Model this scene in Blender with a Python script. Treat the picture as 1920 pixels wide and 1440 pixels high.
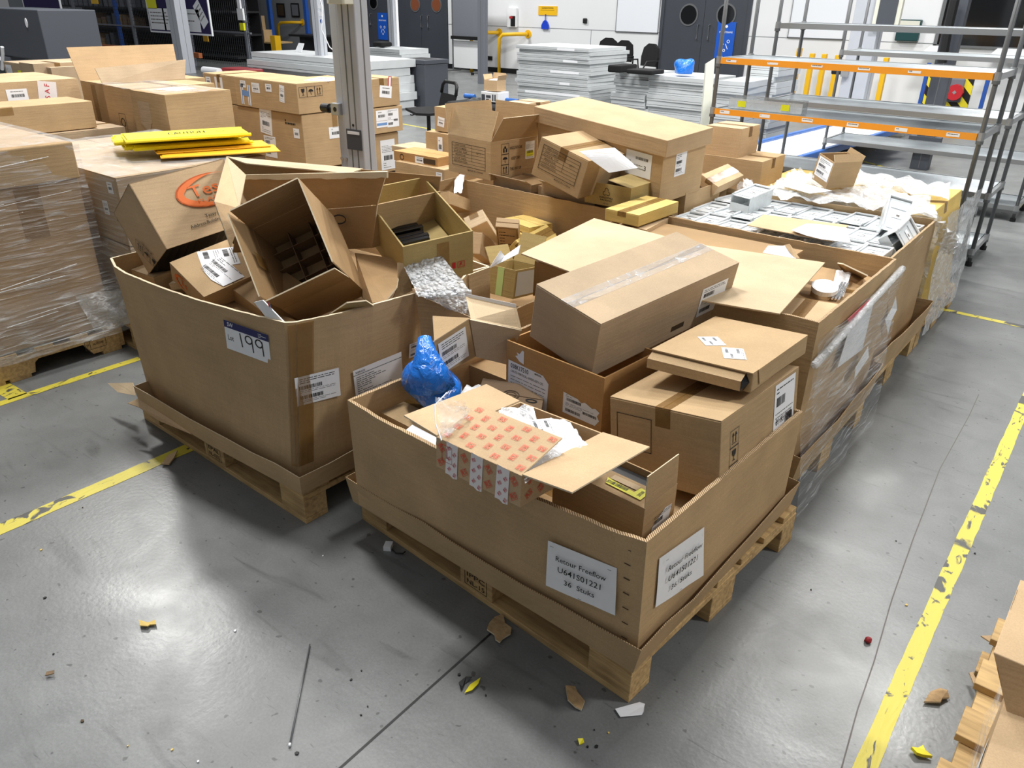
import bpy, bmesh, math, random
from mathutils import Vector, Matrix, Euler
for _o in list(bpy.data.objects): bpy.data.objects.remove(_o, do_unlink=True)
SC = bpy.context.scene
COL = SC.collection
# ------------------------------------------------------------------ camera
CR = Vector((0.787894, 0.6149, 0.0)); 
YAW, PITCH, ROLL, FPX, CH = -0.6686415137307519, 0.4620424506518155, 0.016508746689772653, 1442.0, 1.7259741739291667
_f0 = Vector((math.sin(YAW), math.cos(YAW), 0)); _r0 = Vector((math.cos(YAW), -math.sin(YAW), 0)); _up = Vector((0, 0, 1))
FWD = _f0*math.cos(PITCH) - _up*math.sin(PITCH)
_u0 = _f0*math.sin(PITCH) + _up*math.cos(PITCH)
RT = _r0*math.cos(ROLL) + _u0*math.sin(ROLL)
UP = -_r0*math.sin(ROLL) + _u0*math.cos(ROLL)
CAM = Vector((0, 0, CH))
_cd = bpy.data.cameras.new('camera'); _cd.sensor_width = 36; _cd.lens = 36*FPX/1920; _cd.clip_start = 0.05; _cd.clip_end = 200
_cam = bpy.data.objects.new('camera', _cd); COL.objects.link(_cam)
_m = Matrix((RT, UP, -FWD)).transposed().to_4x4(); _m.translation = CAM
_cam.matrix_world = _m
SC.camera = _cam
# ------------------------------------------------------------------ light and exposure
SC.view_settings.view_transform = 'Standard'; SC.view_settings.look = 'None'
SC.view_settings.gamma = 1; SC.view_settings.use_curve_mapping = False
SC.view_settings.exposure = -0.08
W = bpy.data.worlds.new('hall_ambient'); SC.world = W; W.use_nodes = True
_bg = W.node_tree.nodes['Background']; _bg.inputs[0].default_value = (0.94, 0.97, 1.0, 1)
_tc = W.node_tree.nodes.new('ShaderNodeTexCoord'); _sp = W.node_tree.nodes.new('ShaderNodeSeparateXYZ'); _mr = W.node_tree.nodes.new('ShaderNodeMapRange')
W.node_tree.links.new(_tc.outputs['Generated'], _sp.inputs[0]); W.node_tree.links.new(_sp.outputs[2], _mr.inputs[0])
_mr.inputs[1].default_value = 0.0; _mr.inputs[2].default_value = 0.8; _mr.inputs[3].default_value = 0.16; _mr.inputs[4].default_value = 0.40
W.node_tree.links.new(_mr.outputs[0], _bg.inputs[1])
def lamp(loc, power, sx=1.3, sy=0.5, rz=0, col=(1.0, 0.985, 0.955)):
    d = bpy.data.lights.new('ceiling_light', 'AREA'); d.shape = 'RECTANGLE'; d.size = sx; d.size_y = sy
    d.energy = power; d.color = col
    o = bpy.data.objects.new('ceiling_light', d); COL.objects.link(o); o.location = loc; o.rotation_euler = (0, 0, rz)
    return o
LAMPS = [(-9.0, 3.6, 6.2, 430), (-1.15, 8.1, 6.2, 430), (-2.1, 13.4, 6.2, 340), (-8.6, 11.8, 6.2, 400), (-3.4, 2.2, 6.2, 330),
         (3.8, 4.2, 6.2, 300), (-15.0, 13.6, 6.2, 420), (-4.5, 6.6, 6.2, 300)]
for _x, _y, _z, _p in LAMPS: lamp((_x, _y, _z), _p)
# ------------------------------------------------------------------ pixel rays (1920x1440 frame) to points in the hall
def ray(u, v): return RT*((u-960)/FPX) - UP*((v-720)/FPX) + FWD
def PZ(u, v, z=0.0):
    d = ray(u, v); return CAM + d*((z-CH)/d.z)
def PY(u, v, y):
    d = ray(u, v); return CAM + d*(y/d.y)
def PX(u, v, x):
    d = ray(u, v); return CAM + d*(x/d.x)
# ------------------------------------------------------------------ materials
MATS = {}
def _new(name):
    m = bpy.data.materials.new(name); m.use_nodes = True
    nt = m.node_tree; b = nt.nodes['Principled BSDF']; MATS[name] = m
    return m, nt, b
def srgb(r, g, b):
    f = lambda c: ((c/255+0.055)/1.055)**2.4 if c/255 > 0.04045 else c/255/12.92
    return (f(r), f(g), f(b), 1)
def plain(name, rgb, rough=0.6, metal=0.0, spec=0.5, noise=0.0, nscale=8, alpha=1.0, emit=0, bump=0):
    m, nt, b = _new(name)
    c = srgb(*rgb); b.inputs['Base Color'].default_value = c
    b.inputs['Roughness'].default_value = rough; b.inputs['Metallic'].default_value = metal
    b.inputs['Specular IOR Level'].default_value = spec; b.inputs['Alpha'].default_value = alpha
    if noise:
        tc = nt.nodes.new('ShaderNodeTexCoord'); n = nt.nodes.new('ShaderNodeTexNoise'); n.inputs['Scale'].default_value = nscale
        n.inputs['Detail'].default_value = 6
        nt.links.new(tc.outputs['Object'], n.inputs['Vector'])
        r = nt.nodes.new('ShaderNodeMapRange'); r.inputs[1].default_value = 0.3; r.inputs[2].default_value = 0.7
        r.inputs[3].default_value = 1-noise; r.inputs[4].default_value = 1+noise*0.6
        nt.links.new(n.outputs['Fac'], r.inputs[0])
        v = nt.nodes.new('ShaderNodeVectorMath'); v.operation = 'SCALE'; v.inputs[0].default_value = c[:3]
        nt.links.new(r.outputs[0], v.inputs['Scale']); nt.links.new(v.outputs[0], b.inputs['Base Color'])
        if bump:
            bp = nt.nodes.new('ShaderNodeBump'); bp.inputs['Strength'].default_value = bump; bp.inputs['Distance'].default_value = 0.01
            nt.links.new(n.outputs['Fac'], bp.inputs['Height']); nt.links.new(bp.outputs[0], b.inputs['Normal'])
    if emit:
        b.inputs['Emission Color'].default_value = c; b.inputs['Emission Strength'].default_value = emit
    return m
def card(name, rgb, flute=1.0, rough=0.78):
    """cardboard: blotchy kraft colour, fine speckle and faint flute lines, each object a slightly different shade"""
    m, nt, b = _new(name); N = nt.nodes.new; L = nt.links.new
    tc = N('ShaderNodeTexCoord'); oi = N('ShaderNodeObjectInfo')
    ad = N('ShaderNodeVectorMath'); ad.operation = 'ADD'; L(tc.outputs['Object'], ad.inputs[0]); L(oi.outputs['Random'], ad.inputs[1])
    n1 = N('ShaderNodeTexNoise'); n1.inputs['Scale'].default_value = 5; n1.inputs['Detail'].default_value = 5; L(ad.outputs[0], n1.inputs['Vector'])
    n2 = N('ShaderNodeTexNoise'); n2.inputs['Scale'].default_value = 260; n2.inputs['Detail'].default_value = 2; L(ad.outputs[0], n2.inputs['Vector'])
    mp = N('ShaderNodeMapping'); mp.inputs['Scale'].default_value = (4, 4, 60); L(ad.outputs[0], mp.inputs[0])
    n3 = N('ShaderNodeTexNoise'); n3.inputs['Scale'].default_value = 1.6; n3.inputs['Detail'].default_value = 3; L(mp.outputs[0], n3.inputs['Vector'])
    def mr(src, lo, hi):
        r = N('ShaderNodeMapRange'); r.inputs[1].default_value = 0.3; r.inputs[2].default_value = 0.7; r.inputs[3].default_value = lo; r.inputs[4].default_value = hi
        L(src, r.inputs[0]); return r.outputs[0]
    def mul(a, c):
        x = N('ShaderNodeMath'); x.operation = 'MULTIPLY'; L(a, x.inputs[0]); L(c, x.inputs[1]); return x.outputs[0]
    f = mul(mul(mr(n1.outputs['Fac'], 0.88, 1.08), mr(n2.outputs['Fac'], 0.93, 1.06)), mr(n3.outputs['Fac'], 0.96, 1.03))
    rr = N('ShaderNodeMapRange'); rr.inputs[3].default_value = 0.93; rr.inputs[4].default_value = 1.07; L(oi.outputs['Random'], rr.inputs[0])
    f = mul(f, rr.outputs[0])
    v = N('ShaderNodeVectorMath'); v.operation = 'SCALE'; v.inputs[0].default_value = srgb(*rgb)[:3]; L(f, v.inputs['Scale'])
    L(v.outputs[0], b.inputs['Base Color']); b.inputs['Roughness'].default_value = rough; b.inputs['Specular IOR Level'].default_value = 0.25
    bp = N('ShaderNodeBump'); bp.inputs['Strength'].default_value = 0.25; bp.inputs['Distance'].default_value = 0.004*flute
    L(n3.outputs['Fac'], bp.inputs['Height']); L(bp.outputs[0], b.inputs['Normal'])
    return m
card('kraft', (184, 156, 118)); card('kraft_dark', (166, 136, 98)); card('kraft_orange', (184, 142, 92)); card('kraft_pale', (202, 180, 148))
card('kraft_olive', (178, 156, 104)); card('kraft_yellow', (214, 186, 112)); card('kraft_tan', (196, 168, 132)); card('kraft_grey', (180, 158, 130))
card('kraft_torn', (222, 206, 176)); card('kraft_ash', (128, 106, 84))
def flute_edge():
    m, nt, b = _new('flute_edge'); N = nt.nodes.new; L = nt.links.new
    tc = N('ShaderNodeTexCoord'); sp = N('ShaderNodeSeparateXYZ'); L(tc.outputs['Object'], sp.inputs[0])
    a = N('ShaderNodeMath'); a.operation = 'ADD'; L(sp.outputs[0], a.inputs[0]); L(sp.outputs[1], a.inputs[1])
    w = N('ShaderNodeMath'); w.operation = 'MULTIPLY'; w.inputs[1].default_value = 780; L(a.outputs[0], w.inputs[0])
    s = N('ShaderNodeMath'); s.operation = 'SINE'; L(w.outputs[0], s.inputs[0])
    n = N('ShaderNodeTexNoise'); n.inputs['Scale'].default_value = 90; L(tc.outputs['Object'], n.inputs['Vector'])
    q = N('ShaderNodeMath'); q.operation = 'ADD'; L(s.outputs[0], q.inputs[0]); L(n.outputs['Fac'], q.inputs[1])
    cr = N('ShaderNodeValToRGB'); cr.color_ramp.elements[0].position = 0.1; cr.color_ramp.elements[0].color = srgb(122, 96, 66)
    cr.color_ramp.elements[1].position = 0.75; cr.color_ramp.elements[1].color = srgb(205, 178, 140)
    L(q.outputs[0], cr.inputs[0]); L(cr.outputs[0], b.inputs['Base Color']); b.inputs['Roughness'].default_value = 0.9
flute_edge()
def bubbles():
    m = MATS['bubble_film']; nt = m.node_tree; b = nt.nodes['Principled BSDF']; tc = nt.nodes.new('ShaderNodeTexCoord'); v = nt.nodes.new('ShaderNodeTexVoronoi'); v.inputs['Scale'].default_value = 62
    nt.links.new(tc.outputs['Object'], v.inputs['Vector']); bp = nt.nodes.new('ShaderNodeBump'); bp.invert = True; bp.inputs['Strength'].default_value = 1.0; bp.inputs['Distance'].default_value = 0.02
    nt.links.new(v.outputs['Distance'], bp.inputs['Height']); nt.links.new(bp.outputs[0], b.inputs['Normal'])
def wood(name, rgb):
    m, nt, b = _new(name); N = nt.nodes.new; L = nt.links.new
    tc = N('ShaderNodeTexCoord'); oi = N('ShaderNodeObjectInfo'); ad = N('ShaderNodeVectorMath'); ad.operation = 'ADD'
    L(tc.outputs['Object'], ad.inputs[0]); L(oi.outputs['Random'], ad.inputs[1])
    mp = N('ShaderNodeMapping'); mp.inputs['Scale'].default_value = (3, 30, 30); L(ad.outputs[0], mp.inputs[0])
    n = N('ShaderNodeTexNoise'); n.inputs['Scale'].default_value = 2.2; n.inputs['Detail'].default_value = 8; L(mp.outputs[0], n.inputs['Vector'])
    n2 = N('ShaderNodeTexNoise'); n2.inputs['Scale'].default_value = 7; L(ad.outputs[0], n2.inputs['Vector'])
    x = N('ShaderNodeMath'); x.operation = 'MULTIPLY_ADD'; x.inputs[1].default_value = 0.6; L(n.outputs['Fac'], x.inputs[0]); 
    y = N('ShaderNodeMath'); y.operation = 'MULTIPLY'; y.inputs[1].default_value = 0.4; L(n2.outputs['Fac'], y.inputs[0]); L(y.outputs[0], x.inputs[2])
    cr = N('ShaderNodeValToRGB'); c = srgb(*rgb)
    cr.color_ramp.elements[0].position = 0.32; cr.color_ramp.elements[0].color = (c[0]*0.55, c[1]*0.5, c[2]*0.45, 1)
    cr.color_ramp.elements[1].position = 0.6; cr.color_ramp.elements[1].color = (c[0]*1.1, c[1]*1.08, c[2]*1.02, 1)
    L(x.outputs[0], cr.inputs[0]); L(cr.outputs[0], b.inputs['Base Color']); b.inputs['Roughness'].default_value = 0.8
    bp = N('ShaderNodeBump'); bp.inputs['Strength'].default_value = 0.3; bp.inputs['Distance'].default_value = 0.003
    L(n.outputs['Fac'], bp.inputs['Height']); L(bp.outputs[0], b.inputs['Normal'])
wood('pallet_wood', (196, 166, 118)); wood('pallet_wood_worn', (150, 118, 84)); wood('plywood', (206, 176, 126))
def film(name, alpha, rough=0.12, scale=(40, 40, 6), strength=0.6, col=(235, 238, 240), hi=None, white=0.0):
    """stretch film or bag: mostly clear, glossy wrinkles"""
    m, nt, b = _new(name); N = nt.nodes.new; L = nt.links.new
    b.inputs['Base Color'].default_value = srgb(*col); b.inputs['Roughness'].default_value = rough; b.inputs['Specular IOR Level'].default_value = 0.8
    tc = N('ShaderNodeTexCoord'); mp = N('ShaderNodeMapping'); mp.inputs['Scale'].default_value = scale; L(tc.outputs['Object'], mp.inputs[0])
    n = N('ShaderNodeTexNoise'); n.inputs['Scale'].default_value = 1.0; n.inputs['Detail'].default_value = 4; n.inputs['Distortion'].default_value = 0.6; L(mp.outputs[0], n.inputs['Vector'])
    bp = N('ShaderNodeBump'); bp.inputs['Strength'].default_value = strength; bp.inputs['Distance'].default_value = 0.02; L(n.outputs['Fac'], bp.inputs['Height']); L(bp.outputs[0], b.inputs['Normal'])
    r = N('ShaderNodeMapRange'); r.inputs[1].default_value = 0.5; r.inputs[2].default_value = 0.72; r.inputs[3].default_value = alpha; r.inputs[4].default_value = hi if hi else min(1, alpha*2.6)
    L(n.outputs['Fac'], r.inputs[0]); L(r.outputs[0], b.inputs['Alpha'])
    return m
film('stretch_film', 0.10, 0.10, (3, 5, 70), 0.8, hi=0.5); film('clear_bag', 0.18, 0.12, (22, 22, 22), 0.8, hi=0.5)
film('white_bag', 0.72, 0.25, (18, 18, 18), 0.6, (230, 232, 234), hi=0.95); film('bubble_film', 0.62, 0.12, (60, 60, 60), 1.0, (232, 235, 238), hi=0.92)
film('wrap_sheet', 0.5, 0.18, (26, 26, 26), 0.9, (232, 234, 236), hi=0.85); film('clear_bin', 0.80, 0.15, (14, 60, 30), 0.25, (222, 228, 230), hi=0.9)
film('top_film', 0.25, 0.14, (6, 9, 6), 0.6, hi=0.5); film('blue_bag', 0.97, 0.2, (26, 26, 26), 0.7, (14, 120, 226), hi=1.0)
film('brown_tape', 0.45, 0.2, (10, 10, 10), 0.1, (150, 112, 60), hi=0.6); film('tape_brown', 0.45, 0.25, (10, 10, 10), 0.1, (150, 112, 60), hi=0.6)
plain('bin_lid', (224, 229, 232), 0.2, noise=0.05, nscale=14); film('acrylic', 0.3, 0.08, (6, 6, 6), 0.2, (225, 230, 232), hi=0.4)
plain('paper', (238, 240, 244), 0.7, noise=0.02, nscale=30); plain('ink', (22, 22, 24), 0.6); plain('ink_grey', (104, 100, 96), 0.7); plain('ink_brown', (70, 52, 32), 0.7)
plain('ink_red', (226, 78, 56), 0.6); plain('ink_orange', (226, 112, 44), 0.6); plain('navy', (26, 28, 92), 0.5); plain('label_yellow', (232, 230, 30), 0.5)
plain('tape_white', (236, 230, 230), 0.4); plain('ink_crimson', (196, 30, 48), 0.5); plain('blue_print', (110, 150, 205), 0.5); plain('green_tape', (190, 214, 140), 0.4)
plain('black', (14, 14, 16), 0.55); plain('black_gloss', (10, 10, 12), 0.2); plain('black_fabric', (16, 16, 18), 0.95, noise=0.1, nscale=60)
plain('steel', (168, 170, 172), 0.35, 0.5); plain('steel_dark', (112, 114, 116), 0.4, 0.35); plain('alu', (186, 190, 198), 0.42, 0.1, noise=0.03); plain('chrome', (215, 216, 218), 0.15, 1.0)
plain('shelf_metal', (178, 186, 190), 0.34, 0.75, noise=0.12, nscale=5); plain('shelf_plastic', (232, 234, 232), 0.4)
plain('orange_strip', (240, 158, 44), 0.45); plain('yellow_paint', (236, 184, 22), 0.45); plain('bright_yellow', (240, 226, 36), 0.5, noise=0.08, nscale=12); plain('amber', (238, 184, 40), 0.5)
plain('wall_white', (226, 228, 230), 0.75, noise=0.025, nscale=1.2); plain('wall_dim_and_joint', (132, 136, 140), 0.8, noise=0.04, nscale=1); plain('door_grey', (62, 66, 74), 0.5, noise=0.05, nscale=2)
plain('dark_glass', (12, 13, 15), 0.08, 0, 0.8); plain('brown_glass', (128, 74, 50), 0.2); plain('board_purple', (40, 30, 82), 0.9); plain('board_white', (232, 236, 242), 0.25)
plain('cabinet_grey', (70, 74, 82), 0.5); plain('screen_grey', (112, 116, 124), 0.8); plain('panel_grey', (196, 200, 202), 0.5, noise=0.05, nscale=6); plain('panel_dark', (70, 74, 74), 0.6)
plain('rack_blue', (30, 78, 160), 0.5); plain('sign_blue', (22, 86, 190), 0.45); plain('dustpan_blue', (24, 66, 196), 0.4); plain('rack_dark', (34, 34, 38), 0.7); plain('roller_blue', (44, 98, 176), 0.3, noise=0.2, nscale=20)
plain('white_plastic', (236, 238, 240), 0.3); plain('socket_red', (190, 34, 44), 0.4); plain('beam_orange', (168, 92, 48), 0.6); plain('screen_mesh', (52, 54, 58), 0.7); plain('teal_dark', (18, 62, 64), 0.4)
plain('roller_shutter', (88, 90, 94), 0.6, noise=0.06, nscale=3); plain('scrap', (176, 146, 106), 0.9, noise=0.25, nscale=40, bump=0.6); plain('crimson', (140, 24, 32), 0.5); plain('cream', (214, 214, 200), 0.5)
bubbles()
def floor_mat():
    m, nt, b = _new('concrete_floor'); N = nt.nodes.new; L = nt.links.new
    tc = N('ShaderNodeTexCoord')
    def noise(sc, det, vec=None, dist=0):
        n = N('ShaderNodeTexNoise'); n.inputs['Scale'].default_value = sc; n.inputs['Detail'].default_value = det; n.inputs['Distortion'].default_value = dist
        L(vec if vec else tc.outputs['Object'], n.inputs['Vector']); return n.outputs['Fac']
    def ramp(src, p0, c0, p1, c1):
        r = N('ShaderNodeMapRange'); r.inputs[1].default_value = p0; r.inputs[2].default_value = p1; r.inputs[3].default_value = c0; r.inputs[4].default_value = c1; L(src, r.inputs[0]); return r.outputs[0]
    def op(o, a, c):
        x = N('ShaderNodeMath'); x.operation = o; L(a, x.inputs[0])
        if isinstance(c, (int, float)): x.inputs[1].default_value = c
        else: L(c, x.inputs[1])
        return x.outputs[0]
    f = ramp(noise(0.9, 6, dist=0.4), 0.3, 0.84, 0.7, 1.14)
    f = op('MULTIPLY', f, ramp(noise(7, 8, dist=0.8), 0.3, 0.90, 0.7, 1.08))
    f = op('MULTIPLY', f, ramp(noise(140, 3), 0.35, 0.93, 0.65, 1.05))
    # dark scuffs stretched along the aisles
    mp = N('ShaderNodeMapping'); mp.inputs['Rotation'].default_value = (0, 0, math.radians(58)); mp.inputs['Scale'].default_value = (1.2, 9, 1); L(tc.outputs['Object'], mp.inputs[0])
    f = op('MULTIPLY', f, ramp(noise(1.3, 8, mp.outputs[0], 1.2), 0.60, 1.0, 0.74, 0.72))
    mp2 = N('ShaderNodeMapping'); mp2.inputs['Rotation'].default_value = (0, 0, math.radians(-20)); mp2.inputs['Scale'].default_value = (3, 26, 1); L(tc.outputs['Object'], mp2.inputs[0])
    f = op('MULTIPLY', f, ramp(noise(2.0, 6, mp2.outputs[0], 2.0), 0.66, 1.0, 0.72, 0.66))
    # hairline crazing
    vo = N('ShaderNodeTexVoronoi'); vo.feature = 'DISTANCE_TO_EDGE'; vo.inputs['Scale'].default_value = 9
    wv = N('ShaderNodeVectorMath'); wv.operation = 'ADD'
    nz = N('ShaderNodeTexNoise'); nz.inputs['Scale'].default_value = 6; nz.inputs['Detail'].default_value = 5; L(tc.outputs['Object'], nz.inputs['Vector'])
    L(tc.outputs['Object'], wv.inputs[0]); L(nz.outputs['Color'], wv.inputs[1]); L(wv.outputs[0], vo.inputs['Vector'])
    crk = op('MULTIPLY', ramp(vo.outputs['Distance'], 0.0, 1.0, 0.012, 0.0), ramp(noise(1.7, 3), 0.5, 0.0, 0.62, 0.22))
    f = op('SUBTRACT', f, crk)
    # small dark specks
    f = op('MULTIPLY', f, ramp(noise(38, 1), 0.72, 1.0, 0.75, 0.5))
    v = N('ShaderNodeVectorMath'); v.operation = 'SCALE'; v.inputs[0].default_value = srgb(116, 118, 118)[:3]; L(f, v.inputs['Scale'])
    L(v.outputs[0], b.inputs['Base Color'])
    L(ramp(noise(3.0, 7, dist=0.5), 0.3, 0.27, 0.7, 0.42), b.inputs['Roughness']); b.inputs['Specular IOR Level'].default_value = 0.42
    bp = N('ShaderNodeBump'); bp.inputs['Strength'].default_value = 0.12; bp.inputs['Distance'].default_value = 0.004
    L(noise(60, 6), bp.inputs['Height']); L(bp.outputs[0], b.inputs['Normal'])
floor_mat()
def tape_mat():
    m, nt, b = _new('worn_yellow_tape'); N = nt.nodes.new; L = nt.links.new
    tc = N('ShaderNodeTexCoord'); n = N('ShaderNodeTexNoise'); n.inputs['Scale'].default_value = 5; n.inputs['Detail'].default_value = 8; n.inputs['Distortion'].default_value = 1.5; L(tc.outputs['Object'], n.inputs['Vector'])
    mp = N('ShaderNodeMapping'); mp.inputs['Scale'].default_value = (16, 5, 1); mp.inputs['Rotation'].default_value = (0, 0, 0.5); L(tc.outputs['Object'], mp.inputs[0])
    n2 = N('ShaderNodeTexNoise'); n2.inputs['Scale'].default_value = 1.6; n2.inputs['Detail'].default_value = 6; n2.inputs['Distortion'].default_value = 2; L(mp.outputs[0], n2.inputs['Vector'])
    mx = N('ShaderNodeMath'); mx.operation = 'MAXIMUM'
    r1 = N('ShaderNodeMapRange'); r1.inputs[1].default_value = 0.585; r1.inputs[2].default_value = 0.61; L(n.outputs['Fac'], r1.inputs[0])
    r2 = N('ShaderNodeMapRange'); r2.inputs[1].default_value = 0.60; r2.inputs[2].default_value = 0.66; L(n2.outputs['Fac'], r2.inputs[0])
    L(r1.outputs[0], mx.inputs[0]); L(r2.outputs[0], mx.inputs[1])
    mix = N('ShaderNodeMix'); mix.data_type = 'RGBA'; mix.inputs['A'].default_value = srgb(206, 192, 70); mix.inputs['B'].default_value = srgb(72, 72, 70)
    L(mx.outputs[0], mix.inputs['Factor']); L(mix.outputs['Result'], b.inputs['Base Color']); b.inputs['Roughness'].default_value = 0.5
    bp = N('ShaderNodeBump'); bp.inputs['Strength'].default_value = 0.4; bp.inputs['Distance'].default_value = 0.004; L(n2.outputs['Fac'], bp.inputs['Height']); L(bp.outputs[0], b.inputs['Normal'])
tape_mat()
def hazard_mat():
    m, nt, b = _new('hazard_stripes'); N = nt.nodes.new; L = nt.links.new
    tc = N('ShaderNodeTexCoord'); sp = N('ShaderNodeSeparateXYZ'); L(tc.outputs['Object'], sp.inputs[0])
    a = N('ShaderNodeMath'); a.operation = 'ADD'; L(sp.outputs[0], a.inputs[0]); L(sp.outputs[2], a.inputs[1])
    w = N('ShaderNodeMath'); w.operation = 'MULTIPLY'; w.inputs[1].default_value = 3.2; L(a.outputs[0], w.inputs[0])
    f = N('ShaderNodeMath'); f.operation = 'FRACT'; L(w.outputs[0], f.inputs[0]); g = N('ShaderNodeMath'); g.operation = 'GREATER_THAN'; g.inputs[1].default_value = 0.5; L(f.outputs[0], g.inputs[0])
    mix = N('ShaderNodeMix'); mix.data_type = 'RGBA'; mix.inputs['A'].default_value = srgb(230, 214, 40); mix.inputs['B'].default_value = srgb(16, 16, 16)
    L(g.outputs[0], mix.inputs['Factor']); L(mix.outputs['Result'], b.inputs['Base Color'])
hazard_mat()
def grid_metal():
    m, nt, b = _new('grooved_shelf'); N = nt.nodes.new; L = nt.links.new
    tc = N('ShaderNodeTexCoord'); sp = N('ShaderNodeSeparateXYZ'); L(tc.outputs['Object'], sp.inputs[0])
    w = N('ShaderNodeMath'); w.operation = 'MULTIPLY'; w.inputs[1].default_value = 260; L(sp.outputs[1], w.inputs[0]); s = N('ShaderNodeMath'); s.operation = 'SINE'; L(w.outputs[0], s.inputs[0])
    bp = N('ShaderNodeBump'); bp.inputs['Strength'].default_value = 0.35; bp.inputs['Distance'].default_value = 0.003; L(s.outputs[0], bp.inputs['Height']); L(bp.outputs[0], b.inputs['Normal'])
    n = N('ShaderNodeTexNoise'); n.inputs['Scale'].default_value = 3; n.inputs['Detail'].default_value = 4; L(tc.outputs['Object'], n.inputs['Vector'])
    cr = N('ShaderNodeValToRGB'); cr.color_ramp.elements[0].position = 0.3; cr.color_ramp.elements[0].color = srgb(142, 150, 156); cr.color_ramp.elements[1].position = 0.7; cr.color_ramp.elements[1].color = srgb(196, 204, 208)
    L(n.outputs['Fac'], cr.inputs[0]); L(cr.outputs[0], b.inputs['Base Color']); b.inputs['Metallic'].default_value = 0.5; b.inputs['Roughness'].default_value = 0.3
grid_metal()
# ------------------------------------------------------------------ mesh helpers
I4 = Matrix.Identity(4)
class MB:
    """collects shapes into one mesh"""
    def __init__(s): s.v = []; s.f = []; s.m = []; s.slots = []
    def slot(s, mat):
        if mat not in s.slots: s.slots.append(mat)
        return s.slots.index(mat)
    def add(s, vs, fs, mat):
        n = len(s.v); k = s.slot(mat); s.v += [Vector(p) for p in vs]
        for f in fs: s.f.append([n+i for i in f]); s.m.append(k)
    def box(s, lo, hi, mat, M=None):
        x0, y0, z0 = lo; x1, y1, z1 = hi
        vs = [Vector(p) for p in ((x0,y0,z0),(x1,y0,z0),(x1,y1,z0),(x0,y1,z0),(x0,y0,z1),(x1,y0,z1),(x1,y1,z1),(x0,y1,z1))]
        if M is not None: vs = [M @ p for p in vs]
        s.add(vs, [(3,2,1,0),(4,5,6,7),(0,1,5,4),(1,2,6,5),(2,3,7,6),(3,0,4,7)], mat)
    def sheet(s, pts, th, mat, nrm=None, edge=None):
        """polygon with thickness th, grown against its normal"""
        pts = [Vector(p) for p in pts]; n = len(pts)
        if nrm is None:
            nrm = Vector((0,0,0))
            for i in range(n): nrm += (pts[i]-pts[0]).cross(pts[(i+1) % n]-pts[0])
            nrm.normalize()
        lo = [p-nrm*th for p in pts]
        s.add(pts+lo, [tuple(range(n)), tuple(range(2*n-1, n-1, -1))], mat)
        s.add(pts+lo, [(i, n+i, n+(i+1) % n, (i+1) % n) for i in range(n)], edge or mat)
    def tube(s, pts, r, mat, seg=8, cap=True):
        pts = [Vector(p) for p in pts]; rings = []
        for i, p in enumerate(pts):
            a = pts[max(i-1, 0)]; b = pts[min(i+1, len(pts)-1)]; d = (b-a).normalized()
            x = d.cross(Vector((0,0,1)));
            if x.length < 1e-3: x = d.cross(Vector((0,1,0)))
            x.normalize(); y = d.cross(x); rr = r[i] if isinstance(r, (list, tuple)) else r
            rings.append([p+(x*math.cos(2*math.pi*k/seg)+y*math.sin(2*math.pi*k/seg))*rr for k in range(seg)])
        vs = [q for ring in rings for q in ring]; fs = []
        for i in range(len(rings)-1):
            for k in range(seg):
                a = i*seg+k; b = i*seg+(k+1) % seg; fs.append((a, a+seg, b+seg, b))
        if cap: fs.append(tuple(range(seg))); fs.append(tuple(range(len(vs)-1, len(vs)-seg-1, -1)))
        s.add(vs, fs, mat)
    def disc(s, c, n, r, th, mat, seg=28, ry=None):
        n = Vector(n).normalized(); x = n.cross(Vector((0,0,1)));
        if x.length < 1e-3: x = Vector((1,0,0))
        x.normalize(); y = n.cross(x); ry = ry or r
        s.sheet([Vector(c)+x*(math.cos(2*math.pi*k/seg)*r)+y*(math.sin(2*math.pi*k/seg)*ry) for k in range(seg)], th, mat)
    def build(s, name, parent=None, world=False, bevel=0, smooth=False, kind=None):
        me = bpy.data.meshes.new(name)
        vs = s.v
        if world and parent is not None:
            inv = mw(parent).inverted(); vs = [inv @ p for p in vs]
        me.from_pydata([tuple(p) for p in vs], [], s.f)
        for mname in s.slots: me.materials.append(MATS[mname])
        me.polygons.foreach_set('material_index', s.m)
        if smooth: me.polygons.foreach_set('use_smooth', [True]*len(me.polygons))
        me.update()
        bm = bmesh.new(); bm.from_mesh(me); bmesh.ops.recalc_face_normals(bm, faces=bm.faces); bm.to_mesh(me); bm.free()
        o = bpy.data.objects.new(name, me); COL.objects.link(o)
        if parent is not None: o.parent = parent
        if bevel:
            md = o.modifiers.new('bevel', 'BEVEL'); md.width = bevel; md.segments = 2; md.limit_method = 'ANGLE'; md.angle_limit = 0.6
        if kind: o['kind'] = kind
        return o
def mw(o):
    m = Matrix.LocRotScale(o.location, o.rotation_euler, o.scale)
    return (mw(o.parent) @ m) if o.parent else m
def tag(o, label, cat, group=None, kind=None):
    o['label'] = label; o['category'] = cat
    if group: o['group'] = group
    if kind: o['kind'] = kind
    return o
def thing(name, label, cat, loc=(0,0,0), rot=(0,0,0), group=None):
    o = bpy.data.objects.new(name, None); COL.objects.link(o); o.empty_display_size = 0.05
    o.location = loc; o.rotation_euler = [math.radians(a) for a in rot]
    return tag(o, label, cat, group)
def structure(o): o['kind'] = 'structure'; return o
def copy_tree(o, parent=None):
    c = o.copy(); COL.objects.link(c); c.parent = parent
    for k in [q for q in bpy.data.objects if q.parent == o]: copy_tree(k, c)
    return c
def frame(o, x, y, z):
    """matrix from origin and axes"""
    m = Matrix((Vector(x), Vector(y), Vector(z))).transposed().to_4x4(); m.translation = Vector(o); return m
_tc = {}
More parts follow.
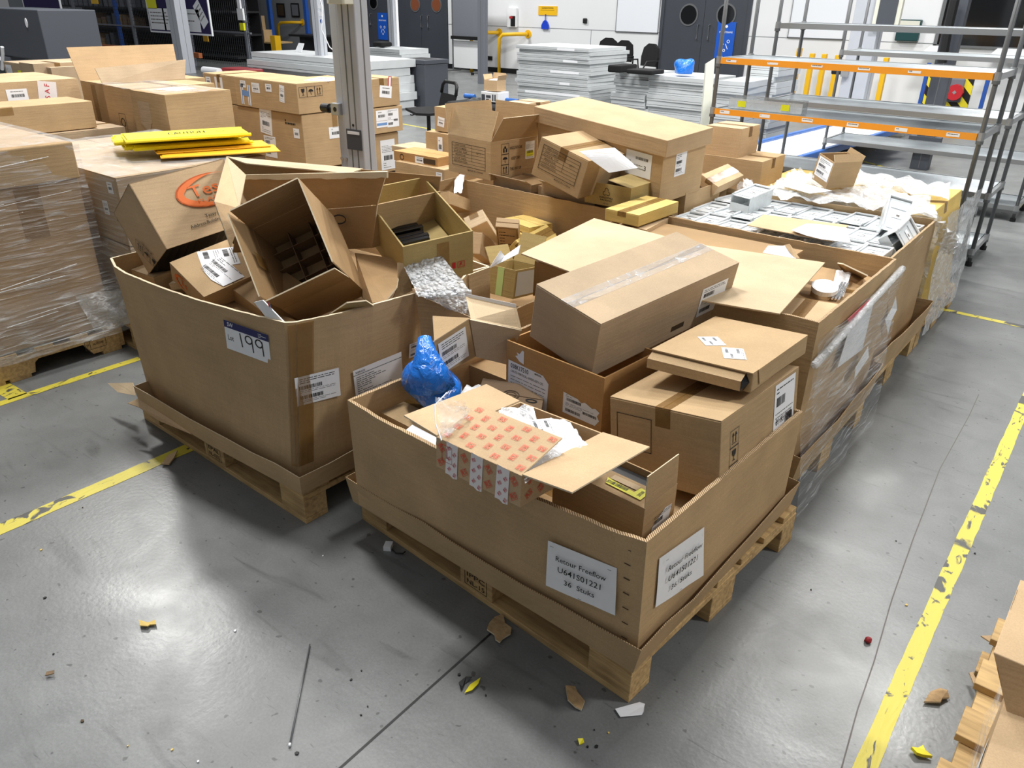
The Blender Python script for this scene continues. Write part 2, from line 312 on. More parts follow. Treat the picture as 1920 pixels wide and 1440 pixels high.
def text_mesh(s):
    if s in _tc: return _tc[s]
    c = bpy.data.curves.new('t', 'FONT'); c.offset = 0.008; c.body = s; c.size = 1; c.align_x = 'CENTER'; c.align_y = 'CENTER'; c.resolution_u = 2
    o = bpy.data.objects.new('t', c); COL.objects.link(o); bpy.context.view_layer.update()
    me = bpy.data.meshes.new_from_object(o.evaluated_get(bpy.context.evaluated_depsgraph_get()))
    r = ([v.co.copy() for v in me.vertices], [tuple(p.vertices) for p in me.polygons])
    xs = [p.x for p in r[0]] or [0]
    bpy.data.objects.remove(o, do_unlink=True); bpy.data.curves.remove(c); bpy.data.meshes.remove(me)
    _tc[s] = (r[0], r[1], max(xs)-min(xs)); return _tc[s]
class Decal:
    """flat printed marks in a w x h rectangle, origin at its centre"""
    def __init__(s): s.mb = MB()
    def rect(s, x, y, w, h, mat, z=0.0, a=0):
        c, n = math.cos(a), math.sin(a); pts = [(-w/2,-h/2),(w/2,-h/2),(w/2,h/2),(-w/2,h/2)]
        s.mb.add([(x+p*c-q*n, y+p*n+q*c, z) for p, q in pts], [(0,1,2,3)], mat)
    def poly(s, pts, mat, z=0.0): s.mb.add([(p[0], p[1], z) for p in pts], [tuple(range(len(pts)))], mat)
    def text(s, t, x, y, size, mat='ink', z=0.0006, a=0, width=None, sx=1.0):
        vs, fs, tw = text_mesh(t)
        k = size
        if width and tw: sx = width/(tw*k)
        c, n = math.cos(a), math.sin(a)
        s.mb.add([(x+(p.x*k*sx)*c-(p.y*k)*n, y+(p.x*k*sx)*n+(p.y*k)*c, z) for p in vs], fs, mat)
    def ring(s, x, y, r, w, mat, z=0.0006, a0=0, a1=6.283, ry=None, seg=30, taper=False):
        ry = ry or r; P1 = []; P2 = []
        for i in range(seg+1):
            t = a0+(a1-a0)*i/seg; ww = w*(math.sin(math.pi*i/seg) if taper else 1)+1e-5
            P1.append((x+math.cos(t)*r, y+math.sin(t)*ry, z)); P2.append((x+math.cos(t)*(r-ww), y+math.sin(t)*(ry-ww), z))
        n = seg+1; s.mb.add(P1+P2, [(i, i+1, n+i+1, n+i) for i in range(seg)], mat)
    def frame(s, x, y, w, h, t, mat, z=0.0006):
        s.rect(x, y+h/2-t/2, w, t, mat, z); s.rect(x, y-h/2+t/2, w, t, mat, z); s.rect(x-w/2+t/2, y, t, h, mat, z); s.rect(x+w/2-t/2, y, t, h, mat, z)
    def bars(s, x, y, w, h, seed=1, mat='ink', z=0.0006):
        R = random.Random(seed); p = -w/2
        while p < w/2:
            b = w*R.choice((0.012, 0.02, 0.03, 0.045))
            s.rect(x+p+b/2, y, b, h, mat, z); p += b+w*R.choice((0.012, 0.02, 0.03))
    def lines(s, x, y, w, n, dy, t, seed=1, mat='ink_grey', z=0.0006):
        R = random.Random(seed)
        for i in range(n):
            p = -w/2
            while p < w/2*0.9:
                q = w*R.uniform(0.05, 0.2); q = min(q, w/2-p); s.rect(x+p+q/2, y-i*dy, q, t, mat, z); p += q+w*0.03
                if R.random() < 0.12: break
    def build(s, name, parent, M, label=None, lift=0.0012):
        M = M @ Matrix.Translation((0, 0, lift)); s.mb.v = [M @ p for p in s.mb.v]
        o = s.mb.build(name, parent)
        if label: o['label'] = label
        return o
def paper(w, h, mat='paper', pts=None, z=0.0):
    d = Decal()
    if pts: d.poly([(p[0]*w, p[1]*h) for p in pts], mat, z)
    else: d.rect(0, 0, w, h, mat, z)
    return d
def ship(w, h, seed=1, pts=None, bars=2, mat='paper', style=0):
    """a shipping label: paper with text lines and barcodes"""
    d = paper(w, h, mat, pts); R = random.Random(seed)
    if style == 0:
        d.lines(0, h*0.40, w*0.8, 3, h*0.07, h*0.022, seed, 'ink')
        for i in range(bars):
            y = h*0.10-i*h*0.34; d.bars(-w*0.16, y, w*0.52, h*0.13, seed*7+i); d.lines(0, y-h*0.11, w*0.8, 2, h*0.055, h*0.014, seed+i)
    elif style == 1:
        d.lines(0, h*0.3, w*0.84, 5, h*0.05, h*0.014, seed); d.bars(0, -h*0.1, w*0.6, h*0.16, seed); d.lines(0, -h*0.28, w*0.7, 3, h*0.07, h*0.016, seed+2)
    elif style == 2:
        d.text('', 0, 0, 0.01); d.bars(-w*0.2, h*0.22, w*0.4, h*0.14, seed); d.bars(w*0.24, -h*0.12, w*0.36, h*0.12, seed+4); d.bars(-w*0.22, -h*0.3, w*0.4, h*0.14, seed+9)
        d.lines(0, h*0.42, w*0.85, 2, h*0.06, h*0.018, seed, 'ink'); d.lines(0, h*0.04, w*0.85, 3, h*0.06, h*0.014, seed+3)
    else:
        d.bars(0, -h*0.05, w*0.6, h*0.26, seed); d.lines(0, h*0.3, w*0.6, 1, h*0.1, h*0.06, seed)
    return d
FACE = {'-y': ((1,0,0),(0,0,1),(0,-1,0)), '+x': ((0,1,0),(0,0,1),(1,0,0)), '+z': ((1,0,0),(0,1,0),(0,0,1)), '-x': ((0,-1,0),(0,0,1),(-1,0,0)),
        '+y': ((-1,0,0),(0,0,1),(0,1,0)), '-z': ((1,0,0),(0,-1,0),(0,0,-1))}
def face_m(dims, face, fu, fv, ang=0):
    """frame on a box face; fu, fv run 0..1 from its lower left corner seen from outside"""
    u, v, n = [Vector(a) for a in FACE[face]]; D = Vector(dims)
    uu = abs(u.dot(D)); vv = abs(v.dot(D)); nn = abs(n.dot(D))
    o = n*nn/2 + u*(fu-0.5)*uu + v*(fv-0.5)*vv
    a = math.radians(ang); return frame(o, u*math.cos(a)+v*math.sin(a), -u*math.sin(a)+v*math.cos(a), n)
TH = 0.004
def carton(name, label, pose, mat='kraft', open_=False, flaps=None, seam='x', tape=True, group=None, cat='box', edge=None, floor=True, wall=TH, bevel=0.003, skip=(), gap=0.004):
    """closed or open carton; pose = centre, rotation in degrees, size. flaps: {side: (length, angle)}; 0 = straight up, 90 = level outward, -90 = closed"""
    c, r, D = pose; t = thing(name, label, cat, c, r, group); w, d, h = D; mb = MB()
    if not open_:
        mb.box((-w/2,-d/2,-h/2), (w/2,d/2,h/2-0.003), mat); mb.build('carton_body', t, bevel=bevel)
        if seam in ('x', 'y'):
            for s in (-1, 1):
                f = MB()
                if seam == 'x': f.box((-w/2+0.001, s*gap/2 if s > 0 else -d/2, h/2-0.0028), (w/2-0.001, d/2 if s > 0 else -gap/2, h/2), mat)
                else: f.box((s*gap/2 if s > 0 else -w/2, -d/2+0.001, h/2-0.0028), (w/2 if s > 0 else -gap/2, d/2-0.001, h/2), mat)
                f.build('flap', t, bevel=0.001)
            if tape:
                f = MB(); tw = 0.024; k = min(0.06, h*0.4); e = 0.0008
                if seam == 'x':
                    f.box((-w/2-e, -tw, h/2), (w/2+e, tw, h/2+e), 'brown_tape'); f.box((w/2, -tw, h/2-k), (w/2+e, tw, h/2), 'brown_tape'); f.box((-w/2-e, -tw, h/2-k), (-w/2, tw, h/2), 'brown_tape')
                else:
                    f.box((-tw, -d/2-e, h/2), (tw, d/2+e, h/2+e), 'brown_tape'); f.box((-tw, -d/2-e, h/2-k), (tw, -d/2, h/2), 'brown_tape')
                f.build('packing_tape', t)
        return t
    W = wall; e = edge or mat
    def wl(lo, hi):
        mb.box(lo, hi, mat)
    if 'x0' not in skip: wl((-w/2,-d/2,-h/2), (-w/2+W,d/2,h/2))
    if 'x1' not in skip: wl((w/2-W,-d/2,-h/2), (w/2,d/2,h/2))
    if 'y0' not in skip: wl((-w/2+W,-d/2,-h/2), (w/2-W,-d/2+W,h/2))
    if 'y1' not in skip: wl((-w/2+W,d/2-W,-h/2), (w/2-W,d/2,h/2))
    if floor: mb.box((-w/2+W,-d/2+W,-h/2), (w/2-W,d/2-W,-h/2+W), mat)
    mb.build('carton_body', t)
    for side, fl in (flaps or {}).items():
        L, a = fl[0], math.radians(fl[1]); skew = fl[2] if len(fl) > 2 else 0.0
        ax = {'x0': (Vector((-w/2,0,h/2)), Vector((0,-1,0)), Vector((-1,0,0)), d), 'x1': (Vector((w/2,0,h/2)), Vector((0,1,0)), Vector((1,0,0)), d),
              'y0': (Vector((0,-d/2,h/2)), Vector((1,0,0)), Vector((0,-1,0)), w), 'y1': (Vector((0,d/2,h/2)), Vector((-1,0,0)), Vector((0,1,0)), w)}[side]
        o, al, out, ln = ax; up = Vector((0,0,1)); dr = up*math.cos(a)+out*math.sin(a); o = o+dr*0.001
        p = [o-al*(ln/2-0.002), o+al*(ln/2-0.002), o+al*(ln/2-0.004+skew)+dr*L, o-al*(ln/2-0.004-skew)+dr*L]
        f = MB(); f.sheet(p, W*0.8, mat, edge=e); f.build('flap', t)
    return t
def stick(t, pose, face, fu, fv, dec, ang=0, name='shipping_label', label=None, lift=0.0014):
    return dec.build(name, t, face_m(pose[2], face, fu, fv, ang), label, lift)
def crumple(name, parent, pts, mat, n=14, amp=0.012, seed=1, th=0.0, world=True, sag=0.0, fold=3.0):
    """wrinkled film spanned over a quad of four points (a b c d)"""
    a, b, c, d = [Vector(p) for p in pts]; R = random.Random(seed); ph = [(R.uniform(2, 9)*fold/3, R.uniform(2, 9)*fold/3, R.uniform(0, 6)) for _ in range(7)]
    nr = (b-a).cross(d-a).normalized(); vs = []
    for j in range(n+1):
        for i in range(n+1):
            s, t = i/n, j/n; p = (a*(1-s)+b*s)*(1-t)+(d*(1-s)+c*s)*t
            w = sum(math.sin(x*s*2+y*t*2+z) for x, y, z in ph)/7*amp*1.8+R.uniform(-1, 1)*amp*0.45
            vs.append(p+nr*w-Vector((0,0,1))*sag*math.sin(math.pi*s)*math.sin(math.pi*t))
    mb = MB(); mb.add(vs, [(j*(n+1)+i, j*(n+1)+i+1, (j+1)*(n+1)+i+1, (j+1)*(n+1)+i) for j in range(n) for i in range(n)], mat)
    o = mb.build(name, parent, world=world, smooth=True)
    if th:
        md = o.modifiers.new('solid', 'SOLIDIFY'); md.thickness = th
    return o
def blob(name, parent, c, r, mat, seed=1, amp=0.2, seg=20, world=True, pinch=None):
    """lumpy closed bag"""
    R = random.Random(seed); ph = [(R.uniform(-4, 4), R.uniform(-4, 4), R.uniform(-4, 4), R.uniform(0, 6)) for _ in range(9)]
    bm = bmesh.new(); bmesh.ops.create_icosphere(bm, subdivisions=4, radius=1)
    for v in bm.verts:
        p = v.co.copy(); k = 1+amp*sum(math.sin(a*p.x+b*p.y+q*p.z+w) for a, b, q, w in ph)/5
        p = p*k
        if p.z < -0.55: p.z = -0.55+(p.z+0.55)*0.15
        if pinch and p.z > 0.2: s = max(0.28, 1-(p.z-0.2)*pinch); p.x *= s; p.y *= s
        v.co = Vector((p.x*r[0], p.y*r[1], p.z*r[2]))
    mb = MB(); bm.verts.ensure_lookup_table(); mb.add([Vector(c)+v.co for v in bm.verts], [tuple(x.index for x in f.verts) for f in bm.faces], mat); bm.free()
    return mb.build(name, parent, world=world, smooth=True)
def pallet(name, label, loc, yaw, w=1.2, d=1.0, group='wooden pallets under the loads', mat='pallet_wood', boards=7, cat='pallet', stamp=False):
    """block pallet: deck boards along x, origin at the floor centre"""
    t = thing(name, label, cat, loc, (0, 0, yaw), group)
    mb = MB(); bw = 0.1 if boards > 5 else 0.12; R = random.Random(len(label))
    for i in range(boards):
        y = -d/2+bw/2+(d-bw)*i/(boards-1); mb.box((-w/2+R.uniform(0,.008), y-bw/2, 0.122), (w/2-R.uniform(0,.008), y+bw/2, 0.144), mat)
    mb.build('deck', t, bevel=0.002)
    mb = MB()
    for x in (-w/2+0.0725, 0, w/2-0.0725): mb.box((x-0.0725, -d/2, 0.1), (x+0.0725, d/2, 0.122), mat)
    mb.build('cross_boards', t, bevel=0.002)
    for x in (-w/2+0.0725, 0, w/2-0.0725):
        for y, b in ((-d/2+0.05, 0.05), (0, 0.0725), (d/2-0.05, 0.05)):
            mb = MB(); mb.box((x-0.0725, y-b, 0.022), (x+0.0725, y+b, 0.1), mat); mb.build('block', t, bevel=0.003)
    for y, b in ((-d/2+0.05, 0.05), (0, 0.0725), (d/2-0.05, 0.05)):
        mb = MB(); mb.box((-w/2, y-b, 0), (w/2, y+b, 0.022), mat); mb.build('bottom_board', t, bevel=0.002)
    if stamp:
        dc = Decal(); dc.frame(0, 0, 0.1, 0.06, 0.002, 'ink_brown'); dc.text(stamp[0], 0, 0.014, 0.026, 'ink_brown', width=0.08); dc.text(stamp[1], 0, -0.014, 0.026, 'ink_brown', width=0.08)
        dc.build('stamp', t, frame((0, -d/2, 0.064), (1,0,0), (0,0,1), (0,-1,0)), lift=0.001)
    return t
def loft_wall(name, parent, bot, top, th, mat, edge, closed=True, jag=0.0, seed=1, inside=None):
    """cardboard wall through matching bottom and top points, thickness inward; worn rim"""
    R = random.Random(seed); B = []; T = []; n0 = len(bot)
    rng = range(n0) if closed else range(n0-1)
    for i in rng:
        j = (i+1) % n0; a, b = Vector(bot[i]), Vector(bot[j]); c, d = Vector(top[i]), Vector(top[j]); k = max(2, int((d-c).length/0.025)) if jag else max(1, int((d-c).length/0.12))
        for q in range(k):
            s = q/k; B.append(a.lerp(b, s)); T.append(c.lerp(d, s)+Vector((0, 0, R.uniform(-jag, jag)*(0 if q == 0 else 1))))
    if not closed: B.append(Vector(bot[-1])); T.append(Vector(top[-1]))
    n = len(B); cen = inside or sum(B, Vector())/n
    def inn(P):
        out = []
        for i in range(n):
            a = P[i-1] if (closed or i) else P[i]; b = P[(i+1) % n] if (closed or i < n-1) else P[i]
            t = (b-a); t.z = 0; t.normalize(); q = Vector((-t.y, t.x, 0))
            if q.dot(Vector((cen.x-P[i].x, cen.y-P[i].y, 0))) < 0: q = -q
            out.append(P[i]+q*th)
        return out
    Bi, Ti = inn(B), inn(T); mb = MB(); V = B+T+Bi+Ti; m = n if closed else n-1
    F = []; E = []
    for i in range(m):
        j = (i+1) % n; F += [(i, j, n+j, n+i), (2*n+j, 2*n+i, 3*n+i, 3*n+j), (i, 2*n+i, 2*n+j, j)]; E.append((n+i, n+j, 3*n+j, 3*n+i))
    if not closed: F += [(0, n, 3*n, 2*n), (n-1, 2*n-1, 4*n-1, 3*n-1)]
    mb.add(V, F, mat); k = mb.slot(edge); 
    for f in E: mb.f.append(list(f)); mb.m.append(k)
    return mb.build(name, parent, world=True)
def rs_logo(d, x, y, s, ang, mat='ink_red', z=0.0006, ink='kraft_pale'):
    c, n = math.cos(ang), math.sin(ang)
    for k in (-1, 1):
        d.rect(x-n*k*s*0.44, y+c*k*s*0.44, s*1.2, s*0.05, mat, z, ang); d.rect(x+c*k*s*0.575, y+n*k*s*0.575, s*0.05, s*0.88, mat, z, ang)
    d.text('RS', x, y, s*0.95, mat, z+0.0005, ang, width=s*0.95)
# ================================================================== SETTING
mb = MB(); mb.box((-45, -6, -0.1), (12, 17.3, 0), 'concrete_floor'); structure(mb.build('floor'))
WY = 17.16
mb = MB(); mb.box((-16.0, WY, 0), (6, WY+0.25, 4.2), 'wall_white')
structure(mb.build('wall_back'))
mb = MB(); mb.box((-45, WY, 0), (-19.3, WY+0.25, 4.2), 'wall_dim_and_joint'); structure(mb.build('wall_back_left'))  # unlit left part of the wall: its dimness is put into the grey colour
mb = MB(); mb.box((-19.3, WY+0.01, 0), (-16.0, WY+0.25, 4.2), 'wall_dim_and_joint'); structure(mb.build('wall_back_doors'))  # same grey, dimness painted in, around the left doors
mb = MB()
mb.box((-16.0, WY-0.006, 1.125), (6, WY, 1.135), 'wall_dim_and_joint')
for x in (-11.3,): mb.box((x, WY-0.005, 0.1), (x+0.01, WY, 1.125), 'wall_dim_and_joint')
structure(mb.build('trim_1'))
mb = MB(); mb.box((-16.0, WY-0.02, 0), (-9.6, WY, 0.12), 'black'); structure(mb.build('baseboard_back'))
def door(n, x0, x1, wins, handles, glass, sign=None, zt=2.6):
    root = bpy.data.objects.new('door_%d' % n, None); COL.objects.link(root); root.location = ((x0+x1)/2, WY-0.03, 0); root['kind'] = 'structure'
    M = mw(root).inverted(); c = root.location
    mb = MB(); hw = (x1-x0)/2
    mb.box((-hw, -0.02, 0), (-hw+0.08, 0.06, zt), 'door_grey'); mb.box((hw-0.08, -0.02, 0), (hw, 0.06, zt), 'door_grey'); mb.box((-hw, -0.02, zt-0.08), (hw, 0.06, zt), 'door_grey')
    mb.build('door_frame', root)
    for s in (-1, 1):
        mb = MB(); mb.box((0.004 if s > 0 else -hw+0.08, 0, 0.02), (hw-0.08 if s > 0 else -0.004, 0.03, zt-0.08), 'door_grey'); leaf = mb.build('door_leaf', root)
    for wx, wz, r in wins:
        mb = MB(); mb.disc((wx-c.x, -0.012, wz), (0, -1, 0), r+0.035, 0.012, 'steel_dark'); w = mb.build('window_ring', root)
        mb = MB(); mb.disc((wx-c.x, -0.018, wz), (0, -1, 0), r, 0.006, glass); mb.build('glass', root)
    for hx in handles:
        mb = MB(); mb.tube([(hx-c.x, 0, 1.02), (hx-c.x, -0.05, 1.03), (hx-c.x, -0.05, 1.32), (hx-c.x, 0, 1.33)], 0.013, 'chrome'); mb.build('door_handle', root)
    mb = MB(); mb.box((-hw+0.1, -0.003, 0.02), (hw-0.1, 0, 0.25), 'cabinet_grey'); mb.build('kick_plate', root)
    return root
door(1, -18.03, -16.02, [(-17.23, 1.60, 0.16), (-16.4, 1.60, 0.16)], [-16.98, -16.72], 'brown_glass')
d2 = door(2, -20.3, -18.15, [(-18.95, 1.62, 0.15), (-19.9, 1.62, 0.15)], [-19.3, -19.1], 'dark_glass')
d3 = door(3, -9.42, -7.30, [(-8.73, 1.51, 0.19), (-7.85, 1.53, 0.19)], [-8.47, -8.20], 'dark_glass')
def safety_sign(x, z, w, h, label):
    d = Decal(); d.rect(0, 0, w, h, 'sign_blue'); d.ring(0, h*0.38, 0.03, 0.03, 'paper', seg=14); d.text('PEDESTRIANS', 0, h*0.22, 0.05, 'paper', width=w*0.72)
    for a in ((-1, 1), (1, 1)): 
        d.ring(-0.08*a[0], -0.02, 0.035, 0.012, 'paper', seg=14); d.rect(-0.05*a[0], -0.12, 0.014, 0.12, 'paper', 0.0006, -0.5*a[0])
    d.ring(0, -0.2, 0.03, 0.012, 'paper', seg=14)
    tag(d.build('safety_sign', None, frame((x, WY-0.045, z), (1,0,0), (0,0,1), (0,-1,0))), label, 'sign')
safety_sign(-18.6, 1.0, 0.42, 0.72, 'blue safety sign with white figure on the far left grey doors')
safety_sign(-7.80, 1.03, 0.42, 0.72, 'blue safety sign with white figure on the right grey doors')
# dark window at the right end of the back wall, with the white sill boards below
mb = MB(); mb.box((-3.62, WY-0.03, 1.12), (2.2, WY-0.005, 3.2), 'dark_glass'); w1 = structure(mb.build('window_1'))
mb = MB(); mb.box((-3.66, WY-0.05, 1.08), (2.3, WY, 1.12), 'steel_dark'); mb.box((-3.66, WY-0.05, 1.1), (-3.6, WY, 3.2), 'steel_dark'); mb.box((-2.1, WY-0.05, 1.1), (-2.04, WY, 3.2), 'steel_dark'); mb.build('window_frame', w1)
for x0, x1 in ((-3.75, -3.2), (-2.65, -1.55)):
    mb = MB(); mb.sheet([(x0, WY-0.42, 0.98), (x1, WY-0.42, 0.98), (x1-0.05, WY-0.06, 1.1), (x0+0.06, WY-0.06, 1.1)], 0.03, 'white_plastic')
    tag(mb.build('sloping_shelf'), 'white sloping ledge board under the dark window, %s one' % ('left' if x0 < -3 else 'right'), 'ledge', 'white ledge boards under the dark window')
# floor markings
def tape(name, pts, w, label, group=None):
    P = [Vector((p[0], p[1], 0)) for p in pts]; mb = MB(); L = []; Rr = []; R = random.Random(len(label))
    for i in range(len(P)-1):
        a, b = P[i], P[i+1]; n = max(2, int((b-a).length/0.06)); t = (b-a).normalized(); s = Vector((-t.y, t.x, 0))
        for k in range(n+1):
            p = a.lerp(b, k/n); L.append(p+s*(w/2+R.uniform(-.002, .002))); Rr.append(p-s*(w/2+R.uniform(-.002, .002)))
    n = len(L); V = [q+Vector((0,0,0.0012)) for q in L+Rr]
    mb.add(V, [(i, n+i, n+i+1, i+1) for i in range(n-1)], 'worn_yellow_tape')
    return tag(mb.build(name), label, 'floor tape', group)
tape('yellow_tape', [(-0.103, 1.2), (-0.103, 4.6)], 0.052, 'wide worn yellow floor tape running along the aisle on the right')
tape('yellow_tape', [PZ(-60, 1019), PZ(372, 832)], 0.07, 'worn yellow floor tape across the grey floor in the left foreground')
tape('yellow_tape', [PZ(-40, 770), PZ(262, 672)], 0.05, 'scuffed yellow floor tape between the wrapped pallet and the lot box')
tape('yellow_tape', [PZ(-30, 706), PZ(34, 744)], 0.085, 'short wide yellow tape corner beside the wrapped pallet')
tape('yellow_tape', [PZ(1738, 574), PZ(1990, 628)], 0.05, 'thin yellow floor tape beyond the pallets, right of the film wrapped load')
tape('yellow_tape', [PZ(1560, 287), PZ(1990, 402)], 0.05, 'pale yellow floor tape under the metal racks')
tape('yellow_tape', [PZ(720, 226), PZ(860, 252)], 0.05, 'faint yellow floor tape behind the low black chair')
# saw-cut joint in the floor
mb = MB(); a, b = PZ(600, 1474), PZ(925, 1184); t = (b-a).normalized(); s = Vector((-t.y, t.x, 0))*0.0035
mb.add([a-s+Vector((0,0,.001)), a+s+Vector((0,0,.001)), b+s+Vector((0,0,.001)), b-s+Vector((0,0,.001))], [(0,1,2,3)], 'ink'); structure(mb.build('trim_2'))
mb = MB(); pts = [PZ(1835, 740), PZ(1817, 780), PZ(1762, 880), PZ(1711, 1014), PZ(1672, 1125), PZ(1638, 1243), PZ(1608, 1330), PZ(1578, 1440)]
for a, b in zip(pts, pts[1:]):
    t = (b-a).normalized(); s = Vector((-t.y, t.x, 0))*0.0018; up = Vector((0,0,.0009)); mb.add([a-s+up, a+s+up, b+s+up, b-s+up], [(0,1,2,3)], 'ink_grey')
structure(mb.build('trim_3'))
# ================================================================== FRONT PALLET BOX (G1)
def Rz(v, a): a = math.radians(a); return Vector((v[0]*math.cos(a)-v[1]*math.sin(a), v[0]*math.sin(a)+v[1]*math.cos(a), v[2] if len(v) > 2 else 0))
PG = 'wooden pallets under the cardboard pallet boxes'
pallet('pallet', 'wooden block pallet under the low front pallet box with two paper notices', (-1.23, 1.935, 0), -4.5, 1.2, 1.0, PG, boards=7, stamp=('IPPC', 'NL-15'))
def gaylord(name, label, rim, base, th, loc, mat='kraft', edge='flute_edge', jag=0.0015, seed=1, lip=None, group='tall cardboard pallet boxes', liplen=0.1, flare=0.02, lipmat=None):
    t = thing(name, label, 'pallet box', loc, (0,0,0), group)
    loft_wall('box_wall', t, base, rim, th, mat, edge, True, jag, seed)
    cen = sum(base, Vector())/len(base)
    mb = MB(); mb.sheet([Vector((p.x+(cen.x-p.x)*0.01, p.y+(cen.y-p.y)*0.01, 0.152)) for p in lip or base], 0.006, mat, nrm=Vector((0,0,1))); mb.build('box_floor', t, world=True)
    if lip:
        R = random.Random(seed+5); top = []; bot = []
        n = len(lip)
        for i in range(n):
            a, b = lip[i], lip[(i+1) % n]; k = max(1, int((b-a).length/0.12))
            for q in range(k):
                p = a.lerp(b, q/k); o = (p-cen); o.z = 0; o.normalize(); bot.append(Vector((p.x, p.y, 0.147))); top.append(Vector((p.x, p.y, 0.147+liplen+R.uniform(-.006, .006)))+o*(flare+R.uniform(-.004, .006)*(0 if q == 0 else 1)))
        loft_wall('tray_lip', t, bot, top, 0.004, lipmat or mat, edge, True, 0, seed)
    return t
Z1 = 0.56
n1, l1, r1 = PZ(1213, 1017, Z1), PZ(651, 750, Z1), PZ(1506, 771, Z1); f1 = l1+r1-n1
rim1 = [l1, PZ(717, 790, Z1), PZ(820, 842, Z1), PZ(1007, 937, Z1), PZ(1160, 1001, Z1), n1, r1, f1]
b_n = PZ(1192, 1250, 0.16); dn = Vector((n1.x-b_n.x, n1.y-b_n.y, 0))
def bt(p, z=0.158): return Vector((p.x, p.y, z))-dn*0.5
base1 = [bt(l1)+Vector((0.01,0,0)), bt(l1.lerp(n1, .12)), bt(l1.lerp(n1, .3)), bt(l1.lerp(n1, .64)), bt(l1.lerp(n1, .91)), Vector((b_n.x, b_n.y, 0.158)), bt(r1)-Vector((0.01,0.0,0)), bt(f1)]
cor1 = [Vector((-1.84, 1.44, 0)), Vector((b_n.x+0.0, b_n.y-0.012, 0)), Vector((-0.60, 2.32, 0)), Vector((-1.78, 2.38, 0))]
cor1[0] = PZ(662, 940, 0.147); cor1[2] = PZ(1481, 948, 0.147); cor1[3] = cor1[0]+cor1[2]-cor1[1]
g1 = gaylord('pallet_box', 'low open cardboard pallet box at the front with two stapled paper notices', rim1, base1, 0.013, (-1.2, 1.9, 0.15), seed=3, lip=cor1, liplen=0.10, flare=0.022)
# paper notices, with staples
def notice(p, face_pts, bow=0.002):
    a, b, c, d = face_pts      # top left, top right, bottom right, bottom left
    nr = (b-a).cross(d-a).normalized();
    if nr.dot(CAM-a) < 0: nr = -nr
    mb = MB(); n = 10; V = []
    for j in range(n+1):
        for i in range(n+1):
            s, t = i/n, j/n; q = (a*(1-s)+b*s)*(1-t)+(d*(1-s)+c*s)*t; V.append(q+nr*(0.004+bow*abs(math.sin(s*5+t*3))*t*(1-s*0.3)))
    mb.add(V, [(j*(n+1)+i, j*(n+1)+i+1, (j+1)*(n+1)+i+1, (j+1)*(n+1)+i) for j in range(n) for i in range(n)], 'paper')
    o = mb.build('paper_notice', p, world=True, smooth=True)
    w = ((b-a).length+(c-d).length)/2; h = (d-a).length; dc = Decal()
    dc.text('Retour Freeflow', 0, h*0.22, h*0.15, 'ink', width=w*0.72); dc.text('U641S01221', 0, 0.0, h*0.17, 'ink', width=w*0.62); dc.text('36  Stuks', 0, -h*0.23, h*0.15, 'ink', width=w*0.44)
    for sx, sy in ((-0.42, 0.44), (0.4, 0.44), (0.02, -0.44)): dc.rect(w*sx, h*sy, w*0.05, 0.0015, 'steel_dark', 0.0008)
    x = (b-a).normalized(); y = nr.cross(x); cc = (a+b+c+d)/4
    q = dc.build('printed_text', p, frame(cc, x, y, nr), lift=0.0105)
    q.data.transform(mw(p).inverted()); q.parent = o; 
    return o
def onplane(u, v, p0, nrm):
    d = ray(u, v); return CAM+d*((p0-CAM).dot(nrm)/d.dot(nrm))
pn = (n1-l1).cross(Vector((0,0,1))).normalized(); pr_ = (r1-n1).cross(Vector((0,0,1))).normalized()
midl = rim1[3].lerp(bt(l1.lerp(n1, .64)), 0.5)
notice(g1, [onplane(u, v, n1.lerp(b_n, .5), (n1-rim1[3]).cross(n1-b_n).normalized()) for u, v in ((1029, 1012), (1158, 1064), (1155, 1152), (1025, 1096))])
notice(g1, [onplane(u, v, n1.lerp(b_n, .5), (r1-n1).cross(n1-b_n).normalized()) for u, v in ((1234, 1046), (1318, 987), (1316, 1077), (1226, 1138))])
# row of staples by the near corner
nn = (n1-rim1[3]).cross(n1-b_n).normalized(); nn = nn if nn.dot(CAM-n1) > 0 else -nn
for i in range(7):
    p = onplane(1178+(-1.2*i), 1030+27.5*i, n1.lerp(b_n, .5), nn)+nn*0.002; tx = (n1-l1).normalized(); mb = MB(); mb.box((-0.009, -0.001, -0.0008), (0.009, 0.0012, 0.0008), 'ink_brown', frame(p, tx, nn.cross(tx), nn)); mb.build('staple', g1, world=True)
# big printed-and-taped open carton on the rim ----------------------------------
kc = 0.943
rsp = ((-1.090, 1.420, 0.636), (-4.0, -2.2, -3.0), (0.300, 0.339, 0.088))
t = carton('open_carton', 'open kraft carton with repeated red square logos, sitting on the front rim', rsp, 'kraft_tan', True,
           {'x0': (0.135, 84), 'x1': (0.150, 86), 'y0': (0.165, -74, 0.0)}, edge='kraft_torn', wall=0.005)
W_, D_, H_ = rsp[2]
fl = [o for o in COL.objects if o.parent == t and o.name.startswith('flap')][-1]
dc = Decal()
a = math.radians(-74); up = Vector((0,0,1)); out = Vector((0,-1,0)); dr = up*math.cos(a)+out*math.sin(a)
FM = frame(Vector((0, -D_/2, H_/2))+dr*0.001, (1,0,0), dr, Vector((1,0,0)).cross(dr))
k = 0
for j in range(4):
    for i in range(7):
        x = -W_/2+0.022+i*0.043; y = 0.02+j*0.042+(0.021 if i % 2 else 0)
        if y < 0.158: rs_logo(dc, x, y, 0.019, (0, math.pi/2, math.pi, -math.pi/2)[(i+2*j) % 4])
dc.build('printed_logos', fl, FM, lift=0.0012)
dc = Decal()
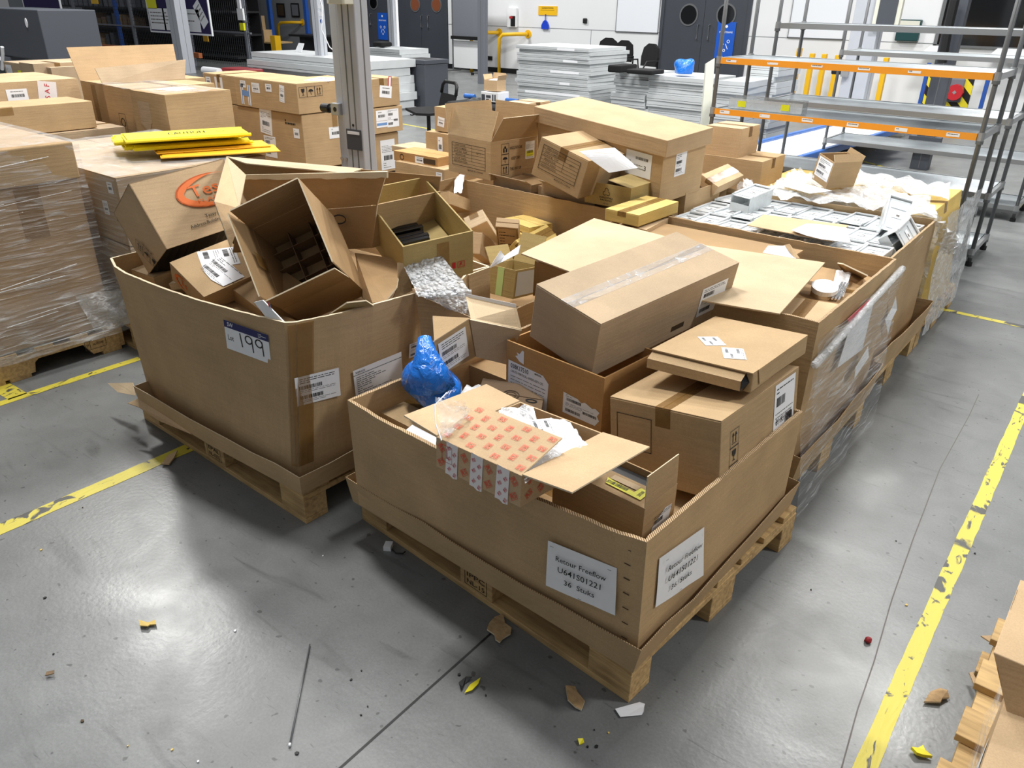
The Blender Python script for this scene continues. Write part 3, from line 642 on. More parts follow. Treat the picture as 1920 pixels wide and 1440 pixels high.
for i in range(7):
    for j in range(2): rs_logo(dc, -W_/2+0.02+i*0.043, -0.022+j*0.042, 0.020, (0.6, -0.9)[(i+j) % 2], 'ink_red', 0.0, 'kraft_tan')
dc.frame(-W_*0.36, 0.008, 0.04, 0.05, 0.002, 'ink_red', 0.0008); dc.rect(-W_*0.36, 0.01, 0.006, 0.03, 'ink_red', 0.0008)
stick(t, rsp, '-y', 0.5, 0.5, dc, name='printed_logos')
dc = Decal()
for i in range(7):
    for j in range(2): rs_logo(dc, -D_/2+0.03+i*0.046, -0.018+j*0.04, 0.020, (0.6, -0.9)[(i+j) % 2], 'ink_red', 0.0, 'kraft_tan')
stick(t, rsp, '+x', 0.5, 0.5, dc, name='printed_logos')
for i, fx in enumerate((0.20, 0.50, 0.80)):
    dc = Decal(); dc.poly([(-0.021, 0.05), (0.021, 0.048), (0.023, -0.048), (0.008, -0.052), (-0.006, -0.046), (-0.021, -0.047)], 'tape_white')
    for r in range(3):
        for c in range(2): rs_logo(dc, -0.010+c*0.02+0.002*r, 0.032-r*0.03-c*0.012, 0.0105, 0.5+c*0.3+r*0.2, 'ink_crimson', 0.0006, 'tape_white')
    stick(t, rsp, '-y', fx, 0.46, dc, name='logo_tape', lift=0.0022, ang=-3)
# bags inside the open carton
def PB(u, v, z): return PZ(u, v, z)
bag = thing('plastic_bag', 'white plastic parts bag with a barcode label spilling from the red logo carton', 'plastic bag', PB(1030, 830, 0.69))
crumple('bag_film', bag, [PB(985, 905, 0.69), PB(1110, 845, 0.685), PB(1062, 786, 0.69), PB(965, 790, 0.70)], 'white_bag', 16, 0.008, 3)
crumple('bag_back', bag, [PB(985, 905, 0.665), PB(1110, 845, 0.66), PB(1062, 786, 0.665), PB(965, 790, 0.67)], 'white_bag', 12, 0.005, 8)
dc = ship(0.10, 0.06, 4, style=2); p0 = PB(1019, 808, 0.70); dc.build('barcode_label', bag, mw(bag).inverted() @ frame(p0+Vector((0,0,0.008)), (0.75, -0.62, 0.0), (0.62, 0.75, 0.02), (0,0,1)))
bag = thing('plastic_bag', 'grey zip bag lying behind the white parts bag in the red logo carton', 'plastic bag', PB(990, 775, 0.69))
crumple('bag_film', bag, [PB(930, 785, 0.68), PB(1010, 800, 0.695), PB(1000, 762, 0.70), PB(940, 764, 0.69)], 'white_bag', 12, 0.008, 5)
mb = MB(); mb.tube([PB(975, 765, 0.70), PB(990, 772, 0.703), PB(1005, 790, 0.70)], 0.002, 'paper', 6); mb.build('zip_seal', bag, world=True)
bag = thing('zip_bag', 'clear empty zip bag standing on the left flap of the red logo carton', 'plastic bag', PB(850, 800, 0.70))
crumple('bag_film', bag, [PB(826, 826, 0.705), PB(880, 784, 0.715), PB(872, 752, 0.76), PB(816, 745, 0.77)], 'clear_bag', 14, 0.010, 7, fold=4)
crumple('bag_film', bag, [PB(840, 820, 0.70), PB(890, 772, 0.70), PB(870, 760, 0.735), PB(820, 760, 0.745)], 'clear_bag', 12, 0.008, 9, fold=4)
mb = MB(); mb.tube([PB(838, 736, 0.765), PB(815, 760, 0.76), PB(817, 795, 0.73), PB(828, 826, 0.706)], 0.0018, 'paper', 6); mb.build('zip_seal', bag, world=True)
# fragile-marked carton and the flat wrapped carton on top
frp = ((-0.828, 2.031, 0.571), (-2.7, -7.6, -1.5), (0.356, 0.540, 0.243))
t = carton('carton', 'taped kraft carton with a fragile arrows glass umbrella panel and an empty printed square', frp, 'kraft', seam='y', edge='kraft_torn')
dc = Decal(); dc.frame(0, 0, 0.118, 0.108, 0.002, 'ink'); stick(t, frp, '-y', 0.235, 0.60, dc, name='printed_square')
def fragile(s=1.0, vertical=True, mat='ink', order=('up', 'glass', 'umb'), cells=True):
    d = Decal()
    n = len(order)
    for i, k in enumerate(order):
        x, y = (0, (n-1)/2*0.062*s-i*0.062*s) if vertical else (-(n-1)/2*0.062*s+i*0.062*s, 0); q = 0.02*s
        if cells: d.frame(x, y, 0.062*s, 0.062*s, 0.002*s, mat)
        if k == 'up':
            for sx in (-1, 1): d.rect(x+sx*q*0.5, y-q*0.15, q*0.22, q*1.2, mat); d.poly([(x+sx*q*0.5-q*.34, y+q*.4), (x+sx*q*0.5+q*.34, y+q*.4), (x+sx*q*0.5, y+q*1.1)], mat, 0.0006)
            d.rect(x, y-q*0.95, q*1.8, q*0.14, mat)
        elif k == 'glass':
            d.poly([(x-q*.7, y+q), (x+q*.7, y+q), (x+q*.55, y+q*.1), (x, y-q*.25), (x-q*.55, y+q*.1)], mat, 0.0006); d.rect(x, y-q*.5, q*.16, q*.7, mat); d.rect(x, y-q*.9, q*.9, q*.16, mat)
        elif k == 'umb':
            d.poly([(x+math.cos(a)*q*.95, y+math.sin(a)*q*.75) for a in [math.pi*i/10 for i in range(11)]], mat, 0.0006); d.rect(x, y-q*.35, q*.14, q*.9, mat); d.rect(x+q*.15, y-q*.8, q*.4, q*.14, mat)
        elif k == 'hands':
            d.poly([(x-q*.8, y-q), (x-q*.2, y-q), (x-q*.3, y-q*.1), (x-q*.8, y+q*.4)], mat, 0.0006); d.poly([(x+q*.8, y-q), (x+q*.2, y-q), (x+q*.3, y-q*.1), (x+q*.8, y+q*.4)], mat, 0.0006); d.rect(x, y+q*.4, q*.7, q*.7, mat)
    return d
stick(t, frp, '+x', 0.155, 0.46, fragile(0.86), name='printed_symbols')
dc = ship(0.155, 0.215, 11, style=2); dc.text('811K17902', 0, -0.02, 0.03, 'ink', width=0.12); stick(t, frp, '+x', 0.80, 0.52, dc)
ftp = ((-0.833, 2.149, 0.752), (-3.9, -2.9, 0.8), (0.314, 0.477, 0.065))
t = thing('flat_carton', 'flat kraft wrap-around carton with two white labels on top and a black wrapped end', 'box', ftp[0], ftp[1]); w, d, h = ftp[2]
mb = MB(); mb.box((-w/2, -d/2+0.03, -h/2), (w/2, d/2, h/2-0.004), 'kraft'); mb.build('carton_body', t, bevel=0.006)
mb = MB(); mb.sheet([(-w/2-.002, -d/2+0.02, h/2), (w/2+.002, -d/2+0.02, h/2), (w/2+.002, d/2+.002, h/2), (-w/2-.002, d/2+.002, h/2)], 0.004, 'kraft'); mb.sheet([(w/2+.003, -d/2+0.06, h/2), (w/2+0.004, -d/2+0.08, -h*0.25), (w/2+0.004, d/2, -h*0.45), (w/2+.003, d/2, h/2)], 0.003, 'kraft'); mb.build('top_panel', t)
mb = MB()
mb.add([(-w/2, -d/2+0.03, -h/2), (w/2-0.02, -d/2+0.03, -h/2), (w/2-0.02, -d/2-0.005, -h*0.3), (-w/2, -d/2-0.005, -h*0.3), (-w/2, -d/2-0.005, h*0.15), (w/2-0.02, -d/2-0.005, h*0.15), (w/2-0.02, -d/2+0.028, h/2-0.006), (-w/2, -d/2+0.028, h/2-0.006), (w/2-0.02, -d/2+0.06, 0), (-w/2, -d/2+0.06, 0)],
       [(0,1,2,3), (3,2,5,4), (4,5,6,7), (0,3,4,7,9)], 'kraft'); mb.build('rolled_edge', t)
mb = MB(); mb.add([(w/2-0.021, -d/2+0.05, -h/2+.002), (w/2-0.021, -d/2, -h*0.3), (w/2-0.021, -d/2, h*0.15), (w/2-0.021, -d/2+0.028, h/2-0.007), (w/2-0.004, -d/2+0.05, h/2-0.007), (w/2-0.004, -d/2+0.06, -h/2+.002), (w/2-0.008, -d/2+0.03, 0)], [(0,1,2,3,6), (3,4,5,6), (5,0,6)], 'black_gloss'); mb.build('wrapped_end', t)['label'] = 'shiny black wrapped end'
stick(t, ftp, '+z', 0.34, 0.44, ship(0.085, 0.065, 21, style=2), -48); stick(t, ftp, '+z', 0.66, 0.30, ship(0.10, 0.065, 22, style=2), -62)
# orange-brown open carton with part label, and the long carton leaning in it
kp = ((-1.293, 2.010, 0.440), (0, 0, -4.9), (0.420, 0.290, 0.50))
t = carton('open_carton', 'open orange brown carton with a torn part number label, holding the long leaning carton', kp, 'kraft_orange', True, wall=0.006, edge='kraft_torn')
dc = paper(0.185, 0.14, pts=[(-.5,.5),(.36,.46),(.5,.3),(.48,-.5),(-.5,-.5)]); dc.text('038K17510', -0.04, 0.052, 0.024, 'ink', width=0.082); dc.text('MARKING', 0.045, 0.058, 0.01, 'ink', width=0.03)
dc.text('CHUTE-VERTICAL GUIDE ASSY-CPL', -0.005, 0.032, 0.012, 'ink_grey', width=0.15); dc.lines(0, 0.015, 0.16, 6, 0.013, 0.002, 5); dc.text('75', -0.07, -0.035, 0.022, 'ink'); dc.lines(0.0, -0.055, 0.12, 2, 0.01, 0.002, 6)
stick(t, kp, '-y', 0.245, 0.72, dc, -1, name='part_label')
dc = paper(0.04, 0.05, pts=[(0.3,.5),(.5,.45),(.5,-.5),(0,-.4),(-.5,-.1),(-.2,0),(-.35,.2),(0,.15)]); stick(t, kp, '-y', 0.15, 0.92, dc, name='torn_label')
dc = ship(0.15, 0.075, 31, pts=[(-.5,.5),(-.3,.45),(-.1,.42),(0,.3),(.1,.4),(.3,.25),(.38,.32),(.5,.2),(.44,0),(.5,-.2),(.4,-.5),(-.5,-.5)], style=2); stick(t, kp, '-y', 0.80, 0.72, dc, name='torn_label')
lp = ((-1.227, 2.247, 0.809), (3.7, 10.6, -8.5), (0.286, 0.733, 0.202))
t = carton('long_carton', 'long plain kraft carton with clear tape seam leaning out of the orange brown carton', lp, 'kraft_grey', seam='y', tape=False)
mb = MB(); mb.box((-0.028, -lp[2][1]/2-.001, lp[2][2]/2), (0.028, lp[2][1]/2+.001, lp[2][2]/2+.0008), 'clear_bag'); mb.build('clear_tape', t)
dc = ship(0.15, 0.115, 41, style=2); stick(t, lp, '+x', 0.83, 0.48, dc)
mb = MB(); mb.box((lp[2][0]/2-.001, 0.03, -lp[2][2]*0.36), (lp[2][0]/2+.0006, 0.10, -lp[2][2]*0.26), 'ink_brown'); mb.build('hand_hole', t, bevel=0.0)
# small carton in the near corner
yp = ((-0.872, 1.560, 0.440), (0, 0, -3.3), (0.298, 0.157, 0.277))
t = carton('open_carton', 'small kraft carton with torn yellow barcode label in the near front corner', yp, 'kraft', True, {'x1': (0.085, -6, 0.010), 'y0': (0.085, -89)}, edge='kraft_torn')
mb = MB(); mb.box((-0.14, -0.012, yp[2][2]/2-0.030), (0.14, 0.07, yp[2][2]/2-0.02), 'black'); mb.build('black_contents', t)
dc = Decal(); dc.poly([(-0.062,0.006),(0.03,-0.004),(0.032,0.024),(0.062,0.022),(0.062,-0.024),(-0.05,-0.02)], 'label_yellow'); dc.rect(-0.012, 0.018, 0.085, 0.022, 'kraft_pale'); dc.bars(-0.02, -0.008, 0.065, 0.014, 5); dc.text('2030', 0.048, 0.0, 0.014, 'ink', a=math.pi/2)
M = face_m(yp[2], '+z', 0.70, 0.28); M.translation.z += 0.002; dc.build('torn_label', t, M, 'torn yellow barcode label')
dc = ship(0.10, 0.09, 51, pts=[(-.5,-.5),(-.5,.1),(-.2,.3),(.1,.5),(.45,.45),(.35,.0),(.5,-.2),(.3,-.4)], style=2); stick(t, yp, '+x', 0.6, 0.66, dc, name='torn_label')
# flat board under those cartons
mb = MB(); mb.sheet([Vector((-1.0, 1.6, 0.40)), Vector((-0.69, 1.6, 0.42)), Vector((-0.665, 2.2, 0.43)), Vector((-1.0, 2.25, 0.41))], 0.006, 'kraft')
tag(mb.build('cardboard_sheet'), 'flat kraft board inside the front box under the fragile marked carton', 'cardboard sheet')
# label-faced open carton
t = thing('open_carton', 'battered open carton facing left with a two-barcode label behind the blue bag', 'box', (-1.66, 1.85, 0.62))
X = -1.62; A = [PX(814, 641, X), PX(881, 598, X), PX(893, 668, X), PX(826, 704, X)]
mb = MB(); mb.sheet([A[3], A[2], A[1], A[0]], 0.005, 'kraft', edge='kraft_torn'); mb.build('front_panel', t, world=True)
B = [PX(881, 598, X), PY(978, 618, 1.93), PY(950, 682, 1.93), PX(893, 668, X)]
mb = MB(); mb.sheet(B, 0.005, 'kraft_pale', edge='kraft_torn'); mb.build('side_panel', t, world=True)['label'] = 'pale inner side panel'
mb = MB(); mb.sheet([PX(883, 600, X), PY(873, 556, 1.90), PY(968, 577, 1.96), PY(978, 619, 1.93)], 0.004, 'kraft_pale', edge='kraft_torn'); mb.build('raised_flap', t, world=True)
mb = MB(); mb.sheet([PY(873, 556, 1.898), PY(872, 550, 1.898), PY(967, 570, 1.958), PY(968, 577, 1.958)], 0.001, 'paper'); mb.build('clear_tape', t, world=True)
mb = MB(); mb.sheet([A[0], PX(811, 594, X-0.07), PX(877, 601, X-0.03), A[1]], 0.004, 'kraft', edge='kraft_torn'); mb.build('raised_flap', t, world=True)
x = (A[1]-A[0]).normalized(); nr = x.cross((A[0]-A[3]).normalized()).normalized(); nr = nr if nr.dot(CAM-A[0]) > 0 else -nr; y = nr.cross(x); c = (A[0]+A[1]+A[2]+A[3])/4
dc = ship(0.135, 0.115, 61, style=0); dc.build('shipping_label', t, mw(t).inverted() @ frame(c+nr*0.002-x*0.012, x, y, nr))
# dark printed carton below it
dkp = ((-1.43, 1.80, 0.50), (4, 6, 32), (0.22, 0.16, 0.085))
t = carton('carton', 'dark grey brown flat carton with faint round prints behind the blue bag', dkp, 'kraft_ash', tape=False)
dc = Decal(); dc.ring(0, 0, 0.028, 0.004, 'ink_brown'); dc.ring(0, 0, 0.018, 0.003, 'ink_brown'); dc.ring(0.07, -0.02, 0.02, 0.006, 'ink', ry=0.012); stick(t, dkp, '+z', 0.5, 0.5, dc, name='round_print')
dc = Decal(); dc.ring(0.0, 0, 0.016, 0.005, 'ink', ry=0.01); stick(t, dkp, '-y', 0.7, 0.5, dc, name='round_print')
bag = thing('plastic_bag', 'grey film bag lying beside the dark flat carton in the front box', 'plastic bag', PZ(905, 752, 0.5)); crumple('bag_film', bag, [PZ(850, 750, .50), PZ(925, 775, .5), PZ(950, 735, .5), PZ(880, 720, .5)], 'white_bag', 12, 0.012, 12)
# blue bag with tag
t = thing('blue_bag', 'shiny blue plastic bag with a white scribbled tag at the front box corner', 'plastic bag', (-1.655, 1.64, 0.50))
blob('bag_body', t, (-1.64, 1.645, 0.565), (0.118, 0.088, 0.080), 'blue_bag', 4, 0.22)
mb = MB(); mb.tube([PZ(806, 722, 0.60), PZ(803, 690, 0.66), PZ(799, 662, 0.70), PZ(796, 634, 0.735)], [0.085, 0.060, 0.036, 0.022], 'blue_bag', 14); mb.build('bag_neck', t, world=True, smooth=True)
dc = Decal(); dc.poly([(-.032,.03),(-.02,.036),(.03,.03),(.034,-.028),(-.03,-.03)], 'paper')
for i in range(5): dc.ring(-0.018+i*0.009, 0.004-i*0.001, 0.009, 0.0014, 'ink_red', 0.0006, 0.4, 5.6, ry=0.016)
dc.rect(-0.045, 0.026, 0.04, 0.008, 'paper'); p0 = PZ(814, 716, 0.565); n0 = (CAM-p0).normalized(); x0 = RT; 
dc.build('tag', t, mw(t).inverted() @ frame(p0+n0*0.012, RT*0.97-UP*0.1, UP*0.97+RT*0.1, n0))
fp = ((-1.66, 1.64, 0.315), (0, 0, -3), (0.20, 0.26, 0.32)); t = carton('carton', 'plain kraft carton under the blue bag in the front box corner', fp, 'kraft')
mb = MB(); mb.sheet([PZ(755, 812, .50), PZ(773, 797, .50), PZ(819, 821, .51), PZ(817, 836, .50)], 0.0015, 'paper'); tag(mb.build('paper_sheet'), 'white folded paper sheet tucked behind the front rim left of the logo carton', 'paper')
# cartons filling the dark gaps between the loads in the front box
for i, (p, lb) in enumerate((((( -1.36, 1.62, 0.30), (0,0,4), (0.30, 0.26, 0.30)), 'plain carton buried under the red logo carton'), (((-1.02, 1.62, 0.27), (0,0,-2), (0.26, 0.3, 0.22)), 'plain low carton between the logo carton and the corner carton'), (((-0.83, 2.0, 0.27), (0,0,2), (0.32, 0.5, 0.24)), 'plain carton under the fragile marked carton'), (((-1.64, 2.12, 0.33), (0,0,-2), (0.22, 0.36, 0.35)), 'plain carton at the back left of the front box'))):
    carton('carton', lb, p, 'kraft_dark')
# ================================================================== LOT BOX (G2) on the left
pallet('pallet', 'wooden block pallet under the tall lot box on the left', (-2.59, 1.845, 0), -1.2, 1.2, 1.0, PG, boards=5, stamp=('EPAL', 'NL-0255'))
Z2 = 0.78
rim2 = [PZ(206, 484, Z2+.0), PZ(214, 500, Z2), PZ(233, 512, Z2), PZ(300, 539, Z2), PZ(367, 562, Z2), PZ(450, 585, Z2), PZ(533, 605, Z2), PZ(556, 604, Z2), PZ(640, 587, Z2), PZ(700, 571, Z2), PZ(778, 550, .765), Vector((-1.98, 2.13, 0.70)), Vector((-2.04, 2.28, 0.72)), Vector((-2.045, 2.42, 0.71)), Vector((-3.14, 2.43, 0.78)), Vector((-3.16, 1.9, 0.78))]
base2 = [Vector(p) for p in ((-3.13, 1.40, .158), (-3.12, 1.37, .158), (-3.02, 1.36, .158), (-2.75, 1.345, .158), (-2.5, 1.34, .158), (-2.28, 1.335, .158), (-2.06, 1.335, .158), (-2.02, 1.345, .158), (-1.995, 1.5, .158), (-1.99, 1.65, .158), (-1.99, 1.9, .158), (-1.99, 2.1, .158), (-1.99, 2.25, .158), (-1.99, 2.34, .158), (-3.12, 2.35, .158), (-3.13, 1.9, .158))]
lip2 = [PZ(262, 756, .147), PZ(400, 838, .147), PZ(566, 928, .147), Vector((-1.96, 2.36, .147)), Vector((-3.15, 2.37, .147))]
g2 = gaylord('pallet_box', 'tall open cardboard pallet box carrying the white and navy lot number label', rim2, base2, 0.009, (-2.57, 1.87, 0.15), seed=8, lip=lip2, liplen=0.085, flare=0.012, edge='kraft_torn', jag=0.001, lipmat='kraft')
# torn pieces of the tray at the far left corner
mb = MB(); mb.sheet([PZ(203, 719, 0.16), PZ(250, 718, 0.20), PZ(254, 742, 0.17), PZ(222, 736, 0.15)], 0.004, 'kraft_pale'); mb.build('torn_tray_piece', g2, world=True)
mb = MB(); mb.sheet([PZ(240, 757, 0.15), PZ(262, 747, 0.17), PZ(330, 778, 0.16), PZ(360, 815, 0.148), PZ(300, 790, 0.148), PZ(262, 765, 0.148)], 0.004, 'kraft_tan'); mb.build('torn_tray_piece', g2, world=True)
# outward folded flap of the right wall
mb = MB(); mb.sheet([PZ(778, 551, .765), PZ(881, 594, .70), PZ(886, 650, .60), PZ(792, 640, .60)][::-1], 0.008, 'kraft_dark', edge='kraft_torn'); mb.build('folded_flap', g2, world=True)
# corner tape, lot label, shipping labels
pcA = Vector((-2.28, 1.345, 0.4)); nA = Vector((0.0, -1, 0.0))
def wallpt(u, v, a, b, base_a):  # point on the plane through a, b and base_a
    return onplane(u, v, a, (b-a).cross(base_a-a).normalized())
def decal_on(t, quad, dec_fn, name, label=None, lift=0.004):
    a, b, c, d = quad; x = ((b-a)+(c-d)).normalized(); nr = x.cross(((a-d)+(b-c)).normalized()).normalized()
    if nr.dot(CAM-a) < 0: nr = -nr
    y = nr.cross(x); w = ((b-a).length+(c-d).length)/2; h = ((d-a).length+(c-b).length)/2; cc = (a+b+c+d)/4
    o = dec_fn(w, h).build(name, t, mw(t).inverted() @ frame(cc, x, y, nr), label, lift); return o
F2 = (rim2[5], rim2[6], base2[5])
def lot(w, h):
    d = paper(w, h); d.rect(0, h*0.38, w, h*0.24, 'navy', 0.0005); d.text('SW', -w*0.36, h*0.38, h*0.2, 'paper', 0.001, width=w*0.13); d.lines(w*0.36, h*0.42, w*0.18, 3, h*0.05, h*0.018, 3, 'paper', 0.001)
    d.text('Lot', -w*0.38, -h*0.08, h*0.26, 'ink_grey', width=w*0.13)
    # hand written number
    def stroke(pts, t=0.0045):
        for (x0, y0), (x1, y1) in zip(pts, pts[1:]):
            L = math.hypot(x1-x0, y1-y0); d.rect((x0+x1)/2, (y0+y1)/2, L+t*0.6, t, 'ink', 0.0012, math.atan2(y1-y0, x1-x0))
    stroke([(-w*.15, h*.2), (-w*.12, -h*.24)])
    for ox in (0.04, 0.27):
        stroke([(w*(ox+.075*math.cos(a)), h*(.08+.13*math.sin(a))) for a in [i*math.pi/7 for i in range(15)]]); stroke([(w*(ox+.07), h*.16), (w*(ox+.085), -h*.3)])
    return d
decal_on(g2, [wallpt(u, v, *F2) for u, v in ((423, 598), (507, 628), (509, 681), (427, 651))], lot, 'lot_label', 'white lot label with a navy header', 0.006)
F3 = (rim2[7], rim2[8], base2[8])
decal_on(g2, [wallpt(u, v, *F3) for u, v in ((549, 706), (634, 687), (635, 738), (556, 760))], lambda w, h: ship(w, h, 71, style=0), 'shipping_label', None, 0.012)
decal_on(g2, [wallpt(u, v, rim2[8], rim2[9], base2[9]) for u, v in ((657, 693), (750, 656), (750, 705), (664, 742))], lambda w, h: (lambda d: (d.text('XEROX', -w*.36, h*.38, h*.1, 'ink', width=w*.2), d.rect(0, h*.3, w, .002, 'ink', .0006), d.lines(-w*.1, h*.2, w*.7, 9, h*.075, h*.02, 9, 'ink'), d)[-1])(paper(w, h)), 'paper_sheet', None, 0.014)
decal_on(g2, [wallpt(u, v, rim2[9], rim2[10], base2[10]) for u, v in ((762, 644), (796, 632), (797, 656), (764, 670))], lambda w, h: ship(w, h, 77, style=2), 'shipping_label', None, 0.012)
dc = Decal()
for a in range(5): dc.ring(0.012*math.cos(a*1.256), 0.012*math.sin(a*1.256), 0.011, 0.0012, 'ink_red', seg=16)
decal_on(g2, [wallpt(u, v, *F2) for u, v in ((492, 683), (514, 690), (513, 713), (492, 706))], lambda w, h: dc, 'red_stamp')
mb = MB()
for a, b, c, d in ((Vector(rim2[6])+Vector((0.02,-.003,-.005)), rim2[7]+Vector((0.003,-.004,-.005)), base2[7]+Vector((0.003,-.004,0.08)), base2[6]+Vector((0.02,-.004,0.08))), (rim2[7]+Vector((0.004,-.002,-.005)), rim2[7].lerp(rim2[8], .35)+Vector((.005,0,-.005)), base2[7].lerp(base2[8], .35)+Vector((.005,0,.08)), base2[7]+Vector((.005,-.002,.08)))):
    mb.sheet([a, b, c, d], 0.001, 'tape_brown')
mb.build('corner_tape', g2, world=True)
# logo carton standing tilted at the left -----------------------------------------
T2 = 'cartons heaped in the lot box'
tp = ((-2.946, 1.588, 0.929), (56.2, -6.0, 88.0), (0.396, 0.273, 0.274)); tshift = 0.03
# explicit panels from the visible corners keep the printed face towards the camera
t = thing('carton', 'large kraft carton with an orange oval logo tilted on the heap', 'box', tp[0], (0,0,0), T2)
R3 = Euler([math.radians(a) for a in tp[1]]).to_matrix()
def cb(x, y, z): return Vector(tp[0])+R3 @ Vector(((x-.5)*tp[2][0], (y-.5)*tp[2][1], (z-.5)*tp[2][2]))
C_ = {k: cb(int(k[0])+(.08 if k[0]=='1' else 0), int(k[1]), int(k[2])) if 0 else cb(int(k[0]), int(k[1]), int(k[2])) for k in ('000','100','010','110','001','101','011','111')}
mb = MB(); 
def quad(a, b, c, d, th=0.004, m='kraft_tan', e='kraft_torn', mbx=None): (mbx or mb).sheet([a, b, c, d], th, m, edge=e)
cen = Vector(tp[0])
def qn(ks, m='kraft_tan'):
    p = [C_[k] for k in ks]; n = (p[1]-p[0]).cross(p[2]-p[0]).normalized(); s = sum(p, Vector())/4
    mb.sheet(p, 0.004, m, nrm=n if n.dot(s-cen) > 0 else -n)
for ks in (('001','101','111','011'), ('000','010','011','001'), ('100','110','111','101'), ('010','110','111','011'), ('000','100','110','010')): qn(ks)
mb.build('carton_body', t, world=True)
# ('000','100','101','001') stays open: a drooping black sheet stands in for the shade inside
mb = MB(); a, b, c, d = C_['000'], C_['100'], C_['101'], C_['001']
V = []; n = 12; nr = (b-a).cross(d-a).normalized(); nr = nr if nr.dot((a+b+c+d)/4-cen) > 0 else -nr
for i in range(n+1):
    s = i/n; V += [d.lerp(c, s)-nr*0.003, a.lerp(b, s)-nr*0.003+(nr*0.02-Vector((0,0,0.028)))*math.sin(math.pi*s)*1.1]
mb.add(V, [(2*i, 2*i+1, 2*i+3, 2*i+2) for i in range(n)], 'black'); mb.build('inside_shade', t, world=True)
def tess(w, h):
    d = Decal(); cx = w*0.20; cy = h*0.12
    d.ring(cx, cy, w*0.36, w*0.085, 'ink_orange', ry=h*0.24, a0=0.5*math.pi-0.4, a1=1.5*math.pi+0.5, seg=40, taper=True); d.ring(cx, cy, w*0.36, 0.007, 'ink_orange', ry=h*0.24, a0=0.8, a1=2*math.pi-0.8, seg=40, taper=True)
    d.text('Tessy', w*0.235, cy+h*0.02, h*0.24, 'ink_orange', width=w*0.50); d.text('PLASTICS', w*.23, cy-h*0.13, h*0.08, 'ink_orange', width=w*0.42)
    d.text('Tessy Plastics(Shanghai', w*.25, -h*0.23, h*0.065, 'ink', width=w*0.47); d.text('Address:Building 9#,No.569 Ren', w*.15, -h*0.32, h*0.065, 'ink', width=w*0.66)
    return d
# find which panel is the top (visible) one: corners nearest pixels (240,350)-(418,296)-(425,431)-(313,462)
decal_on(t, [C_['011'], C_['111'], C_['101'], C_['001']], tess, 'printed_logo', 'orange oval logo with small black address', 0.003)
def caut(w, h):
    d = fragile(0.8, False, order=('up', 'umb', 'glass')); d.text('THIS SIDE UP', 0, 0.035, 0.014, 'ink', width=0.08); return d
decal_on(t, [C_['011'].lerp(C_['000'], .55), C_['001'].lerp(C_['001'], 0).lerp(C_['000'], .15), C_['000'], C_['010'].lerp(C_['000'], .7)], caut, 'printed_symbols', None, 0.004)
# labelled carton below it
bp_ = ((-2.658, 1.517, 0.760), (10.2, 23.6, 0.4), (0.226, 0.251, 0.088))
t = carton('carton', 'small kraft carton with two overlapping barcode labels under the logo carton', bp_, 'kraft', tape=False, group=T2)
stick(t, bp_, '+z', 0.33, 0.64, ship(0.10, 0.14, 81, style=2), -20); stick(t, bp_, '+z', 0.64, 0.5, ship(0.15, 0.115, 82, style=0, pts=[(-.5,.5),(.5,.4),(.46,-.4),(.1,-.5),(-.3,-.42)]), 5, lift=0.003)
dc = Decal(); dc.ring(0, 0, 0.06, 0.014, 'ink_orange', ry=0.03, a0=1.2, a1=4.9, taper=True); dc.text('Te', 0.0, -0.0, 0.04, 'ink_orange'); stick(t, bp_, '-y', 0.4, 0.5, dc, name='printed_logo')
# big torn carton at the back ------------------------------------------------------
t = thing('torn_carton', 'big torn carton with ripped white edge standing at the back of the lot box', 'box', (-2.65, 2.05, 0.85), (0,0,0), T2)
Y0 = 1.97
mb = MB(); mb.sheet([PY(436, 478, Y0), PY(697, 465, Y0), PY(707, 385, Y0), PY(452, 405, Y0)], 0.006, 'kraft_dark', edge='kraft_torn'); mb.build('front_panel', t, world=True)
mb = MB(); mb.sheet([PY(452, 404, Y0), PY(707, 384, Y0), PY(725, 322, Y0-.05), PY(458, 329, Y0-.05)], 0.006, 'kraft_dark', edge='kraft_torn'); mb.build('raised_flap', t, world=True)
mb = MB(); R = random.Random(4); n = 26; V = []
for i in range(n+1):
    s = i/n; V += [PY(458+267*s, 328-6*s, Y0-.06), PY(458+267*s, 336-4*s+R.uniform(0, 3), Y0-.06)]
mb.add(V, [(2*i, 2*i+1, 2*i+3, 2*i+2) for i in range(n)], 'kraft_torn'); o = mb.build('torn_edge', t, world=True); md = o.modifiers.new('s', 'SOLIDIFY'); md.thickness = 0.008
mb = MB(); A0 = PY(424, 295, Y0+.30); mb.sheet([A0, PY(681, 318, Y0+.33), PY(655, 327, Y0+.25), PY(462, 308, Y0+.2)], 0.005, 'kraft_pale', edge='kraft_torn'); mb.build('top_flap', t, world=True)
S1, S2, S3, S4 = PY(424, 295, 1.78), PY(401, 379, 1.47), PY(432, 465, 1.46), PY(447, 392, 1.56)
mb = MB(); mb.sheet([S1, PY(460, 329, 1.80), PY(452, 378, 1.66), S4], 0.004, 'kraft_pale'); mb.build('side_flap', t, world=True)['label'] = 'pale upper side flap'
mb = MB(); mb.sheet([S1, S4, PY(441, 440, 1.50), S3, S2], 0.004, 'kraft_tan', edge='kraft_torn'); mb.build('side_flap', t, world=True)
mb = MB(); mb.sheet([S4, PY(455, 385, 1.64), PY(500, 470, 1.66), PY(436, 474, 1.52), PY(441, 440, 1.50)], 0.004, 'kraft_dark'); mb.build('side_panel', t, world=True)
mb = MB(); a, b = PY(436, 478, Y0), PY(697, 465, Y0); k = Vector((0.02, 0.33, 0.0)); c, d = PY(452, 404, Y0), PY(707, 384, Y0)
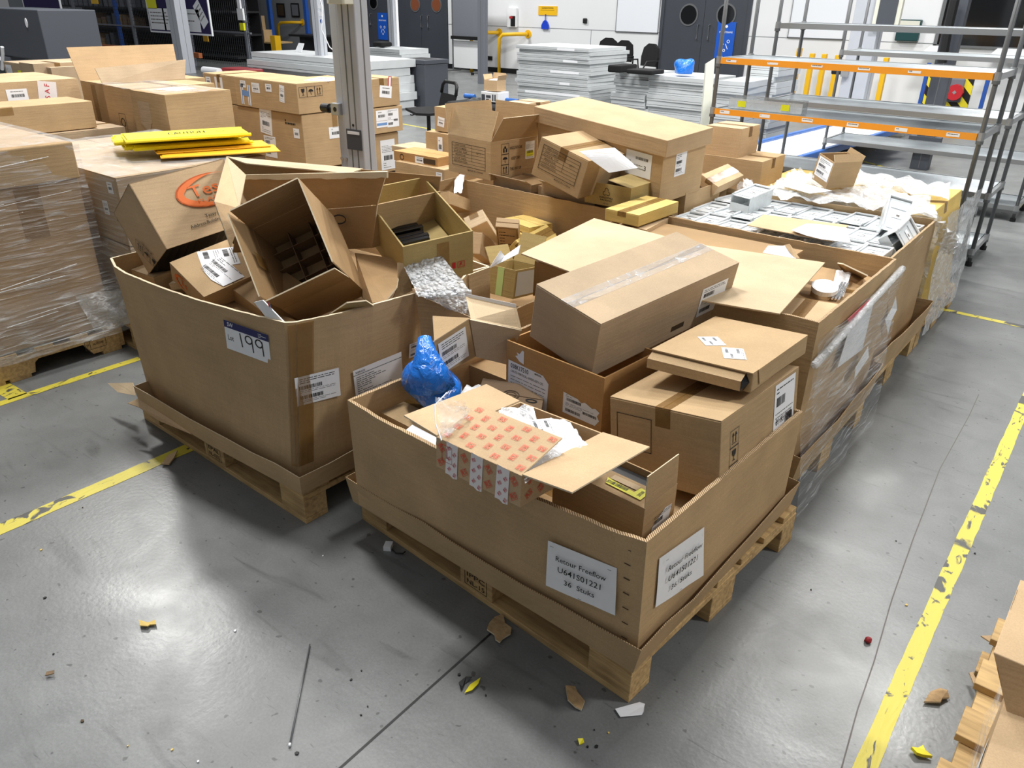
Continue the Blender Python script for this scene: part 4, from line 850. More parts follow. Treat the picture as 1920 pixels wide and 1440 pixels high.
mb.sheet([b, b+k, d+k, d], 0.005, 'kraft'); mb.sheet([a+k, b+k, d+k+Vector((0,0,.06)), A0], 0.005, 'kraft_dark'); mb.sheet([a, c, c+k, a+k], 0.005, 'kraft_dark'); mb.build('carton_body', t, world=True)
dc = Decal(); dc.ring(0, 0, 0.045, 0.006, 'ink', ry=0.02, a0=-2.2, a1=2.4, seg=24)
decal_on(t, [PY(620, 400, Y0-.008), PY(655, 398, Y0-.008), PY(655, 422, Y0-.008), PY(620, 424, Y0-.008)], lambda w, h: dc, 'printed_mark')
# divider carton in front ------------------------------------------------------------
dp = ((-2.264, 1.586, 0.944), (49.5, -24.1, 48.1), (0.271, 0.344, 0.172))
R4 = Euler([math.radians(a) for a in dp[1]]).to_matrix(); Dx, Dy, Dz = dp[2]
depth = 0.20; body_c = Vector(dp[0])+R4 @ Vector((0, 0, -Dz/2-depth/2))
bpz = (tuple(body_c), dp[1], (Dx, Dy, depth))
t = carton('divider_carton', 'open brown carton with cardboard dividers inside, tipped toward the camera', bpz, 'kraft_dark', True, {'x0': (Dz*0.95, 4), 'x1': (Dz*0.95, 0), 'y0': (Dz*0.95, 8), 'y1': (Dz*0.98, 0, 0.0)}, edge='kraft_torn', wall=0.006, group=T2)
mb = MB()
for i in range(1, 5): mb.box((-Dx/2+.007, -Dy/2+Dy*i/5-.0015, -depth/2+.006), (Dx/2-.007, -Dy/2+Dy*i/5+.0015, -depth/2+.075), 'kraft_ash')
for i in range(1, 3): mb.box((-Dx/2+Dx*i/3-.0015, -Dy/2+.007, -depth/2+.006), (-Dx/2+Dx*i/3+.0015, Dy/2-.007, -depth/2+.078), 'kraft_ash')
mb.build('divider_grid', t)
mb = MB(); mb.box((-Dx/2+.01, -0.03, depth/2+.01), (-Dx/2+.0102, 0.03, depth/2+.1), 'tape_brown'); mb.build('packing_tape', t)
# olive carton with black parts
op = ((-2.175, 2.116, 0.902), (13.6, -5.8, 65.6), (0.281, 0.483, 0.187))
t = carton('open_carton', 'olive yellow open carton with torn rim and black parts inside', op, 'kraft_olive', True, edge='kraft_torn', wall=0.006, group=T2)
mb = MB(); mb.box((-0.13, -0.20, -0.045), (0.13, 0.23, -0.04), 'kraft_olive'); mb.build('inner_pad', t)
for i in range(5):
    mb = MB(); x = -0.10+i*0.03; mb.box((-.13, x+.02, -0.038), (0.03+0.01*(i % 2), x+0.042, 0.005-0.004*(i % 3)), 'black_gloss'); tag(mb.build('black_part'), '', '') if 0 else mb.build('black_part', t, bevel=0.003)
dc = Decal(); dc.frame(0, 0, 0.03, 0.026, 0.002, 'ink_crimson'); dc.text('R', 0, 0, 0.022, 'ink_crimson'); dc.rect(-0.03, 0, 0.014, 0.026, 'ink_crimson')
stick(t, op, '-y', 0.82, 0.30, dc, name='red_stamp'); dc = Decal(); dc.rect(0, 0, 0.05, 0.11, 'tape_brown'); stick(t, op, '-y', 0.56, 0.6, dc, name='packing_tape')
# torn inner boards by the right rim and dark cartons filling the heap
t = thing('torn_carton', 'ripped brown carton piece leaning inside the right rim of the lot box', 'box', (-2.2, 1.85, 0.75), (0,0,0), T2)
P_ = [PY(667, 476, 1.93), PY(745, 487, 1.96), PY(752, 500, 1.93), PY(745, 540, 1.82), PY(724, 566, 1.74), PY(700, 570, 1.72), PY(680, 560, 1.8)]
mb = MB(); mb.sheet(P_, 0.006, 'kraft_dark', edge='kraft_torn'); mb.build('torn_panel', t, world=True)
mb = MB(); mb.sheet([PX(745, 492, -2.02), PX(757, 494, -2.02), PX(772, 545, -2.0), PX(735, 562, -2.0), PX(745, 535, -2.02)], 0.006, 'kraft', edge='kraft_torn'); mb.build('torn_edge_piece', t, world=True)
t = thing('torn_carton', 'small olive ripped board sticking up behind the near rim of the lot box', 'cardboard sheet', (-2.1, 1.5, 0.75))
mb = MB(); mb.sheet([PZ(617, 588, .76), PZ(650, 566, .82), PZ(686, 562, .82), PZ(700, 571, .78), PZ(660, 582, .76)], 0.005, 'kraft_olive', edge='kraft_torn'); mb.build('torn_panel', t, world=True)
t = thing('booklet', 'white leaflet with a red and blue stripe inside the near corner of the lot box', 'paper', (-2.3, 1.4, 0.78))
mb = MB(); q = [PZ(478, 566, .82), PZ(494, 562, .84), PZ(535, 604, .775), PZ(505, 600, .77)]; mb.sheet(q, 0.004, 'paper'); mb.build('cover', t, world=True)
decal_on(t, [q[1].lerp(q[0], .35), q[1], q[2], q[2].lerp(q[3], .4)], lambda w, h: (lambda d: (d.rect(0, h*.1, w*.3, h*.5, 'ink_red'), d.rect(w*.25, h*.1, w*.15, h*.5, 'blue_print'), d)[-1])(Decal()), 'printed_stripe')
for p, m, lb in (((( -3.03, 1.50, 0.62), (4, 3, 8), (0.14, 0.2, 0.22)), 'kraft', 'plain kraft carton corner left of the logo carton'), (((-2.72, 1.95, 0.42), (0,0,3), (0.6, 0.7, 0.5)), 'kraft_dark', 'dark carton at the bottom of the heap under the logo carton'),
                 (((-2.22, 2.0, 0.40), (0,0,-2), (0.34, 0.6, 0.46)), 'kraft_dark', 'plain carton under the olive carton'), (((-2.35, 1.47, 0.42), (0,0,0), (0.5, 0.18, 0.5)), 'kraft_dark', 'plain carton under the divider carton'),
                 (((-2.80, 1.44, 0.715), (8, -12, 25), (0.07, 0.05, 0.03)), 'kraft_pale', 'tiny tan carton resting against the near rim'), (((-2.44, 1.60, 0.70), (14, 6, -8), (0.24, 0.2, 0.1)), 'kraft_dark', 'dark carton right of the two label carton')):
    carton('carton', lb, p, m, tape=False, group=T2)
bag = thing('bubble_wrap', 'crumpled bubble wrap draped over the right rim of the lot box', 'bubble wrap', PZ(800, 540, .78))
crumple('wrap_sheet', bag, [PZ(758, 502, .84), PZ(816, 466, .88), PZ(882, 545, .80), PZ(786, 560, .79)], 'bubble_film', 26, 0.008, 3, fold=4)
crumple('wrap_fold', bag, [PZ(782, 548, .795), PZ(884, 543, .80), PZ(887, 592, .735), PZ(845, 582, .74)], 'bubble_film', 20, 0.008, 6, fold=4)
crumple('wrap_under', bag, [PZ(766, 512, .81), PZ(812, 490, .83), PZ(878, 556, .76), PZ(800, 560, .765)], 'bubble_film', 16, 0.008, 9, fold=4)
# ================================================================== BOX BEHIND (G6) with small cartons
def rect_gaylord(label, x0, x1, y0, y1, z, th=0.01, lip=True, dxy=(0,0), seed=1, mat='kraft'):
    rim = [Vector(p) for p in ((x0, y0, z), (x1, y0, z), (x1, y1, z), (x0, y1, z))]
    b = [Vector((p.x*0.995+((x0+x1)/2)*0.005+dxy[0], p.y+dxy[1], 0.158)) for p in rim]
    lp = [Vector(p) for p in ((x0-.02, y0-.02, .147), (x1+.02, y0-.02, .147), (x1+.02, y1+.02, .147), (x0-.02, y1+.02, .147))] if lip else None
    return gaylord('pallet_box', label, rim, b, th, ((x0+x1)/2, (y0+y1)/2, 0.15), seed=seed, lip=lp, liplen=0.15, flare=0.03, mat=mat)
pallet('pallet', 'wooden block pallet under the pallet box of loose small cartons', (-2.58, 2.94, 0), 0, 1.2, 0.95, PG)
def low_gaylord(label):
    rim = [Vector(p) for p in ((-3.15, 2.46, .76), (-2.5, 2.46, .66), (-1.98, 2.46, .50), (-1.98, 2.75, .50), (-1.98, 3.05, .66), (-1.98, 3.40, .775), (-3.15, 3.40, .785))]
    return gaylord('pallet_box', label, rim, [Vector((p.x, p.y, .158)) for p in rim], .01, (-2.56, 2.93, .15), seed=12)
g6 = low_gaylord('tall open pallet box of loose small cartons behind the lot box')
SG = 'small cartons heaped in the middle pallet box'
def small(label, p, m='kraft_tan', **k): return carton('small_carton', label, p, m, group=SG, **k)
hp = ((-2.66, 2.95, 0.72), (42.3, -29.0, 58.7), (0.085, 0.36, 0.085))
hs = [('long tan carton sloping down to the right beside the olive carton', ((-2.62, 3.05, 0.625), (-45.0, -25.6, 41.7), (0.109, 0.293, 0.076)), 'kraft_pale'),
      ('tan carton with faint print just right of the olive carton', ((-2.503, 2.913, 0.587), (-27.4, -1.2, 22.3), (0.06, 0.276, 0.110)), 'kraft_tan'),
      ('upright tan carton with printed lines in the middle of the heap', ((-2.385, 2.970, 0.664), (-134.0, 177.4, -147.5), (0.113, 0.050, 0.262)), 'kraft_tan'),
      ('topmost flat yellow carton of the stack against the far wall', ((-2.52, 3.30, 0.635), (0, 0, -13.7), (0.24, 0.16, 0.038)), 'kraft_yellow'),
      ('second flat yellow carton of the stack against the far wall', ((-2.48, 3.27, 0.593), (0, 0, -12), (0.26, 0.16, 0.038)), 'kraft_yellow'),
      ('third flat yellow carton of the stack against the far wall', ((-2.45, 3.25, 0.551), (0, 0, -10), (0.28, 0.16, 0.038)), 'kraft_yellow'),
      ('lowest flat yellow carton of the stack against the far wall', ((-2.42, 3.23, 0.509), (0, 0, -8), (0.30, 0.16, 0.038)), 'kraft_yellow'),
      ('yellow carton with brown tape lying diagonally on the heap', ((-2.292, 3.057, 0.633), (1.3, 40.7, 9.6), (0.082, 0.330, 0.060)), 'kraft_yellow'),
      ('grey tan carton at the left end of the heap', ((-2.93, 3.10, 0.72), (-20, -10, 25), (0.16, 0.34, 0.07)), 'kraft')]
for i, (lb, p, m) in enumerate(hs):
    t = small(lb, p, m, tape=(i in (0, 7)), seam='y' if i in (0, 1, 7) else 'x')
    if i == 2:
        dc = Decal(); dc.frame(0, 0, 0.1, 0.24, 0.002, 'ink_brown'); dc.lines(0, 0.08, 0.08, 6, 0.03, 0.006, 3, 'ink_brown'); stick(t, p, '-y', 0.5, 0.5, dc, name='printed_text')
gp = ((-2.095, 2.646, 0.582), (-9.2, 0.8, 5.3), (0.142, 0.196, 0.130))
t = small('taped carton with a pale green strip and an open tan flap', gp, 'kraft_olive', open_=True, flaps={'y1': (0.14, 20), 'x0': (0.08, 30)})
dc = Decal(); dc.rect(0, 0, 0.035, 0.128, 'green_tape'); stick(t, gp, '-y', 0.45, 0.5, dc, name='green_tape', label='pale green tape strip')
dc = Decal(); dc.rect(0, 0, 0.17, 0.11, 'panel_grey'); stick(t, gp, '+x', 0.5, 0.5, dc, name='grey_label')
mb = MB(); a, b, c, d = PZ(917, 503, .70), PZ(938, 470, .76), PZ(976, 459, .78), PZ(930, 497, .70); mb.sheet([a, b, PZ(946, 480, .73), d], 0.001, 'paper'); mb.sheet([d, PZ(946, 480, .73), c, PZ(972, 476, .75)], 0.001, 'paper'); tag(mb.build('paper_sheet'), 'white folded paper standing between the small cartons in the middle box', 'paper')
mb = MB(); mb.sheet([PX(877, 515, -2.03), PX(917, 500, -2.03), PX(917, 572, -2.03), PX(880, 560, -2.03)], 0.006, 'kraft', edge='kraft_torn'); tag(mb.build('cardboard_sheet'), 'upright brown board between the lot box and the middle box', 'cardboard sheet')
small('plain carton buried at the bottom of the small carton heap', ((-2.55, 2.95, 0.30), (0, 0, 0), (0.95, 0.75, 0.28)), 'kraft_dark')
# ================================================================== RIGHT ROW: film wrapped box (G3), bin box (G4), bubble wrapped load (G5)
pallet('pallet', 'wooden block pallet under the film wrapped pallet box', (-1.275, 2.97, 0), 0, 1.2, 1.0, PG)
x3 = -0.68
g3 = rect_gaylord('tall pallet box wrapped in stretch film with large kraft sheets on top', -1.85, x3, 2.50, 3.44, 0.785, dxy=(0.0, 0), seed=21)
t = g3
mb = MB(); y0, y1 = 2.46, 3.47
def filmwall(x, y0, y1, z0, z1, seed, bulge=0.03, mat='stretch_film', nm='stretch_film', parent=None, n=22, m=12):
    R = random.Random(seed); V = []
    for j in range(m+1):
        for i in range(n+1):
            s, q = i/n, j/m; V.append((x+bulge*(1-q)**2+R.uniform(0, 0.008)+0.006*math.sin(s*17+q*9), y0+(y1-y0)*s, z0+(z1-z0)*q+R.uniform(-.006, .006)*(j in (0, m))))
    b = MB(); b.add(V, [(j*(n+1)+i, j*(n+1)+i+1, (j+1)*(n+1)+i+1, (j+1)*(n+1)+i) for j in range(m) for i in range(n)], mat)
    return b.build(nm, parent, world=True, smooth=True)
filmwall(x3+0.022, 2.44, 3.46, 0.06, 0.74, 5, 0.05, parent=g3); filmwall(x3+0.034, 2.46, 3.44, 0.34, 0.735, 6, 0.02, parent=g3)
mb = MB(); mb.tube([(x3+.03, 2.44, 0.66), (x3+.035, 2.7, 0.69), (x3+.03, 3.0, 0.715), (x3+.03, 3.44, 0.75)], 0.014, 'wrap_sheet', 7); mb.build('film_rope', g3, world=True, smooth=True)
for q, nm in (((PX(1598, 600, x3+.02), PX(1640, 560, x3+.02), PX(1617, 655, x3+.02), PX(1570, 690, x3+.02)), 'paper_sheet'), ((PX(1604, 690, x3+.03), PX(1628, 650, x3+.03), PX(1629, 670, x3+.03), PX(1602, 710, x3+.03)), 'paper_sheet')):
    mb = MB(); mb.sheet(list(q), 0.001, 'paper', nrm=Vector((1,0,0))); mb.build(nm, g3, world=True)
mb = MB(); mb.sheet([PX(1590, 598, x3+.025), PX(1632, 560, x3+.025), PX(1630, 568, x3+.025), PX(1592, 606, x3+.025)], 0.001, 'ink_crimson', nrm=Vector((1,0,0))); mb.build('red_strip', g3, world=True)
def bowed(name, pts, z, th, mat, label, cat, bow=0.01, group=None):
    a, b, c, d = [PZ(u, v, zz) for (u, v), zz in zip(pts, z)]; n = 8; V = []
    for j in range(n+1):
        for i in range(n+1):
            s, q = i/n, j/n; V.append((a*(1-s)+b*s)*(1-q)+(d*(1-s)+c*s)*q+Vector((0,0,bow*math.sin(math.pi*s)*math.sin(math.pi*q))))
    m = MB(); m.add(V, [(j*(n+1)+i, j*(n+1)+i+1, (j+1)*(n+1)+i+1, (j+1)*(n+1)+i) for j in range(n) for i in range(n)], mat)
    o = m.build(name, None, smooth=False); md = o.modifiers.new('s', 'SOLIDIFY'); md.thickness = th
    return tag(o, label, cat, group)
bowed('cardboard_sheet', [(977, 475), (1114, 409), (1260, 446), (1130, 532)], (.84, .84, .83, .82), 0.005, 'kraft_pale', 'large pale kraft sheet jutting left from under the long leaning carton', 'cardboard sheet', 0.012)
bowed('cardboard_sheet', [(1255, 450), (1547, 492), (1462, 588), (1180, 540)], (.80, .80, .80, .80), 0.005, 'kraft_pale', 'large pale kraft sheet lying on the film wrapped box right of the leaning carton', 'cardboard sheet', 0.006)
mb = MB(); mb.sheet([PZ(1004, 488, .80), PZ(1062, 506, .80), PZ(1062, 520, .74), PZ(1040, 560, .60), PZ(1000, 552, .60)], 0.006, 'kraft_dark'); tag(mb.build('cardboard_sheet'), 'dark upright board just below the tip of the left pale kraft sheet', 'cardboard sheet')
fill = carton('carton', 'plain carton filling the film wrapped box under the pale sheet', ((-1.42, 2.97, 0.46), (0,0,0), (0.74, 0.84, 0.6)), 'kraft_dark')
tb = carton('carton', 'worn tan carton with small barcode label at the film wrapped box corner', ((-0.80, 2.70, 0.63), (3, -3, 4), (0.19, 0.30, 0.20)), 'kraft_tan', seam='y')
stick(tb, (0, 0, (0.19, 0.30, 0.20)), '+z', 0.66, 0.22, ship(0.055, 0.045, 91, style=3), 10)
carton('carton', 'tall narrow carton below the white cap in the film wrapped box', ((-0.84, 3.12, 0.44), (0,0,0), (0.24, 0.5, 0.54)), 'kraft_dark')
t = thing('cardboard_tube', 'cardboard tube with a white dished cap standing in the film wrapped box', 'tube', PZ(1547, 543, .70))
c0 = PZ(1547, 536, .755); ax = Vector((0.10, -0.22, 1)).normalized()
mb = MB(); mb.tube([c0-ax*0.20, c0-ax*0.004], 0.047, 'kraft_dark', 28); mb.build('tube_body', t, world=True, smooth=True)
mb = MB(); mb.tube([c0-ax*0.02, c0, c0+ax*0.001, c0-ax*0.008, c0-ax*0.012], [0.049, 0.0495, 0.044, 0.043, 0.001], 'white_plastic', 28, cap=False); mb.build('cap', t, world=True)['label'] = 'white dished cap'
bag = thing('plastic_bag', 'grey flat film bag of metal strips beside the white capped tube', 'plastic bag', PZ(1580, 535, .72))
crumple('bag_film', bag, [PZ(1556, 558, .72), PZ(1582, 556, .72), PZ(1596, 512, .74), PZ(1568, 506, .74)], 'white_bag', 10, 0.005, 21)
mb = MB()
for i in range(3): mb.box((-0.09, -0.008+i*0.012, -0.002), (0.09, i*0.012, 0.002), 'chrome', frame(PZ(1572, 545, .73), (PZ(1585, 518, .74)-PZ(1562, 556, .72)).normalized(), (0.9, 0.2, 0), (0,0,1)))
mb.build('metal_strips', bag, world=True)
mb = MB(); mb.sheet([PZ(1571, 492, .74), PZ(1582, 494, .78), PZ(1628, 516, .77), PZ(1618, 522, .70), PZ(1590, 520, .66)], 0.005, 'kraft', edge='kraft_torn'); tag(mb.build('cardboard_sheet'), 'brown upturned carton flap at the far right corner of the film wrapped box', 'cardboard sheet')
mb = MB(); V = [PZ(1430, 474, .80), PZ(1440, 461, .82), PZ(1472, 461, .83), PZ(1490, 476, .81), PZ(1492, 485, .80)]; mb.sheet(V, 0.001, 'paper'); tag(mb.build('paper_sheet'), 'white curled paper peeking out behind the right pale kraft sheet', 'paper')
mb = MB(); mb.sheet([PZ(1470, 460, .83), PZ(1481, 458, .84), PZ(1500, 485, .80), PZ(1490, 484, .80)], 0.003, 'kraft_tan'); tag(mb.build('cardboard_strip'), 'narrow tan cardboard strip beside the white curled paper', 'cardboard sheet')
# G4 with clear plastic bins
pallet('pallet', 'wooden block pallet under the pallet box of clear plastic bins', (-1.3, 4.0, 0), 0, 1.2, 1.0, PG)
g4 = gaylord('pallet_box', 'tall open pallet box full of clear plastic bins', [Vector((-1.88, 3.53, .77)), PZ(1270, 415, .765).lerp(PZ(1673, 484, .77), .25), PZ(1673, 484, .77), PZ(1757, 412, .752), PZ(1363, 352, .762), Vector((-1.93, 4.3, .76))],
             [Vector(p) for p in ((-1.86, 3.53, .158), (-1.6, 3.52, .158), (-.72, 3.50, .158), (-.73, 4.42, .158), (-1.88, 4.42, .158), (-1.88, 4.2, .158))], 0.01, (-1.3, 4.0, .15), seed=31, lip=[Vector(p) for p in ((-1.88, 3.49, .147), (-.70, 3.48, .147), (-.68, 4.46, .147), (-1.9, 4.46, .147))], liplen=0.17, flare=0.03)
mb = MB(); mb.sheet([PX(1660, 600, -.70), PX(1672, 578, -.70), PX(1680, 555, -.69), PX(1682, 580, -.69), PX(1672, 600, -.69), PX(1665, 628, -.70)], 0.001, 'paper', nrm=Vector((1,0,0))); mb.build('torn_label', g4, world=True)
BG = 'clear plastic bins in rows in the pallet box'
def make_bin(i0):
    t = thing('plastic_bin', '', 'bin', (0,0,0), (0,0,0), BG); w, d, h = 0.112, 0.255, 0.09; e = 0.003
    mb = MB(); mb.box((-w/2, -d/2, 0), (w/2, d/2, e), 'clear_bin'); mb.box((-w/2, -d/2, e), (-w/2+e, d/2, h), 'clear_bin'); mb.box((w/2-e, -d/2, e), (w/2, d/2, h), 'clear_bin'); mb.box((-w/2, d/2-e, e), (w/2, d/2, h), 'clear_bin'); mb.box((-w/2, -d/2, e), (w/2, -d/2+e, h*0.5), 'clear_bin')
    mb.build('bin_body', t); mb = MB(); mb.box((-w/2+e, -d/2+0.01, h*0.88), (w/2-e, d/2-0.012, h*0.91), 'bin_lid'); mb.box((-w/2+.02, -d/2+0.03, h*0.91), (w/2-.02, -d/2+.07, h*0.95), 'bin_lid'); mb.box((-w/2+.02, d/2-0.08, h*0.91), (w/2-.02, d/2-.05, h*0.95), 'bin_lid'); mb.build('bin_front', t)
    mb = MB(); f = 0.006
    mb.box((-w/2-.002, d/2-f, h-.004), (w/2+.002, d/2+.004, h+.003), 'white_plastic'); mb.box((-w/2-.002, -d/2+.03, h-.004), (-w/2+.004, d/2, h+.002), 'white_plastic'); mb.box((w/2-.004, -d/2+.03, h-.004), (w/2+.002, d/2, h+.002), 'white_plastic'); mb.build('bin_rim', t)
    dc = paper(0.05, 0.038); dc.rect(0.004, 0, 0.016, 0.014, 'ink_grey', 0.0006); dc.build('bin_label', t, Matrix.Translation((0.0, 0.0, h*0.925)), lift=0.001)
    return t
proto = None; rows = 0
cards = ('far row', 'middle row', 'near row')
for r, (yy, x0, n) in enumerate(((4.24, -1.82, 9), (3.97, -1.83, 9), (3.69, -1.82, 9))):
    for i in range(n):
        if proto is None: proto = make_bin(0); b = proto
        else: b = copy_tree(proto)
        b.location = (x0+i*0.1155+0.06-0.0, yy, 0.640+(0.008 if (i+r) % 3 == 0 else 0)); b.rotation_euler = (math.radians(-3+((i*7+r*3) % 5)), 0, math.radians(((i*5+r) % 5)-2))
        ordn = ('first', 'second', 'third', 'fourth', 'fifth', 'sixth', 'seventh', 'eighth', 'ninth', 'tenth')[i]
        b['label'] = 'clear plastic bin with a small white label, %s from the left in the %s' % (ordn, cards[r])
b = copy_tree(proto); b.location = (-1.60, 4.10, 0.735); b.rotation_euler = (0.05, 0.06, -0.08); b['label'] = 'clear plastic bin lying on top of the others at the far left'
b = copy_tree(proto); b.location = (-0.88, 4.12, 0.745); b.rotation_euler = (0.5, 0.2, 0.3); b['label'] = 'clear plastic bin tipped up on top near the far right corner'
b = copy_tree(proto); b.location = (-0.83, 3.98, 0.71); b.rotation_euler = (0.1, 0.9, 0.1); b['label'] = 'clear plastic bin standing on edge against the right wall'
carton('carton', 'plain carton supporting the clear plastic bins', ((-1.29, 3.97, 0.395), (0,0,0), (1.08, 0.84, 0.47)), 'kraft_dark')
bowed('cardboard_sheet', [(1401, 422), (1432, 402), (1591, 422), (1560, 452)], (.765, .765, .765, .765), 0.004, 'kraft_tan', 'narrow kraft sheet lying across the clear plastic bins', 'cardboard sheet', 0.003)
mb = MB(); mb.sheet([PZ(1484, 432, .775), PZ(1511, 420, .775), PZ(1534, 421, .782), PZ(1587, 428, .777), PZ(1595, 456, .775), PZ(1540, 449, .78), PZ(1512, 442, .778)], 0.002, 'paper'); tag(mb.build('paper_sheet'), 'crumpled white papers on the kraft sheet over the clear bins', 'paper')
# G5 bubble wrapped load of yellow cartons
pallet('pallet', 'wooden block pallet under the bubble wrapped yellow cartons', (-1.3, 5.0, 0), 0, 1.2, 0.95, PG)
YG = 'yellow cartons under bubble wrap'
for p, lb in ((((-1.60, 4.98, 0.44), (0,0,0), (0.48, 0.84, 0.58)), 'plain yellow carton at the left of the bubble wrapped load'), (((-1.12, 5.00, 0.445), (0,0,0), (0.46, 0.80, 0.59)), 'yellow carton in the middle of the bubble wrapped load'),
              (((-0.81, 4.86, 0.46), (4, -6, -3), (0.13, 0.62, 0.60)), 'yellow carton standing on edge at the right end of the bubble wrapped load')):
    carton('carton', lb, p, 'kraft_yellow', group=YG)
yb = carton('carton', 'flat yellow carton with a brown block beside it on the bubble wrapped load', ((-1.22, 4.92, 0.765), (2, 4, -6), (0.42, 0.34, 0.045)), 'kraft_yellow', tape=False, group=YG)
wr = thing('bubble_wrap', 'bubble wrap and clear film draped over the yellow cartons', 'bubble wrap', (-1.2, 4.6, 0.7))
crumple('wrap_top', wr, [PZ(1430, 362, .79), PZ(1760, 405, .78), PZ(1740, 372, .79), PZ(1480, 322, .80)], 'wrap_sheet', 26, 0.02, 31, fold=6)
filmwall(-0.705, 4.50, 5.42, 0.10, 0.76, 33, 0.03, 'wrap_sheet', 'wrap_side', wr)
crumple('wrap_corner', wr, [PZ(1750, 398, .80), PZ(1795, 445, .70), PX(1790, 480, -.62), PX(1760, 470, -.70)], 'wrap_sheet', 14, 0.02, 35, fold=5)
crumple('wrap_front', wr, [(-1.85, 4.49, 0.16), (-0.72, 4.49, 0.16), (-0.72, 4.49, 0.76), (-1.85, 4.49, 0.78)], 'wrap_sheet', 18, 0.015, 36, fold=6)
crumple('wrap_tuft', wr, [PZ(1455, 352, .80), PZ(1500, 345, .84), PZ(1530, 330, .86), PZ(1490, 316, .88)], 'wrap_sheet', 12, 0.02, 38, fold=6)
crumple('wrap_back', wr, [PZ(1600, 345, .80), PZ(1780, 372, .80), PZ(1780, 350, .82), PZ(1610, 320, .84)], 'wrap_sheet', 16, 0.02, 39, fold=6)
o5 = ((-1.338, 4.634, 0.893), (-0.4, 12.0, -33.8), (0.143, 0.187, 0.150))
t = carton('open_carton', 'small open kraft carton with a shipping label sitting on the bubble wrapped load', o5, 'kraft', True, {'x1': (0.045, -40), 'y1': (0.03, 20)}, edge='kraft_torn'); stick(t, o5, '-y', 0.52, 0.58, ship(0.12, 0.11, 95, style=0))
mb = MB(); mb.sheet([PZ(1458, 346, .815), PZ(1482, 338, .82), PZ(1560, 358, .815), PZ(1518, 363, .812)], 0.001, 'paper'); tag(mb.build('paper_sheet'), 'white paper with a red line lying on the bubble wrap', 'paper')
# ================================================================== G7: load with the lidded box
pallet('pallet', 'wooden block pallet under the load with the lidded box', (-2.58, 4.0, 0), 0, 1.2, 1.0, PG)
LG = 'cartons on the load behind the middle pallet box'
carton('carton', 'big plain carton forming the base of the load behind the middle box', ((-2.42, 3.98, 0.475), (0,0,0), (0.86, 0.98, 0.655)), 'kraft_dark', group=LG)
lp = ((-2.300, 3.823, 0.985), (4.6, 4.2, -8.6), (0.905, 0.36, 0.30))
t = carton('lidded_box', 'long box with a deep kraft lid and two white labels', lp, 'kraft', open_=False, seam='none', tape=False, group=LG)
L = MB(); w, d, h = 0.95, 0.385, 0.085; z0 = 0.30/2+0.018
L.box((-w/2, -d/2, z0-h+0.02), (w/2, d/2, z0+0.02), 'kraft_tan'); L.build('lid', t, bevel=0.003)
dc = paper(0.17, 0.125); dc.bars(0.02, 0.03, 0.08, 0.014, 3); dc.lines(-0.01, 0.01, 0.1, 3, 0.016, 0.003, 4); dc.text('3', 0.045, -0.015, 0.035, 'ink'); stick(t, lp, '-y', 0.83, 0.60, dc)
stick(t, lp, '+x', 0.42, 0.62, ship(0.09, 0.12, 103, style=0)); stick(t, lp, '-y', 0.09, 0.55, fragile(0.7, True, order=('glass',)), name='printed_symbol')
hp = ((-3.048, 3.633, 0.906), (0, 0, -8.0), (0.379, 0.370, 0.212))
t = carton('open_carton', 'open kraft carton with tall flaps, a printed form and handle with care symbols', hp, 'kraft', True, {'y0': (0.17, -20), 'x1': (0.17, 36), 'y1': (0.17, 4), 'x0': (0.17, 10)}, edge='kraft_torn', group=LG)
def form(w, h):
    d = Decal(); d.frame(0, 0, w, h, 0.003, 'ink_brown')
    for i in range(1, 7): d.rect(0, h/2-h*i/7, w, 0.0018, 'ink_brown')
    d.rect(w*.1, h*.14, 0.0018, h*.7, 'ink_brown')
    for i, s in enumerate(('PART CODE', 'PART NUMBER', 'DATE OF', 'MANUFACTURE', 'LOT NO', 'DESTINATION')): d.text(s, -w*.24, h/2-h*(i+.62)/7, h*.09, 'ink_brown', width=w*(.3+.05*(i % 3)))
    d.text('QTY', w*.3, h*.2, h*.1, 'ink_brown', width=w*.14); d.text('MADE IN CHINA', w*.2, -h*.62, h*.09, 'ink_brown', width=w*.45); return d
stick(t, hp, '-y', 0.49, 0.52, form(0.30, 0.13), name='printed_form')
dc = fragile(0.95, True, order=('hands', 'umb', 'up')); dc.mb.v = [Vector((p.x, p.y, p.z)) for p in dc.mb.v]
for i, s in enumerate(('HANDLE WITH CARE', 'KEEP DRY', 'THIS WAY UP')): dc.text(s, 0.085, 0.059-i*0.059, 0.024, 'ink_brown', width=(0.10, 0.07, 0.09)[i])
stick(t, hp, '+x', 0.30, 0.50, dc, name='printed_symbols'); dc = ship(0.075, 0.10, 105, style=1); dc.rect(0.0, -0.02, 0.06, 0.03, 'label_yellow', 0.0004); stick(t, hp, '+x', 0.84, 0.66, dc)
fl = [o for o in COL.objects if o.parent == t and o.name.startswith('flap')][-3]
dtp = ((-2.331, 3.551, 0.955), (-1.4, 15.9, 0.6), (0.312, 0.485, 0.204))
kq = 0.985; dtp = (tuple(CAM+(Vector(dtp[0])-CAM)*kq+Vector((0,0,.0))), dtp[1], tuple(x*kq for x in dtp[2]))
t = carton('carton', 'tilted taped carton with a printed form and white printed sheets on top', dtp, 'kraft', seam='y', group=LG)
stick(t, dtp, '-y', 0.48, 0.56, form(0.24, 0.125), name='printed_form', ang=0)
mb = MB(); V = [PZ(1086, 284, 1.075), PZ(1152, 277, 1.08), PZ(1196, 315, 1.02), PZ(1142, 324, 1.0)]; 
o = bowed('printed_paper', [(1086, 284), (1152, 277), (1196, 315), (1142, 324)], (1.075, 1.08, 1.0, .98), 0.001, 'paper', 'white printed sheet with an orange line draped over the tilted carton', 'paper', 0.03)
